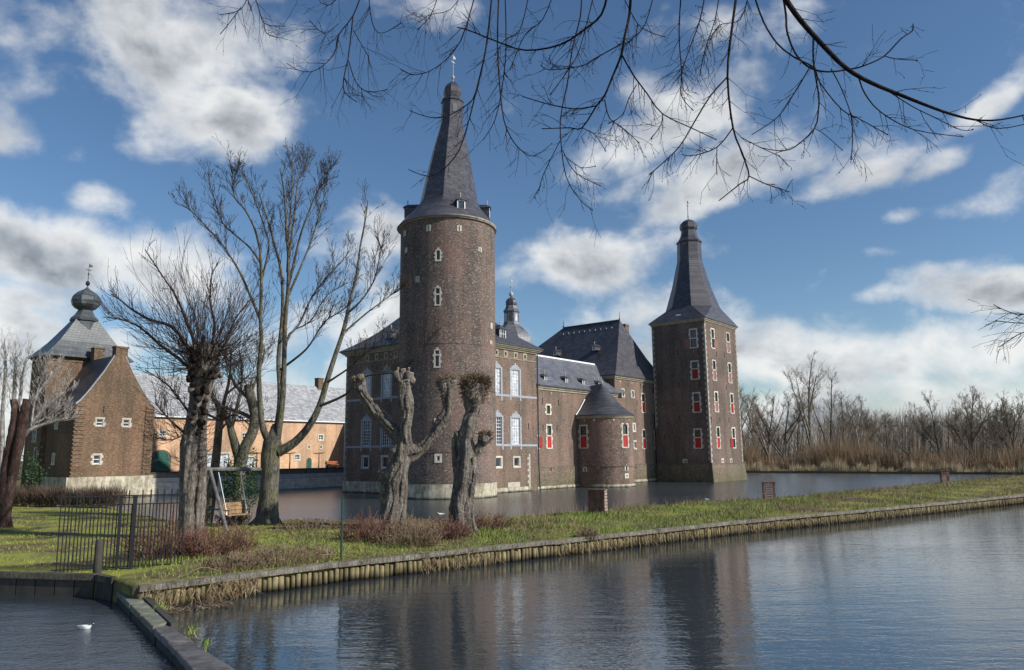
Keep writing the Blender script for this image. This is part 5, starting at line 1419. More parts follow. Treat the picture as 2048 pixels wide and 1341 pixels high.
# ---- tall bare tree beside the swing
def tall_tree():
    TW[0] = 0.0075
    base = at(535, 1040, 41.4); root = thing('bare_tree', 'tall multi-stemmed bare tree with mossy trunk beside the swing', 'tree', (base.x, base.y, .5))
    r_ = random.Random(4); Y = 41.4
    tr = MB()
    tk = [(533, 1052, 60), (534, 1036, 46), (537, 1000, 38), (540, 950, 35), (541, 910, 37), (545, 885, 36), (548, 866, 20), (549, 848, 8)]
    Q, R = limb(tk, Y); tr.tube(Q, R, 12, jit=.04)
    for sx in (-26, 24, 6):
        Q, R = limb([(533 + sx * 1.25, 1050, 8), (535 + sx * .7, 1038, 14), (537 + sx * .2, 1015, 18)], Y - (.4 if sx == 6 else 0)); tr.tube(Q, R, 6)
    cr = MB()
    limbs = [  # px path, width from, to, depth drift
        ([(545, 890), (527, 860), (520, 800), (518, 740), (523, 680), (521, 636), (523, 562), (520, 498)], 17, 7, -1.5),
        ([(520, 498), (509, 457), (490, 420), (470, 396), (464, 354), (468, 342)], 7, 2, -1),
        ([(523, 562), (537, 500), (534, 470), (509, 399), (490, 350)], 6, 2, 1),
        ([(521, 640), (499, 588), (477, 540), (444, 489), (412, 453), (385, 425), (364, 410)], 8, 2, -3),
        ([(520, 525), (499, 495), (470, 470), (444, 444), (425, 386), (416, 358)], 6, 2, 2),
        ([(550, 890), (560, 820), (560, 770), (557, 717), (565, 627), (563, 547), (547, 482), (534, 437), (518, 386)], 17, 3, 2),
        ([(553, 890), (566, 790), (570, 652), (576, 579), (577, 514), (573, 470), (571, 418), (566, 370), (560, 338)], 14, 3, -2),
        ([(575, 545), (578, 470), (582, 418), (585, 360), (584, 311)], 7, 2, 1),
        ([(577, 514), (588, 440), (595, 370), (607, 340), (614, 318)], 6, 2, 3),
        ([(576, 579), (598, 482), (614, 434), (634, 386), (650, 362), (652, 345)], 7, 2, -2),
        ([(573, 600), (602, 534), (627, 470), (643, 412), (655, 380)], 7, 2, 2.5),
        ([(556, 905), (590, 885), (620, 850), (640, 810), (655, 760), (669, 716), (685, 668), (695, 627), (701, 598), (714, 547), (720, 498), (730, 444), (736, 402)], 20, 3, 2),
        ([(695, 627), (720, 604), (746, 566), (758, 520), (765, 482)], 6, 2, -1),
        ([(685, 668), (733, 627), (772, 598), (797, 579)], 6, 2, 1),
        ([(640, 812), (690, 790), (735, 752), (790, 745), (830, 715), (868, 668)], 8, 2, -3.5),
        ([(655, 765), (700, 735), (740, 700), (790, 690)], 6, 2, -2),
        ([(563, 770), (573, 684), (598, 649), (624, 595), (647, 563), (685, 521), (700, 500)], 8, 2, 2),
        ([(560, 740), (600, 710), (621, 688), (650, 643), (682, 623), (705, 600)], 7, 2, -2),
        ([(566, 720), (579, 668), (621, 643), (653, 592), (695, 566)], 6, 2, 1.5),
    ]
    for (px, a, b, dz) in limbs:
        Q, R = limb(px, Y, dz, .12, a * .72, b * .75, 3, r_); R = [x * (1 + (.55 if a > 10 else .2) * exp(-7 * i / len(R))) for i, x in enumerate(R)]
        tr.tube(Q, R, 7 if a > 10 else 5, cap=False)
        side_twigs(cr, Q, R, 27 if a < 10 else 24, 1.55, 2, r_, .35, .5, 3, .7, .05, .015)
    part(tr, 'trunk', 'bark_tree', root); part(cr, 'crown', 'bark_twig', root, False)
tall_tree()

# ---- sprouting pollard with twin trunk
def skinned(name, mb, mat, root, voxel=.045, disp=.05, seedscale=.35):
    rel(mb, root.location); o = mb.build(name, MAT[mat], root, True)
    rm = o.modifiers.new('join', 'REMESH'); rm.mode = 'VOXEL'; rm.voxel_size = voxel; rm.use_smooth_shade = True
    sm = o.modifiers.new('ease', 'SMOOTH'); sm.factor = .4; sm.iterations = 1
    tx = bpy.data.textures.new(name + '_lumps', 'CLOUDS'); tx.noise_scale = seedscale; tx.noise_depth = 3
    dp = o.modifiers.new('lumps', 'DISPLACE'); dp.texture = tx; dp.strength = disp * 2; dp.mid_level = .5; dp.texture_coords = 'LOCAL'
    return o
def fluted(mb, Q, R, r_, k=5, twist=1.1):
    """old trunks grow as bundles of strands: merge a core with k slowly twisting ribs"""
    mb.tube(Q, [x * .78 for x in R], 10, jit=.08)
    ph = r_.uniform(0, 6)
    for s_ in range(k):
        P = []; RR = []; a0 = ph + 2 * pi * s_ / k + r_.uniform(-.25, .25); kr = r_.uniform(.3, .48)
        for i, (q_, x) in enumerate(zip(Q, R)):
            d = (Q[min(i + 1, len(Q) - 1)] - Q[max(i - 1, 0)]).normalized(); u = d.cross(Vector((0, 1, 0.01))).normalized(); v = d.cross(u)
            a = a0 + twist * i / len(Q) + .25 * sin(i * .9 + s_)
            P.append(q_ + (u * cos(a) + v * sin(a)) * x * .66); RR.append(x * kr * (1 + r_.uniform(-.12, .12)))
        mb.tube(P, RR, 7)
def blob(mb, p, r, r_):
    k = 3
    for i in range(k):
        c = p + rv(r_, r * .35); mb.ball((c.x, c.y, c.z), r * r_.uniform(.7, 1.0), 8)
def sprout_pollard():
    TW[0] = 0.006
    Y = 34.0; base = at(385, 1080, Y); root = thing('sprouting_pollard', 'pollarded twin-trunk tree with a burst of thin shoots from its dark head', 'tree', (base.x, base.y, .6))
    r_ = random.Random(8); tr = MB()
    for pts in ([(368, 1090, 40), (371, 1060, 32), (375, 1000, 30), (376, 950, 32), (377, 890, 32), (385, 850, 26), (392, 800, 26), (398, 760, 32), (405, 720, 40), (408, 692, 44)],
                [(398, 1088, 26), (396, 1050, 24), (398, 1000, 27), (400, 950, 28), (400, 890, 26), (402, 850, 22), (408, 800, 24), (415, 760, 26), (420, 720, 36), (416, 700, 40)],
                [(380, 1080, 14), (384, 980, 10), (386, 900, 14)]):
        Q, R = limb(pts, Y + (.25 if pts[0][0] == 398 else 0)); fluted(tr, Q, R, r_, 5, .5)
    for x, y, w in ((392, 745, 26), (428, 745, 20), (440, 750, 12), (395, 720, 26), (425, 705, 24), (372, 870, 14), (364, 950, 12), (410, 700, 34), (385, 780, 18)): blob(tr, at(x, y, Y + r_.uniform(-.2, .2)), w / 2 * Y / F, r_)
    skinned('trunk', tr, 'bark_grey', root, .035, .04)
    dk = MB(); 
    for i in range(170):
        y = r_.triangular(688, 880, 735); w = 30 if y < 770 else 15
        p = at(405 - (y - 720) * .08 + r_.uniform(-w, w), y, Y + r_.uniform(-.6, .3)); blob(dk, p, r_.uniform(.06, .15), r_)
    skinned('burr_knobs', dk, 'bark_burr', root, .04, .05, .15)
    cr = MB()
    head = at(408, 712, Y)
    for i in range(250):
        a = r_.uniform(0, 2 * pi); e = r_.betavariate(1.6, 2.2) * 2.6 - .75
        d = Vector((cos(a) * cos(e), sin(a) * cos(e), sin(e) + .15))
        p = head + Vector((cos(a) * .6, sin(a) * .5, r_.uniform(-.7, .5)))
        twig(cr, p, d, r_.uniform(1.8, 4.8) * (1.0 if e > .2 else .55), r_.uniform(.010, .02), 1, r_, .22, 5, .5, .04, 5, 4, .42)
    for (px, a) in (([(404, 740), (380, 700), (345, 655), (300, 640), (265, 620), (240, 600), (222, 588)], 9), ([(404, 760), (360, 720), (320, 690), (280, 655), (245, 640), (215, 636)], 8),
                    ([(404, 745), (390, 690), (372, 640), (350, 590), (330, 560), (290, 500)], 8), ([(412, 720), (430, 660), (420, 600), (425, 540)], 7), ([(415, 730), (450, 690), (470, 640), (500, 600)], 7),
                    ([(388, 840), (360, 800), (335, 770), (290, 740)], 6), ([(385, 880), (350, 850), (330, 830), (310, 805)], 6), ([(400, 820), (440, 840), (470, 830), (500, 850)], 6), ([(383, 860), (345, 880), (310, 875)], 4)):
        Q, R = limb(px, Y, r_.uniform(-2, 2), .1, a, 2, 3, r_); cr.tube(Q, R, 5, cap=False); side_twigs(cr, Q, R, 20, 1.3, 1, r_, .25, .35, 4, .8, .04, .018)
    for i in range(110):     # shoots down the trunk
        y = r_.uniform(780, 960); p = at(385 + r_.uniform(-20, 20), y, Y + r_.uniform(-.3, .3)); a = r_.uniform(0, 2 * pi)
        twig(cr, p, Vector((cos(a), sin(a) * .6, r_.uniform(-.3, .9))), r_.uniform(.4, 1.6), .011, 1, r_, .1, 3, .6, .025)
    part(cr, 'shoots', 'bark_shoot', root, False)
sprout_pollard()

# ---- lopped pollards
def lopped(name_label, Y, limbs, blobs, stubs, nests, seed, bx, by):
    TW[0] = .007
    base = at(bx, by, Y); root = thing('lopped_pollard', name_label, 'tree', (base.x, base.y, .6), 0, 'lopped pollard trees on the dike'); r_ = random.Random(seed); tr = MB()
    for pts, off in limbs:
        Q, R = limb(pts, Y + off, 0, .05, None, None, 3, r_); R = [x * 1.06 for x in R]; fluted(tr, Q, R, r_)
    for x, y, w in blobs: blob(tr, at(x, y, Y + r_.uniform(-.1, .1)), w / 2 * Y / F, r_)
    o = skinned('trunk', tr, 'bark_grey', root, .025, .03, .11)
    for (x0, y0, x1, y1, w) in stubs:
        a, b = at(x0, y0, Y - .1), at(x1, y1, Y - .15); s = MB(); s.tube([a, b], [w / 2 * Y / F, w * .92 / 2 * Y / F], 9)
        part(s, 'lopped_stub', 'bark_grey', root); c = MB(); d = (b - a).normalized(); c.tube([b + d * .005, b + d * .02], w * .85 / 2 * Y / F, 9); part(c, 'cut_face', 'cutwood', root, False)
    tw = MB()
    for (x, y, rad, n, L) in nests:
        c = at(x, y, Y); rr = rad * Y / F
        for i in range(n):
            d = rv(r_).normalized(); d.z = abs(d.z) * .7 + .1 if r_.random() < .7 else d.z
            twig(tw, c + d * rr * r_.uniform(.5, 1), d + rv(r_, .6), L * .72 * r_.uniform(.4, 1.2), r_.uniform(.014, .034), 1, r_, .1, 2, .9, 0, 3, 5)
    part(tw, 'sprout_stubs', 'deadtwig', root, False)
    return root
lopped('three-armed lopped pollard with pale cut ends on the dike', 37.5,
       [([(782, 1075, 56), (785, 1050, 48), (784, 1015, 44), (786, 972, 41), (795, 937, 40), (800, 912, 40), (804, 892, 24), (805, 875, 12)], 0),
        ([(760, 1072, 16), (772, 1030, 22), (778, 980, 20), (785, 935, 16), (789, 905, 8)], .1), ([(800, 1070, 18), (803, 1020, 18), (806, 970, 18), (810, 930, 16), (815, 900, 8)], -.15), ([(770, 1068, 20), (782, 1030, 22)], -.3),
        ([(800, 920, 28), (799, 879, 26), (784, 860, 26), (762, 834, 23), (742, 812, 24), (726, 786, 20), (718, 764, 26), (715, 752, 24)], .2),
        ([(808, 915, 24), (815, 890, 22), (810, 858, 23), (813, 828, 26), (812, 806, 31), (809, 780, 26), (806, 762, 36)], -.1),
        ([(812, 918, 30), (826, 908, 26), (845, 895, 20), (871, 867, 21), (887, 838, 25), (896, 818, 20), (895, 786, 26), (892, 768, 34)], 0)],
       [(799, 880, 14), (760, 828, 16), (774, 948, 26), (768, 955, 20), (826, 900, 22), (718, 760, 22), (722, 775, 16), (793, 870, 14), (806, 752, 26), (822, 760, 20), (893, 768, 34), (884, 850, 16), (870, 862, 14), (712, 770, 14)],
       [(797, 762, 791, 744, 17), (815, 764, 820, 745, 19), (806, 758, 806, 738, 12), (795, 750, 796, 736, 5), (816, 748, 818, 736, 5)],
       [(718, 766, 17, 130, .14), (893, 768, 22, 260, .2), (893, 795, 16, 100, .16), (770, 950, 14, 50, .14), (812, 770, 14, 30, .14), (820, 910, 14, 30, .1), (762, 828, 9, 20, .1)], 5, 786, 1060)
lopped('leaning lopped pollard with a twiggy nest head and side stub', 34.4,
       [([(922, 1080, 50), (921, 1055, 44), (923, 1018, 42), (926, 982, 36), (928, 944, 34), (936, 908, 34), (930, 880, 30), (938, 850, 28), (944, 828, 26), (945, 808, 34), (948, 790, 46)], 0),
        ([(905, 1075, 24), (912, 1030, 22), (914, 990, 16), (913, 950, 13), (911, 915, 13), (913, 880, 18), (925, 868, 20)], .25),
        ([(932, 930, 26), (948, 912, 18), (960, 892, 17), (970, 878, 22)], 0), ([(956, 1078, 10), (950, 1062, 12), (942, 1036, 12), (943, 988, 12), (950, 948, 12), (945, 915, 14)], -.15), ([(935, 1075, 20), (930, 1040, 20)], -.2)],
       [(972, 878, 26), (948, 783, 40), (936, 780, 30), (960, 786, 30), (914, 925, 14), (912, 870, 16), (955, 830, 14)],
       [], [(950, 774, 30, 700, .38), (955, 788, 30, 300, .3), (972, 874, 14, 220, .22), (913, 928, 8, 30, .12), (938, 870, 12, 20, .1)], 9, 925, 1075)

# ---- ivy tree and thin leaning tree behind the swing
def ivy_tree():
    TW[0] = 0.0075
    Y = 46.0; base = at(478, 1042, Y); root = thing('ivy_tree', 'forked tree with its trunk wrapped in dark ivy behind the swing seat', 'tree', (base.x, base.y, .4)); r_ = random.Random(12)
    tr = MB(); cr = MB()
    for px, a, b in (([(478, 1050), (478, 1000), (479, 950), (481, 920)], 26, 26), ([(481, 925), (490, 895), (505, 865), (510, 830), (500, 790), (497, 770)], 24, 18), ([(480, 925), (470, 890), (462, 860), (455, 835), (440, 815), (425, 795), (400, 770)], 20, 5), ([(462, 860), (470, 830), (480, 790), (485, 750), (478, 700)], 9, 3),
                     ([(508, 840), (480, 825), (450, 815), (430, 805)], 9, 3), ([(500, 800), (470, 770), (455, 730), (440, 690)], 8, 2), ([(500, 790), (520, 740), (530, 700)], 7, 2)):
        Q, R = limb(px, Y, 0, .1, a, b, 3, r_); tr.tube(Q, R, 8, cap=False, jit=.05)
        if a < 26: side_twigs(cr, Q, R, 24, 1.5, 2, r_, .3, .35, 3, .8, .03, .016)
    part(tr, 'trunk', 'bark_tree', root); part(cr, 'crown', 'bark_twig', root, False)
    iv = MB()
    for i in range(2600):
        y = r_.triangular(890, 1040, 975); w = 30 if 915 < y < 1010 else 20
        cx = 481 + (8 if y < 915 else 0)
        a = r_.uniform(0, 2 * pi); k = w * Y / F * r_.uniform(.75, 1.1)
        p = at(cx, y, Y) + Vector((cos(a) * k, sin(a) * k, 0)); s = r_.uniform(.05, .10)
        u = rv(r_).normalized() * s; v = rv(r_).normalized() * s
        iv.add([p, p + u, p + u + v, p + v], [(0, 1, 2, 3)])
    part(iv, 'ivy', 'ivy', root, False)
ivy_tree()
def thin_tree():
    TW[0] = 0.0075
    Y = 46.5; base = at(418, 1046, Y); root = thing('slender_tree', 'slender dark tree leaning between the twin trunk and the swing', 'tree', (base.x, base.y, .4)); r_ = random.Random(13)
    tr, cr = MB(), MB()
    for px, a, b in (([(413, 1052), (420, 1010), (427, 960), (432, 920), (437, 870), (440, 830)], 22, 14), ([(440, 835), (430, 800), (415, 770), (395, 740)], 8, 3), ([(440, 835), (452, 790), (460, 750), (462, 700)], 9, 3), ([(436, 870), (450, 850), (470, 840)], 6, 2), ([(452, 790), (475, 770), (500, 750)], 5, 2)):
        Q, R = limb(px, Y, 0, .1, a, b, 3, r_); tr.tube(Q, R, 7, cap=False); 
        if a < 20: side_twigs(cr, Q, R, 22, 1.3, 2, r_, .3, .3, 3, .8, .03, .014)
    part(tr, 'trunk', 'bark_tree', root); part(cr, 'crown', 'bark_twig', root, False)
thin_tree()
# ---- dark twin stem and pale dead tree at the left
def dark_stem():
    Y = 41.0; base = at(12, 1060, Y); root = thing('twin_stem_tree', 'dark red-brown forked stem sawn off high on the lawn edge', 'tree', (base.x, base.y, .6)); r_ = random.Random(14); tr = MB()
    for px in ([(8, 1066, 34), (10, 1040, 20), (16, 1000, 18), (24, 960, 18), (32, 920, 18), (40, 880, 19), (46, 840, 20), (53, 798, 13)], [(14, 1066, 28), (10, 1020, 18), (8, 970, 16), (14, 920, 16), (24, 870, 16), (30, 830, 15), (27, 800, 13)]):
        Q, R = limb(px, Y, 0, .05, None, None, 3, r_); tr.tube(Q, R, 9, jit=.05)
    skinned('trunk', tr, 'bark_dark', root, .05, .04)
dark_stem()
def pale_tree():
    TW[0] = 0.012
    Y = 72.0; base = at(35, 985, Y); root = thing('pale_dead_tree', 'pale bleached tree with lopped bare branches in front of the gatehouse', 'tree', (base.x, base.y, .4)); r_ = random.Random(15); tr, cr = MB(), MB()
    for px, a, b in (([(20, 990), (22, 940), (25, 880), (28, 820), (30, 760), (32, 715)], 14, 5), ([(28, 950), (40, 880), (62, 850), (90, 815), (130, 784)], 12, 5), ([(40, 885), (60, 860), (100, 845), (135, 836)], 9, 5), ([(30, 850), (60, 810), (80, 780), (105, 742)], 9, 4),
                     ([(5, 985), (4, 900), (5, 830), (10, 760), (12, 700)], 11, 4), ([(25, 860), (40, 800), (45, 750), (55, 715)], 8, 3), ([(-25, 985), (-20, 880), (-12, 800), (-5, 740)], 11, 4), ([(60, 850), (85, 840), (120, 812)], 5, 2), ([(62, 860), (70, 800), (90, 740)], 5, 2)):
        Q, R = limb(px, Y, 0, .3, a, b, 3, r_); tr.tube(Q, R, 7, jit=.08); side_twigs(cr, Q, R, 24, 2.3, 2, r_, .35, .5, 3, .8, 0, .03)
    part(tr, 'trunk', 'bark_pale', root); part(cr, 'crown', 'bark_pale', root, False)
pale_tree()

# ---- branches of the big tree the photographer stands under
def overhang():
    TW[0] = 0.0022
    T = Vector((10.5, -4.0, .3)); root = thing('overhanging_tree', 'dark bare tree branches hanging down across the top of the sky', 'tree', T); r_ = random.Random(31)
    tr = MB(); tr.tube([T, T + Vector((.1, .1, 2)), T + Vector((-.1, .3, 5)), T + Vector((-.2, .6, 9)), T + Vector((-.5, 1.0, 13))], [.62, .46, .42, .34, .2], 14, jit=.04)
    groups = [
     (8.0, [([(1555, -30), (1572, 0), (1600, 40), (1640, 85), (1690, 135), (1740, 165), (1800, 190), (1850, 210), (1900, 228), (1950, 240), (2000, 240), (2070, 226)], 24, 3.5, 5),
            ([(1564, -20), (1572, 31), (1574, 63), (1590, 106), (1618, 135), (1655, 144), (1705, 138), (1730, 131), (1768, 113), (1802, 78), (1824, 63), (1826, 49)], 7, 3, 3),
            ([(1768, 112), (1790, 118), (1833, 121)], 3, 2, 1), ([(1508, -10), (1527, 44), (1555, 88), (1590, 116), (1627, 135), (1640, 166), (1683, 219), (1718, 238), (1774, 269)], 6, 2.5, 5),
            ([(1627, 72), (1627, 125), (1637, 188), (1637, 219), (1629, 257), (1590, 294), (1560, 302), (1522, 296)], 6, 2.2, 3), ([(1629, 257), (1650, 270), (1684, 300)], 2.6, 2, 1),
            ([(1618, 138), (1586, 191), (1555, 235), (1505, 269)], 4, 2.2, 3), ([(1662, 138), (1683, 178), (1702, 232), (1705, 282), (1702, 318)], 4, 2.2, 3),
            ([(1718, 157), (1730, 188), (1762, 225), (1828, 260), (1925, 274)], 4.5, 2.2, 3), ([(1780, 185), (1824, 213), (1862, 232), (1921, 260), (1944, 260)], 4, 2.2, 2), ([(1950, 240), (1985, 256), (2020, 255), (2060, 246)], 3, 2, 1)]),
     (7.4, [([(1262, -30), (1259, 29), (1249, 74), (1243, 109), (1225, 154), (1209, 192), (1193, 212), (1164, 256), (1139, 256), (1086, 258)], 8.5, 2.5, 5),
            ([(1243, 109), (1267, 151), (1293, 186), (1325, 228), (1382, 256), (1431, 279)], 5, 2.2, 3), ([(1193, 212), (1148, 218), (1094, 208), (1047, 194)], 4.5, 2.4, 2), ([(1209, 199), (1219, 237), (1245, 256), (1277, 285)], 3.4, 2, 3),
            ([(1273, 170), (1257, 199), (1245, 230), (1219, 247)], 3, 2, 2), ([(1164, 256), (1190, 270), (1211, 302)], 3, 2, 2), ([(1217, -20), (1203, 29), (1171, 58), (1120, 90), (1052, 101), (998, 85), (940, 62), (915, 55)], 7, 3, 5), ([(1243, 88), (1200, 112), (1165, 132), (1100, 140), (1083, 132)], 4, 2.4, 3), ([(1325, 230), (1322, 250), (1303, 277)], 2.5, 2, 1)]),
     (8.6, [([(1476, -30), (1463, 64), (1455, 154), (1466, 256), (1485, 308), (1498, 353), (1479, 369), (1439, 401)], 8, 2.4, 4), ([(1455, 154), (1421, 192), (1389, 244), (1360, 292), (1325, 327), (1299, 349)], 5, 2.3, 3), ([(1466, 256), (1434, 295), (1389, 311), (1366, 310)], 4, 2.2, 2),
            ([(1499, 353), (1533, 369), (1560, 378), (1578, 384)], 3.5, 2.2, 2), ([(1434, 297), (1433, 330), (1434, 349)], 2.5, 2, 1), ([(1482, 275), (1520, 295), (1558, 312)], 3, 2, 2), ([(1363, -20), (1358, 64), (1363, 144), (1363, 192), (1385, 220)], 4, 2, 5), ([(1412, -20), (1400, 40), (1382, 90), (1368, 130), (1362, 160)], 4, 2, 5), ([(1440, -20), (1430, 40), (1410, 100), (1400, 150)], 3, 2, 5), ([(1310, -20), (1290, 50), (1262, 80), (1240, 100)], 3, 2, 4), ([(1500, -20), (1480, 40), (1440, 50), (1420, 80)], 3.5, 2, 5)]),
     (10.5, [([(1163, -20), (1161, 32), (1145, 96), (1136, 160), (1123, 224), (1121, 272), (1132, 353), (1161, 401), (1184, 420)], 4.5, 2, 4), ([(1120, 282), (1087, 349), (1078, 381)], 2.6, 2, 2), ([(1125, 300), (1150, 345), (1200, 372)], 2.4, 2, 2), ([(1127, 310), (1160, 335), (1190, 333)], 2.2, 2, 1),
             ([(998, -20), (995, 96), (1004, 218), (1017, 266), (1039, 298), (1068, 313), (1103, 288)], 4.5, 2, 4), ([(1010, -20), (1012, 96), (1004, 176), (990, 240), (968, 278)], 3.6, 2, 4), ([(985, -20), (972, 96), (953, 180), (937, 244), (918, 301), (889, 337), (857, 353), (818, 340)], 5, 2, 4), ([(953, -20), (921, 83), (873, 135), (830, 150), (802, 140)], 4, 2, 4), ([(985, -20), (975, 80), (959, 160), (945, 200), (900, 230), (860, 235), (820, 222)], 4, 2, 4),
             ([(1060, -20), (1040, 60), (1010, 80), (990, 110)], 3, 2, 4), ([(1110, -20), (1085, 40), (1050, 70), (1020, 140)], 3, 2, 4), ([(1190, -20), (1170, 60), (1150, 120), (1100, 190)], 3.4, 2, 4), ([(930, -20), (900, 20), (860, 30), (840, 45)], 2.6, 2, 4), ([(880, -20), (862, 30), (835, 60)], 2.4, 2, 3), ([(1240, -20), (1270, 40), (1290, 60), (1330, 75)], 3, 2, 3)]),
     (11.5, [([(726, -20), (706, 32), (677, 71), (668, 109), (632, 141), (600, 142), (575, 128)], 4.6, 2, 4), ([(706, 32), (697, 112), (687, 160), (690, 186), (713, 204)], 4, 2, 3), ([(697, 122), (713, 167), (738, 184), (774, 180)], 3, 2, 3), ([(677, 48), (648, 67), (620, 42)], 2.6, 2, 3), ([(737, -10), (745, 48), (764, 67), (802, 47)], 3, 2, 3), ([(690, -20), (660, 10), (640, 5)], 2.4, 2, 2), ([(706, 60), (735, 110), (737, 113)], 2.4, 2, 2),
             ([(500, -20), (482, 19), (440, 30)], 3, 2, 2), ([(505, -20), (517, 16), (530, 48), (568, 53)], 3, 2, 3), ([(528, 45), (533, 67), (553, 75)], 2.2, 2, 1), ([(482, 15), (460, 45), (441, 68)], 2.2, 2, 1)]),
     (9.5, [([(2110, 600), (2048, 629), (2020, 625), (1989, 611)], 3.4, 2, 2), ([(2110, 640), (2048, 647), (1993, 642)], 3, 2, 2), ([(2110, 655), (2048, 665), (2019, 681), (1999, 694)], 2.8, 2, 2)])]
    for gi, (Y, ls) in enumerate(groups):
        br = MB()
        for li, (px, a, b, n) in enumerate(ls):
            Q, R = limb(px, Y + (li % 3) * .25, r_.uniform(-.5, .7), .05, a * (.58 if a > 20 else .74), b * .85, 3, r_); br.tube(Q, R, 6 if a > 5 else 4)
            bud(br, Q[-1], Q[-1] - Q[-2], .022)
            L = .30 * Y / 8
            for c in range(int(n * (2.4 if gi == 0 else 3.6)) + 1):
                t = r_.uniform(.15, .97); i = min(len(Q) - 2, int(t * (len(Q) - 1))); p = Q[i].lerp(Q[i + 1], r_.random()); dd = (Q[i + 1] - Q[i]).normalized(); ax = rv(r_).normalized()
                twig(br, p, dd * .8 + ax.cross(dd).normalized() * .85 + Vector((0, 0, -.15)), L * r_.uniform(.4, 1.5), min(R[i] * .6, .0050 * Y / 8), 1, r_, -.12, 2, .85, .013, 4, 4, .6)
            if li == 0 or (gi in (2, 3, 4) and px[0][1] < 0 and li % 3 == 0) or (gi == 5 and li == 0):
                s = T + Vector((-.15, .5, 7.5 + gi * .6)); e = Q[0]; m1 = s.lerp(e, .5) + Vector((0, 0, 1.2)); d0 = (Q[0] - Q[1]).normalized() * .5
                if gi == 5: m1 = Vector((15.0, 6.5, 8.6)); 
                lm = smooth_path([s, s.lerp(m1, .6) + Vector((0, 0, .4)), m1, e + d0, e], 4); rr = [.13 * (1 - i / (len(lm) - 1)) + R[0] * (i / (len(lm) - 1)) for i in range(len(lm))]
                if all((proj_y(v) < -15) or (v - CAM).dot(FW) < .5 or gi == 5 for v in lm[:-2]): br.tube(lm, rr, 7)
        part(br, 'branch', 'bark_over', root)
    part(tr, 'trunk', 'bark_over', root)
overhang()

# ---------------------------------------------------------------- far bank
def far_tree(x, ytop, Y, label, seed, forks=2, spread=.35, w=7, ybase=930, lean=0, bark_='bark_twig', dens=30):
    TW[0] = .017
    r_ = random.Random(seed); base = at(x, ybase, Y); base.z = .4; top = at(x, ytop, Y); Hh = (top.z - base.z) * .92
    root = thing('bare_far_tree', label, 'tree', base, 0, 'bare trees on the far bank'); tr, cr = MB(), MB(); r0 = w * .36 * Y / F
    def stem(p, d, L, r, lv):
        pts = [p]; rr = [r]; n = 6
        for i in range(n):
            d = (d + rv(r_, .1) + Vector((0, 0, .08))).normalized(); pts.append(pts[-1] + d * L / n); rr.append(r * (1 - .75 * (i + 1) / n))
        tr.tube(pts, rr, 6 if lv == 0 else 4, cap=False)
        for c in range(dens if lv == 0 else int(dens * .6)):
            t = r_.uniform(.35 if lv == 0 else .2, 1); i = min(n - 1, int(t * n)); ax = rv(r_).normalized(); dd = (pts[i + 1] - pts[i]).normalized()
            twig(cr, pts[i].lerp(pts[i + 1], t * n - i), dd * .6 + ax.cross(dd).normalized() * .7 + Vector((0, 0, .45)), Hh * .17 * r_.uniform(.5, 1.2) * (1.2 - .5 * t), min(.045, max(.022, rr[i] * .4)), 2, r_, .22, 4, .8, 0, 4, 3, .6)
        return pts
    main = stem(base, Vector((lean, 0, 1)), Hh, r0, 0)
    for k in range(forks):
        i = 1 + k % 3; a = r_.uniform(0, 2 * pi)
        stem(main[i], Vector((cos(a) * spread * 1.6, sin(a) * spread, 1)), Hh * (1 - i / 6) * r_.uniform(.75, 1.0), r0 * .6, 1)
    part(tr, 'trunk', bark_, root, False); part(cr, 'crown', bark_, root, False)
FT = [(1628, 706, 172, 'tallest twin-stemmed bare tree on the far bank', 3, .3, 9), (1662, 742, 176, 'straight bare tree with red-brown stem right of the tallest far tree', 1, .25, 8), (1697, 778, 176, 'bare tree third from the tallest on the far bank', 3, .5, 6), (1712, 790, 180, 'spreading low bare tree beside the far scrub', 3, .7, 6),
      (1596, 785, 178, 'slim bare tree just left of the tallest far tree', 1, .3, 5), (1566, 790, 174, 'round-crowned bare tree over the gap in the far scrub', 4, .6, 7), (1538, 785, 170, 'many-stemmed vase-shaped bare tree near the square tower', 5, .35, 8), (1512, 790, 185, 'thin bare tree right of the square tower edge', 3, .4, 5), (1496, 765, 190, 'pale bare tree half hidden behind the square tower', 3, .5, 6),
      (1882, 783, 160, 'single pale-trunked tree with small round crown on the right', 2, .45, 6), (1945, 775, 158, 'tall forked bare tree with a leaning right arm', 4, .45, 7), (1968, 792, 165, 'thin bare tree behind the leaning arm', 2, .5, 5), (1998, 800, 160, 'broad bare tree near the right edge', 4, .6, 6), (2040, 785, 150, 'dark dense bare tree at the right edge of the photo', 5, .6, 8), (2020, 798, 155, 'twiggy tree second from the right edge', 4, .5, 6), (1820, 850, 150, 'short crooked dead tree with few dark arms in the scrub', 2, .8, 7),
      (1745, 815, 190, 'low bare tree right of the brown scrub', 3, .5, 5), (1780, 825, 195, 'small bare tree before the far wood', 3, .5, 5), (1850, 822, 190, 'small thin tree left of the pale-trunked tree', 3, .5, 5), (1910, 815, 185, 'bushy bare tree between the pale trunk and the forked tree', 4, .5, 5)]
for i, (x, yt, Y, lab, fk, sp_, w) in enumerate(FT): far_tree(x, yt, Y, lab, 100 + i, fk, sp_, w, dens=9 if 'crooked' in lab else 30, bark_='bark_tree' if i in (9, 15) else 'bark_far')

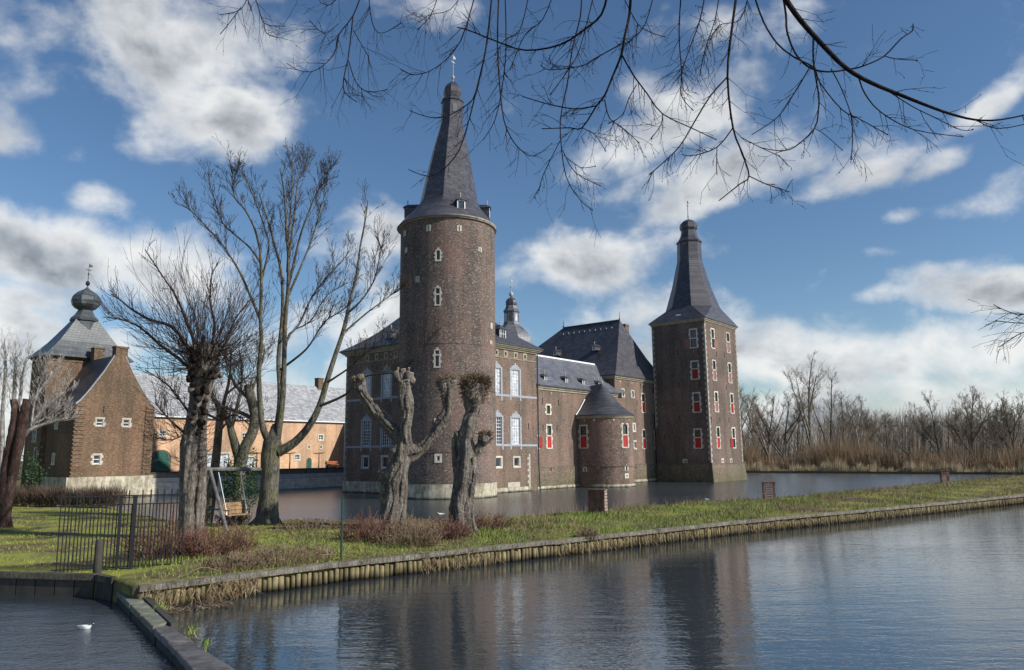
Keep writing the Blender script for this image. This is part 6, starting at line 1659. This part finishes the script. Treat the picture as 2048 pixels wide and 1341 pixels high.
def blades(name, mat, P, H_, Wd_, lean, kind='stuff', seed=1, bend=0.0):
    """numpy: one tapering blade per root point P (n,3); heights, widths (n,), lean (n,3) offset of the tip"""
    n = len(P); r_ = np.random.default_rng(seed); a = r_.uniform(0, 2 * np.pi, n)
    dx = np.stack([np.cos(a), np.sin(a), np.zeros(n)], 1) * Wd_[:, None] * .5
    tip = P + lean + np.stack([np.zeros(n), np.zeros(n), H_], 1)
    v = np.stack([P - dx, P + dx, tip], 1).reshape(-1, 3)
    me = bpy.data.meshes.new(name); me.vertices.add(3 * n); me.vertices.foreach_set('co', v.astype(np.float32).ravel())
    me.loops.add(3 * n); me.loops.foreach_set('vertex_index', np.arange(3 * n, dtype=np.int32))
    me.polygons.add(n); me.polygons.foreach_set('loop_start', np.arange(0, 3 * n, 3, dtype=np.int32)); me.polygons.foreach_set('loop_total', np.full(n, 3, np.int32))
    me.update(calc_edges=True); me.validate(); me.materials.append(MAT[mat])
    o = bpy.data.objects.new(name, me); C.objects.link(o)
    if kind: o['kind'] = kind
    return o
def px_points(n, xs, Ys, z, seed):
    r_ = np.random.default_rng(seed); x = r_.uniform(xs[0], xs[1], n); Y = r_.uniform(Ys[0], Ys[1], n)
    return np.array([[*(at(a, 930, b).xy), z] for a, b in zip(x, Y)]), x, Y
SHORE = [(1380, 945), (1495, 946), (1620, 946.5), (1750, 947.5), (1900, 948.5), (2040, 949.5), (2200, 951)]
def far_bank():
    r_ = np.random.default_rng(2)
    n = 24000; x = r_.uniform(1440, 2180, n); back = r_.exponential(3.0, n)
    P = []
    for a, b in zip(x, back):
        g = G(a, interp(SHORE, a), 0); k = 1 + b / g.y; P.append((g.x * k, g.y * k, .05))
    P = np.array(P); Hh = r_.uniform(1.2, 2.9, n) * (.72 + .22 * np.sin(x * .031) + .18 * np.sin(x * .083 + 1) + .14 * np.sin(x * .19 + 2) + .12 * np.sin(x * .41))
    keep = r_.random(n) < .55 + .45 * np.sin(x * .11) * np.sin(x * .037 + back * .4); P, Hh, x = P[keep], Hh[keep], x[keep]; n = len(x)
    Hh = np.where(x > 1880, Hh * .85, Hh)
    blades('reeds', 'reed', P, Hh, r_.uniform(.05, .12, n), np.stack([r_.normal(.25, .3, n), r_.normal(0, .2, n), np.zeros(n)], 1), seed=3)
    # brown willow scrub: fans of stems round many stools
    S_, Hs, Ls, Ws = [], [], [], []
    env = [(1480, 872), (1500, 870), (1530, 895), (1560, 915), (1585, 905), (1605, 885), (1640, 868), (1690, 862), (1730, 868), (1760, 885), (1800, 893), (1850, 890), (1900, 890), (1950, 890), (2000, 885), (2060, 880), (2200, 880)]
    for k in range(560):
        x = r_.uniform(1478, 2180); Y0 = G(x, interp(SHORE, x), 0).y; Y = Y0 + r_.uniform(7, 30)
        base = at(x, 930, Y); hmax = at(x, interp(env, x) + r_.uniform(-6, 26), Y).z
        m_ = r_.integers(30, 60); hh = np.maximum(1.0, hmax * r_.uniform(.55, 1.0, m_)); a = r_.uniform(0, 2 * np.pi, m_); sp_ = r_.uniform(0, .42, m_) * hh
        S_.append(np.stack([base.x + r_.normal(0, .5, m_), base.y + r_.normal(0, .5, m_), np.full(m_, .3)], 1)); Hs.append(hh); Ls.append(np.stack([np.cos(a) * sp_, np.sin(a) * sp_, np.zeros(m_)], 1)); Ws.append(r_.uniform(.05, .13, m_))
    blades('scrub_undergrowth', 'scrub', np.concatenate(S_), np.concatenate(Hs), np.concatenate(Ws), np.concatenate(Ls), seed=4)
    # far wood: slim stems with upswept twigs
    S_, Hs, Ls, Ws = [], [], [], []
    env = [(1460, 860), (1500, 850), (1560, 845), (1640, 835), (1720, 828), (1800, 822), (1900, 826), (2000, 830), (2200, 825)]
    for k in range(1500):
        x = r_.uniform(1455, 2200); Y = r_.uniform(205, 300); base = at(x, 930, Y); hm = at(x, interp(env, x) + r_.normal(4, 9), Y).z
        m_ = 14; z0 = np.concatenate([[.3], r_.uniform(.15, .8, m_ - 1) * hm]); hh = np.concatenate([[hm - .3], r_.uniform(.15, .4, m_ - 1) * hm]); hh = np.minimum(hh, hm - z0 + .3)
        a = r_.uniform(0, 2 * np.pi, m_); sp_ = np.concatenate([[.3], r_.uniform(.25, .7, m_ - 1) * hh[1:]])
        S_.append(np.stack([np.full(m_, base.x), np.full(m_, base.y), z0], 1)); Hs.append(hh); Ls.append(np.stack([np.cos(a) * sp_ + hh * .12, np.sin(a) * sp_, np.zeros(m_)], 1)); Ws.append(np.concatenate([[.3], r_.uniform(.06, .13, m_ - 1)]))
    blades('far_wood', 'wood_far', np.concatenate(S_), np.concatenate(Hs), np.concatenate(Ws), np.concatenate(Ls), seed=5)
    mb = MB(); p = at(1712, 858, 168); q_ = at(1722, 905, 168); q_.z = .3; mb.tube([q_, q_.lerp(p, .5) + Vector((.1, 0, 0)), p], [.16, .13, .1], 6)
    o = mb.build('dead_snag', MAT['bark_pale'], None, True); tag(o, 'pale bare broken snag standing in the brown scrub', 'snag')
far_bank()
# ================================================================ GROUND COVER, SMALL THINGS
def cover():
    r_ = np.random.default_rng(7)
    def scatter(n, x0, x1, t0, t1):
        x = r_.uniform(x0, x1, n); t = r_.uniform(t0, t1, n) 
        return np.array([tuple(land(a, b)) for a, b in zip(x, t)]), x, t
    P, x, t = scatter(30000, -60, 700, .01, .8); P[:, 2] -= .02
    keep = ((x < 240) | (t > .3 + .2 * np.sin(x * .05))) & (x < 480 + 160 * r_.random(len(x))); P = P[keep]; n = len(P)
    blades('lawn_grass', 'lawn', P, r_.uniform(.04, .11, n), r_.uniform(.02, .045, n), np.stack([r_.normal(0, .03, n), r_.normal(0, .03, n), np.zeros(n)], 1), seed=8)
    P, x, t = scatter(72000, 960, 2330, .02, .84); P[:, 2] -= .02; n = len(P)
    hs = r_.uniform(.05, .22, n) * (1 + .6 * np.sin(P[:, 0] * .9) * np.sin(P[:, 1] * .7)); hs = np.where(x < 1500, hs, hs * 1.1)
    green = r_.random(n) < np.clip(1.15 - (x - 1000) / 1300, .3, .92) - .45 * (np.sin(P[:, 0] * .55 + 1) * np.sin(P[:, 1] * .38) > .35)
    L = np.stack([r_.normal(.03, .08, n), r_.normal(0, .08, n), np.zeros(n)], 1); W_ = r_.uniform(.02, .05, n)
    blades('dike_grass', 'dike', P[green], hs[green], W_[green], L[green], seed=9); g = ~green
    blades('dry_dike_grass', 'straw', P[g], hs[g] * 1.15, W_[g], L[g], seed=10)
    P, x, t = scatter(26000, 440, 1130, .02, .9); P = P[r_.random(len(P)) < np.clip(1.1 - np.abs(x - 800) / 420, .1, 1)]; n = len(P); P[:, 2] -= .02
    blades('leaf_litter', 'deadtwig', P, r_.uniform(.02, .11, n), r_.uniform(.03, .07, n), np.stack([r_.normal(0, .14, n), r_.normal(0, .14, n), np.zeros(n)], 1), seed=11)
    P, x, t = scatter(8000, 270, 1000, .02, .45); n = len(P); P[:, 2] -= .02
    blades('bank_grass', 'dike', P, r_.uniform(.06, .2, n), r_.uniform(.02, .045, n), np.stack([r_.normal(0, .08, n), r_.normal(0, .08, n), np.zeros(n)], 1), seed=12)
    # tall dry stalks along the moat edge and weeds hanging over the piles
    P, x, t = scatter(1500, 1030, 2250, .78, .9); n = len(P)
    blades('dry_stalks', 'straw', P, r_.uniform(.3, .75, n), r_.uniform(.012, .025, n), np.stack([r_.normal(.05, .12, n), r_.normal(0, .1, n), np.zeros(n)], 1), seed=13)
    x = np.concatenate([r_.uniform(420, 520, 500), r_.uniform(840, 1000, 500), r_.uniform(1110, 2300, 2600), r_.uniform(290, 400, 250)]); n = len(x)
    P = np.array([tuple(G(a, interp(FRONT, a), ZL) + Vector((.05, -.2, -.05))) for a in x]); P[:, 2] -= r_.uniform(0, .5, n)
    blades('overhanging_weeds', 'straw', P, r_.uniform(-.4, .15, n), r_.uniform(.015, .035, n), np.stack([r_.normal(0, .16, n), r_.normal(-.14, .1, n), np.zeros(n)], 1), seed=14)
    # flotsam of dead stems below the bank near the dam
    x = r_.uniform(290, 470, 420); P = np.array([tuple(G(a, interp(FRONT, a) + r_.uniform(30, 62), .03)) for a in x]); n = len(P)
    blades('flotsam', 'deadtwig', P, r_.uniform(.0, .12, n), r_.uniform(.03, .07, n), np.stack([r_.normal(0, .3, n), r_.normal(0, .2, n), np.zeros(n)], 1), seed=15)
    x = np.concatenate([r_.normal(318, 8, 160), r_.normal(385, 8, 70), r_.normal(412, 6, 60)]); y = np.concatenate([r_.normal(1218, 5, 160), r_.normal(1268, 8, 70), r_.normal(1292, 5, 60)])
    P = np.array([tuple(G(a, b, .3)) for a, b in zip(x, y)]); n = len(P)
    blades('dam_grass', 'dike', P, r_.uniform(.03, .15, n), r_.uniform(.012, .025, n), np.stack([r_.normal(.02, .06, n), r_.normal(0, .08, n), np.zeros(n)], 1), seed=16)
cover()

def bush(x, y, rx, h, n, label, seed, mat='redtwig', cat='shrub', deep=1.0, group='red-twigged shrubs round the trunks'):
    TW[0] = .008; n = int(n * 1.0); r_ = random.Random(seed); b = land_px(x, y); root = thing('twiggy_shrub', label, cat, b, 0, group); mb = MB()
    for i in range(n):
        a = r_.uniform(0, 2 * pi); k = sqrt(r_.random()); p = Vector((b.x + cos(a) * rx * k, b.y + sin(a) * rx * deep * k, b.z - .05))
        d = Vector((cos(a) * k * .7, sin(a) * k * .7, r_.uniform(.7, 1.5)))
        twig(mb, p, d + rv(r_, .3), h * 1.3 * r_.uniform(.5, 1.1) * (1.1 - .45 * k), r_.uniform(.009, .02), 1, r_, .12, 3, .75, .05, 4, 4, .5)
    part(mb, 'stems', mat, root, False)
    return root
bush(330, 1112, 1.15, .95, 190, 'red-twigged shrub behind the right end of the iron fence', 1)
bush(428, 1108, 1.25, .8, 230, 'red-twigged shrub on the right foot of the twin trunk', 2)
bush(735, 1082, 1.0, .8, 200, 'red-twigged shrub left of the three-armed pollard', 3)
bush(822, 1088, 1.25, .75, 210, 'tangled brown shrub right of the three-armed pollard', 4, 'deadtwig')
bush(893, 1076, .9, .65, 170, 'low dark shrub left of the leaning pollard foot', 5)
bush(975, 1058, .9, .6, 130, 'small red-brown shrub behind the leaning pollard', 6)
bush(560, 1122, 1.8, .42, 240, 'low grey-brown bramble patch on the bank near the green pole', 7, 'deadtwig', 'bramble', 1.0, None)
bush(470, 1138, 1.0, .45, 130, 'brown bramble tumbling over the pile edging', 8, 'deadtwig', 'bramble', .7, None)
bush(1172, 1082, .5, .4, 70, 'dry weed clump hanging over the rail of the dike', 9, 'deadtwig', 'weeds', .5, None)
bush(628, 1058, 1.7, .3, 120, 'heap of cut brown brushwood at the moat edge', 10, 'deadtwig', 'brushwood', .7, None)
bush(465, 1040, .9, .5, 110, 'small dark bush under the swing seat', 11, 'hedge', 'shrub', .6, None)

def dead_branches():
    r_ = random.Random(3)
    for i, (pts, lab) in enumerate([([(440, 1142), (402, 1150), (360, 1152)], 'pale broken branch lying before the fence end'), ([(700, 1095), (640, 1115), (640, 1112)], 'thin pale stick leaning by the green pole'),
                                    ([(820, 1062), (850, 1048), (880, 1042)], 'pale stick poking from brushwood between the pollards'), ([(834, 1078), (870, 1090), (905, 1100)], 'long pale stick fallen across the brown shrub'), ([(590, 1056), (560, 1046), (540, 1052)], 'bent pale branch beside the tall tree foot')]):
        Q = []
        for k, (x, y) in enumerate(pts):
            p = land_px(x, min(y + 22, interp(FRONT, x) - 4)); p.z += .08 + .18 * (k == 1); Q.append(p)
        if (Q[2] - Q[1]).length < .05: Q[2] = Q[1] + Vector((.1, 0, .4))
        mb = MB(); mb.tube(smooth_path(Q, 3), [.026, .024, .022, .02, .017, .014, .01], 5)
        d = Q[1] - Q[0]; mb.tube([Q[1], Q[1] + d.normalized() * .3 + Vector((0, .1, .25))], [.014, .006], 4)
        o = mb.build('dead_branch', MAT['deadtwig'], None, True); tag(o, lab, 'branch')
dead_branches()

def hedge():
    r_ = np.random.default_rng(5); a, b = G(-60, 1012, ZL), G(238, 1017, ZL)
    root = thing('winter_hedge', 'brown leafless hedge along the back of the lawn', 'hedge', a); n = 9000; t = r_.random(n)
    P = np.array([tuple(a.lerp(b, k)) for k in t]); P[:, 1] += r_.uniform(-.2, 1.3, n); z0 = r_.uniform(0, 1.1, n); P[:, 2] += z0
    L = np.stack([r_.normal(0, .22, n), r_.normal(0, .22, n), np.zeros(n)], 1); Hh = r_.uniform(.3, .85, n)
    P -= np.array(a)
    o = blades('twigs', 'hedge', P, Hh, r_.uniform(.02, .05, n), L, None, 6); o.parent = root
    root2 = thing('evergreen_bush', 'dark green ivy bush in the hedge below the gatehouse', 'bush', at(62, 965, 64)); mb = MB(); rr = random.Random(4)
    for i in range(900):
        c = at(62 + rr.gauss(0, 12), 958 + rr.gauss(0, 30), 64 + rr.gauss(0, .6)); s = .13; u = rv(rr).normalized() * s; v = rv(rr).normalized() * s; mb.add([c, c + u, c + u + v, c + v], [(0, 1, 2, 3)])
    part(mb, 'leaves', 'ivy', root2, False)
hedge()

# ---------------------------------------------------------------- iron fence with gate posts
def iron_fence():
    a, b = G(112, 1143, ZL), G(362, 1129, ZL); a.z = b.z = 0
    root = thing('iron_fence', 'black iron bar fence with spear tips at the dam end', 'fence', (a.x, a.y, ZL - .02)); d = (b - a); L = d.length; d.normalize()
    ang = atan2(d.y, d.x); root.rotation_euler.z = ang
    zt = zat_world(125, 995, a); z2 = zat_world(125, 1013, a); zs = zat_world(128, 983, a); o = ZL - .02
    def bar(x, z0, z1, r, tip):
        mb = MB(); mb.tube([(0, 0, z0), (0, 0, z1)], r, 6)
        if tip: mb.lathe([(.005, z1), (.026, z1 + .03), (.001, z1 + .12)], 6)
        return mb
    tall = bar(0, 0, zs - o - .1, .02, True).mesh('fence_bar'); tall.materials.append(MAT['iron']); low = bar(0, 0, z2 - o, .018, False).mesh('fence_bar'); low.materials.append(MAT['iron'])
    n = 35; r_ = random.Random(2)
    for i in range(n):
        x = L * i / (n - 1)
        if abs(x - L * .47) < .05 or abs(x - L * .585) < .05: continue
        ob = bpy.data.objects.new('fence_bar', tall if i % 2 == 0 else low); C.objects.link(ob); ob.parent = root; ob.location = (x, r_.uniform(-.006, .006), 0); ob.rotation_euler = (r_.uniform(-.012, .012), r_.uniform(-.01, .01), 0)
    for z in (zt - o, z2 - o, .05):
        mb = MB(); mb.box(-.15, L + .1, -.02, .02, z - .018, z + .018); mb.build('fence_rail', MAT['iron'], root)
    for x, r in ((L * .47, .045), (L * .585, .06)):
        mb = MB(); mb.box(x - r, x + r, -r - .03, r - .03, -.5, zt - o - .05); mb.box(x - r - .015, x + r + .015, -r - .045, r - .015, zt - o - .05, zt - o - .02); mb.build('gate_post', MAT['iron'], root)
def zat_world(x, y, P):
    d = ray(x, y); t = sqrt(P.x ** 2 + P.y ** 2) / sqrt(d.x ** 2 + d.y ** 2); return CAMH + d.z * t
iron_fence()
def posts():
    p = G(199, 1150, .6); mb = MB(); mb.lathe([(.13, -1.2), (.125, .75), (.115, zat_world(203, 1084, p)), (.09, zat_world(203, 1079, p)), (.01, zat_world(203, 1077, p))], 9)
    o = mb.build('mooring_post', MAT['dark_stone'], None, True); o.location = (p.x, p.y - .15, 0); tag(o, 'thick dark wooden post standing in front of the iron fence', 'post')
    p = land_px(682, 1122); mb = MB(); mb.tube([(0, 0, -.3), (0, 0, zat_world(680, 996, p) - p.z)], [.036, .034], 8); mb.box(-.045, .045, -.045, .045, zat_world(680, 996, p) - p.z, zat_world(680, 996, p) - p.z + .03)
    o = mb.build('green_pole', MAT['green_metal']); o.location = p; tag(o, 'thin dark green metal pole on the bank left of the pollards', 'pole')
    p = land_px(655, 1112); mb = MB(); mb.box(-.07, .07, -.02, .02, .12, .26); mb.box(-.015, .015, -.01, .03, -.1, .12); o = mb.build('marker_plate', MAT['bark_pale']); o.location = p; tag(o, 'small pale marker plate in the grass by the green pole', 'marker')
posts()

# ---------------------------------------------------------------- swing
def swing():
    p = land_px(455, 1066); root = thing('garden_swing', 'grey timber swing frame with a wooden bench on white ropes', 'swing', p)
    Y = p.y
    A = at(408, 939, Y + 1.9); B_ = at(530, 939, 41.3)
    def P(v): return v - p
    mb = MB(); mb.tube([P(A), P(B_)], .1, 8); mb.build('cross_beam', MAT['swing_wood'], root)
    top = A.lerp(B_, .09); f = Vector((p.x, p.y, p.z - .05)); k = 2 * Vector((top.x, top.y, 0)) - Vector((p.x, p.y, 0)); bk = Vector((k.x, k.y + .4, p.z - .1))
    mb = MB(); mb.tube([P(f), P(top)], .085, 8); mb.build('leg', MAT['swing_wood'], root)
    mb = MB(); mb.tube([P(bk), P(top)], .085, 8); mb.build('leg', MAT['swing_wood'], root)
    br = MB(); br.tube([P(f.lerp(top, .32)) + Vector((-.1, .2, .1)), P(bk.lerp(top, .32))], .05, 6); br.build('brace', MAT['iron'], root)
    # bench
    c = at(467, 1030, (Y + 1.9 + 41.3) / 2); e = (B_ - A); e.z = 0; e.normalize(); nn = Vector((e.y, -e.x, 0)); wd = .56
    def box(o, x0, x1, y0, y1, z0, z1, lean=0):
        vs = []
        for z in (z0, z1):
            for (x, y) in ((x0, y0), (x1, y0), (x1, y1), (x0, y1)): vs.append(P(c) + e * x - nn * (y + lean * (z - z0)) + Vector((0, 0, z)))
        o.hexa(vs)
    seat = [(-.9, .52)]
    for i in range(4):
        mb = MB(); box(mb, -.75, .62, -.55 + i * .14, -.43 + i * .14, 0, .04); mb.build('seat_slat', MAT['bench_wood'], root)
    for i in range(3):
        mb = MB(); box(mb, -.55, .62, .03, .07, .06 + i * .2, .24 + i * .2, .2); mb.build('back_slat', MAT['bench_wood'], root)
    for x in (-.62, .64):
        mb = MB(); box(mb, x - .04, x + .04, -.58, .1, .24, .29); box(mb, x - .04, x + .04, -.56, -.48, -.02, .24); box(mb, x - .04, x + .04, .02, .1, -.02, .6); mb.build('armrest', MAT['bench_wood'] if x < 0 else MAT['bench_wood'], root)
    for (xt, yt, xb, ybm, off) in ((437, 945, 449, 1022, -.6), (481, 944, 487, 1022, .62)):
        t = at(xt, yt, (A.lerp(B_, (xt - 408) / 121)).y); b_ = P(c) + e * off + nn * .2 + Vector((0, 0, .3)); b2 = P(c) + e * off - nn * .1 + Vector((0, 0, .5))
        mb = MB(); mb.tube([P(t), P(t).lerp(b_, .5), b_], [.022, .022, .022], 5); mb.tube([b_, b_ + Vector((.02, 0, -.3))], [.035, .06], 5); mb.build('rope', MAT['white'], root)
swing()

# ---------------------------------------------------------------- slatted boards on the dike
def board(x, y0, y1, wl, yaw, label, w=.75, dp=.42, solid=False):
    p = land_px(x, y1); h = zat_world(x, y0, p) - p.z; root = thing('slatted_box', label, 'box', (p.x, p.y, p.z - .05), yaw, 'slatted timber boxes on the dike')
    if solid:
        mb = MB(); mb.box(-w / 2, w / 2, -dp / 2 + .03, dp / 2 - .03, 0, h - .04); mb.build('box_body', MAT['slat_wood'], root)
    else:
        for sx in (-1, 1):
            for sy in (-1, 1):
                mb = MB(); mb.box(sx * (w / 2 - .05) - .04, sx * (w / 2 - .05) + .04, sy * (dp / 2 - .06) - .04, sy * (dp / 2 - .06) + .04, -.2, h - .04); mb.build('corner_post', MAT['slat_wood'], root)
    n = 8; g = h / n
    sl = MB(); sl.box(-w / 2 - .02, w / 2 + .02, -dp / 2 - .02, -dp / 2 + .03, .03, g - .03); sm = sl.mesh('slat'); sm.materials.append(MAT['slat_wood'])
    s2 = MB(); s2.box(w / 2, w / 2 + .04, -dp / 2 + .03, dp / 2 + .02, .02, g - .03); s2m = s2.mesh('slat'); s2m.materials.append(MAT['slat_sunlit'] if solid else MAT['slat_wood'])
    for i in range(n):
        for me in (sm, s2m):
            o = bpy.data.objects.new('slat', me); C.objects.link(o); o.parent = root; o.location = (0, 0, .04 + i * g)
    mb = MB(); mb.box(-w / 2 - .06, w / 2 + .07, -dp / 2 - .05, dp / 2 + .05, h - .03, h + .03); mb.build('lid', MAT['slat_wood'], root)
board(1196, 978, 1029, 35, radians(-28), 'nearest slatted timber box, with right side coloured as sunlit, on the dike before the bastion', .95, .42, True)
board(1539, 963, 1000, 24, radians(-8), 'middle slatted timber box on the dike right of the square tower', .85, .4)
board(1891, 941, 966, 15, radians(-5), 'farthest slatted timber box, near the right end of the dike', .8, .4)

# ---------------------------------------------------------------- birds
def bird(name, label, cat, P, L, yaw, body, wing, head, pose='swim', bill='orange', group=None, neck=.0):
    root = thing(name, label, cat, P, yaw, group); k = L
    mb = MB(); prof = [(-.5, .02, .16), (-.42, .05, .15), (-.3, .10, .13), (-.1, .155, .11), (.1, .165, .11), (.25, .13, .13), (.33, .085, .19), (.37, .062, .25 + neck * .3), (.40, .058, .30 + neck), (.43, .066, .34 + neck), (.48, .05, .345 + neck), (.515, .015, .335 + neck)]
    if pose == 'graze':
        prof = prof[:6] + [(.36, .075, .10), (.45, .05, .02), (.52, .045, -.06), (.57, .05, -.10), (.62, .035, -.13), (.65, .012, -.15)]
    n = 8; vs = []
    for (x, r, z) in prof:
        for j in range(n):
            t = 2 * pi * j / n; vs.append((x * k, cos(t) * r * k, (z + sin(t) * r * .9) * k))
    m_ = len(prof); fs = [(i * n + j, i * n + (j + 1) % n, (i + 1) * n + (j + 1) % n, (i + 1) * n + j) for i in range(m_ - 1) for j in range(n)]
    fs += [tuple(range(n))[::-1], tuple((m_ - 1) * n + j for j in range(n))]
    mb.add(vs, fs); o = mb.build('body', MAT[body], root, True)
    for s in (-1, 1):
        w = MB(); w.add([(.18 * k, s * .15 * k, .14 * k), (.0, s * .175 * k, .2 * k), (-.35 * k, s * .1 * k, .2 * k), (-.6 * k, s * .02 * k, .2 * k), (-.3 * k, s * .14 * k, .09 * k), (0, s * .178 * k, .08 * k), (-.1 * k, s * .12 * k, .24 * k)], [(0, 1, 5), (1, 2, 4, 5), (2, 3, 4), (1, 6, 2)]); w.build('wing', MAT[wing], root, True)
    e = prof[-1]; b = MB(); b.tube([((e[0] - .02) * k, 0, e[2] * k), ((e[0] + .09) * k, 0, (e[2] - (.02 if pose != 'graze' else .06)) * k)], [.016 * k, .004 * k], 5); b.build('bill', MAT[bill], root)
    if head:
        h = MB(); hh = prof[-3]; h.ball((hh[0] * k + .005, 0, hh[2] * k), hh[1] * k * 1.12, 8); h.build('hood', MAT[head], root, True)
    if pose != 'swim':
        for s in (-1, 1):
            l = MB(); l.tube([(.02 * k, s * .06 * k, .04 * k), (.02 * k, s * .06 * k, -.2 * k), (.09 * k, s * .06 * k, -.21 * k)], .014 * k, 4); l.build('leg', MAT[bill], root)
    return root
MAT['gull_grey'] = plain('gull_grey', (.42, .44, .46), .8, .1, 6); MAT['goose_brown'] = plain('goose_brown', (.07, .06, .05), .85, .4, 8)
w0 = G(170, 1258, 0); bird('black_headed_gull', 'white gull with dark head floating on the left pond', 'gull', (w0.x, w0.y, -.02), .46, radians(-12), 'white', 'gull_grey', 'iron', 'swim', 'orange')
w0 = G(1414, 1000, 0); bird('white_waterbird', 'tiny white bird swimming in the moat under the square tower', 'gull', (w0.x, w0.y, -.02), .45, radians(160), 'white', 'gull_grey', 'iron', 'swim', 'orange')
w0 = G(1561, 944, 0); bird('grey_waterbird', 'small grey bird afloat by the far reeds', 'water bird', (w0.x, w0.y, -.02), .7, radians(20), 'gull_grey', 'gull_grey', None, 'swim', 'iron')
p = land_px(882, 1030); bird('resting_gull', 'white gull standing on the brushwood between the two pollards', 'gull', (p.x, p.y, p.z + .25), .4, radians(200), 'white', 'gull_grey', None, 'stand', 'orange')
p = at(953, 764, 34.3); bird('perched_gull', 'white bird perched on top of the leaning pollard', 'gull', (p.x, p.y, p.z - .02), .5, radians(15), 'white', 'gull_grey', None, 'swim', 'orange')
for x, y, yaw, lab in ((245, 1058, 185, 'dark goose grazing with its head to the left behind the fence'), (268, 1062, 5, 'dark goose with white belly grazing to the right behind the gate post')):
    p = land_px(x, y); bird('grey_goose', lab, 'goose', (p.x, p.y, p.z + .12), .62, radians(yaw), 'goose_brown', 'goose_brown', None, 'graze', 'iron', 'geese grazing on the lawn')
p = land_px(325, 1056); mb = MB(); mb.lathe([(.28, -.05), (.25, .12), (.15, .2), (.02, .22)], 9); o = mb.build('mossy_clod', MAT['soil'], None, True); o.location = p; tag(o, 'dark mossy clod on the lawn near the water edge', 'clod')

# ---------------------------------------------------------------- things in the farmyard
def yard():
    for x, lab in ((514, 'T-shaped trained tree left of the tall tree trunk'), (580, 'T-shaped trained tree by the yard between the windows'), (638, 'T-shaped trained tree nearest the shaded range')):
        u, z = on_q(x, 907, 38.5); P = Wd(u, 38.5, 2.5); root = thing('trained_tree', lab, 'tree', P, ROTZ, 'trained trees before the farm range'); h = z - 2.5
        mb = MB(); mb.tube([(0, 0, -.1), (.03, 0, h * .5), (0, 0, h)], [.09, .08, .07], 6); mb.build('trunk', MAT['bark_dark'], root)
        mb = MB(); mb.tube([(-1.1, 0, h + .02), (-.5, .03, h - .04), (.5, 0, h), (1.1, .02, h + .05)], [.03, .06, .06, .03], 5)
        for i in range(14): xx = -1 + i * .155; mb.tube([(xx, 0, h), (xx + random.uniform(-.05, .05), 0, h + random.uniform(.1, .25))], .02, 4)
        mb.build('crown', MAT['bark_dark'], root)
    u, z = on_q(666, 931, 33.5); P = Wd(u, 33.5, 2.62); root = thing('orange_bench', 'orange wooden bench on the quay beside the white downpipe', 'bench', P, ROTZ)
    for y in (0, .2): mb = MB(); mb.box(-1.1, 1.1, y, y + .17, .42, .47); mb.build('seat_slat', MAT['orange'], root)
    for z_ in (.6, .8): mb = MB(); mb.box(-1.1, 1.1, .42, .46, z_, z_ + .14); mb.build('back_slat', MAT['orange'], root)
    for x in (-.9, .9):
        mb = MB(); mb.box(x - .05, x + .05, .02, .1, -.1, .42); mb.box(x - .05, x + .05, .38, .46, -.1, .92); mb.build('leg', MAT['dark_stone'], root)
yard()
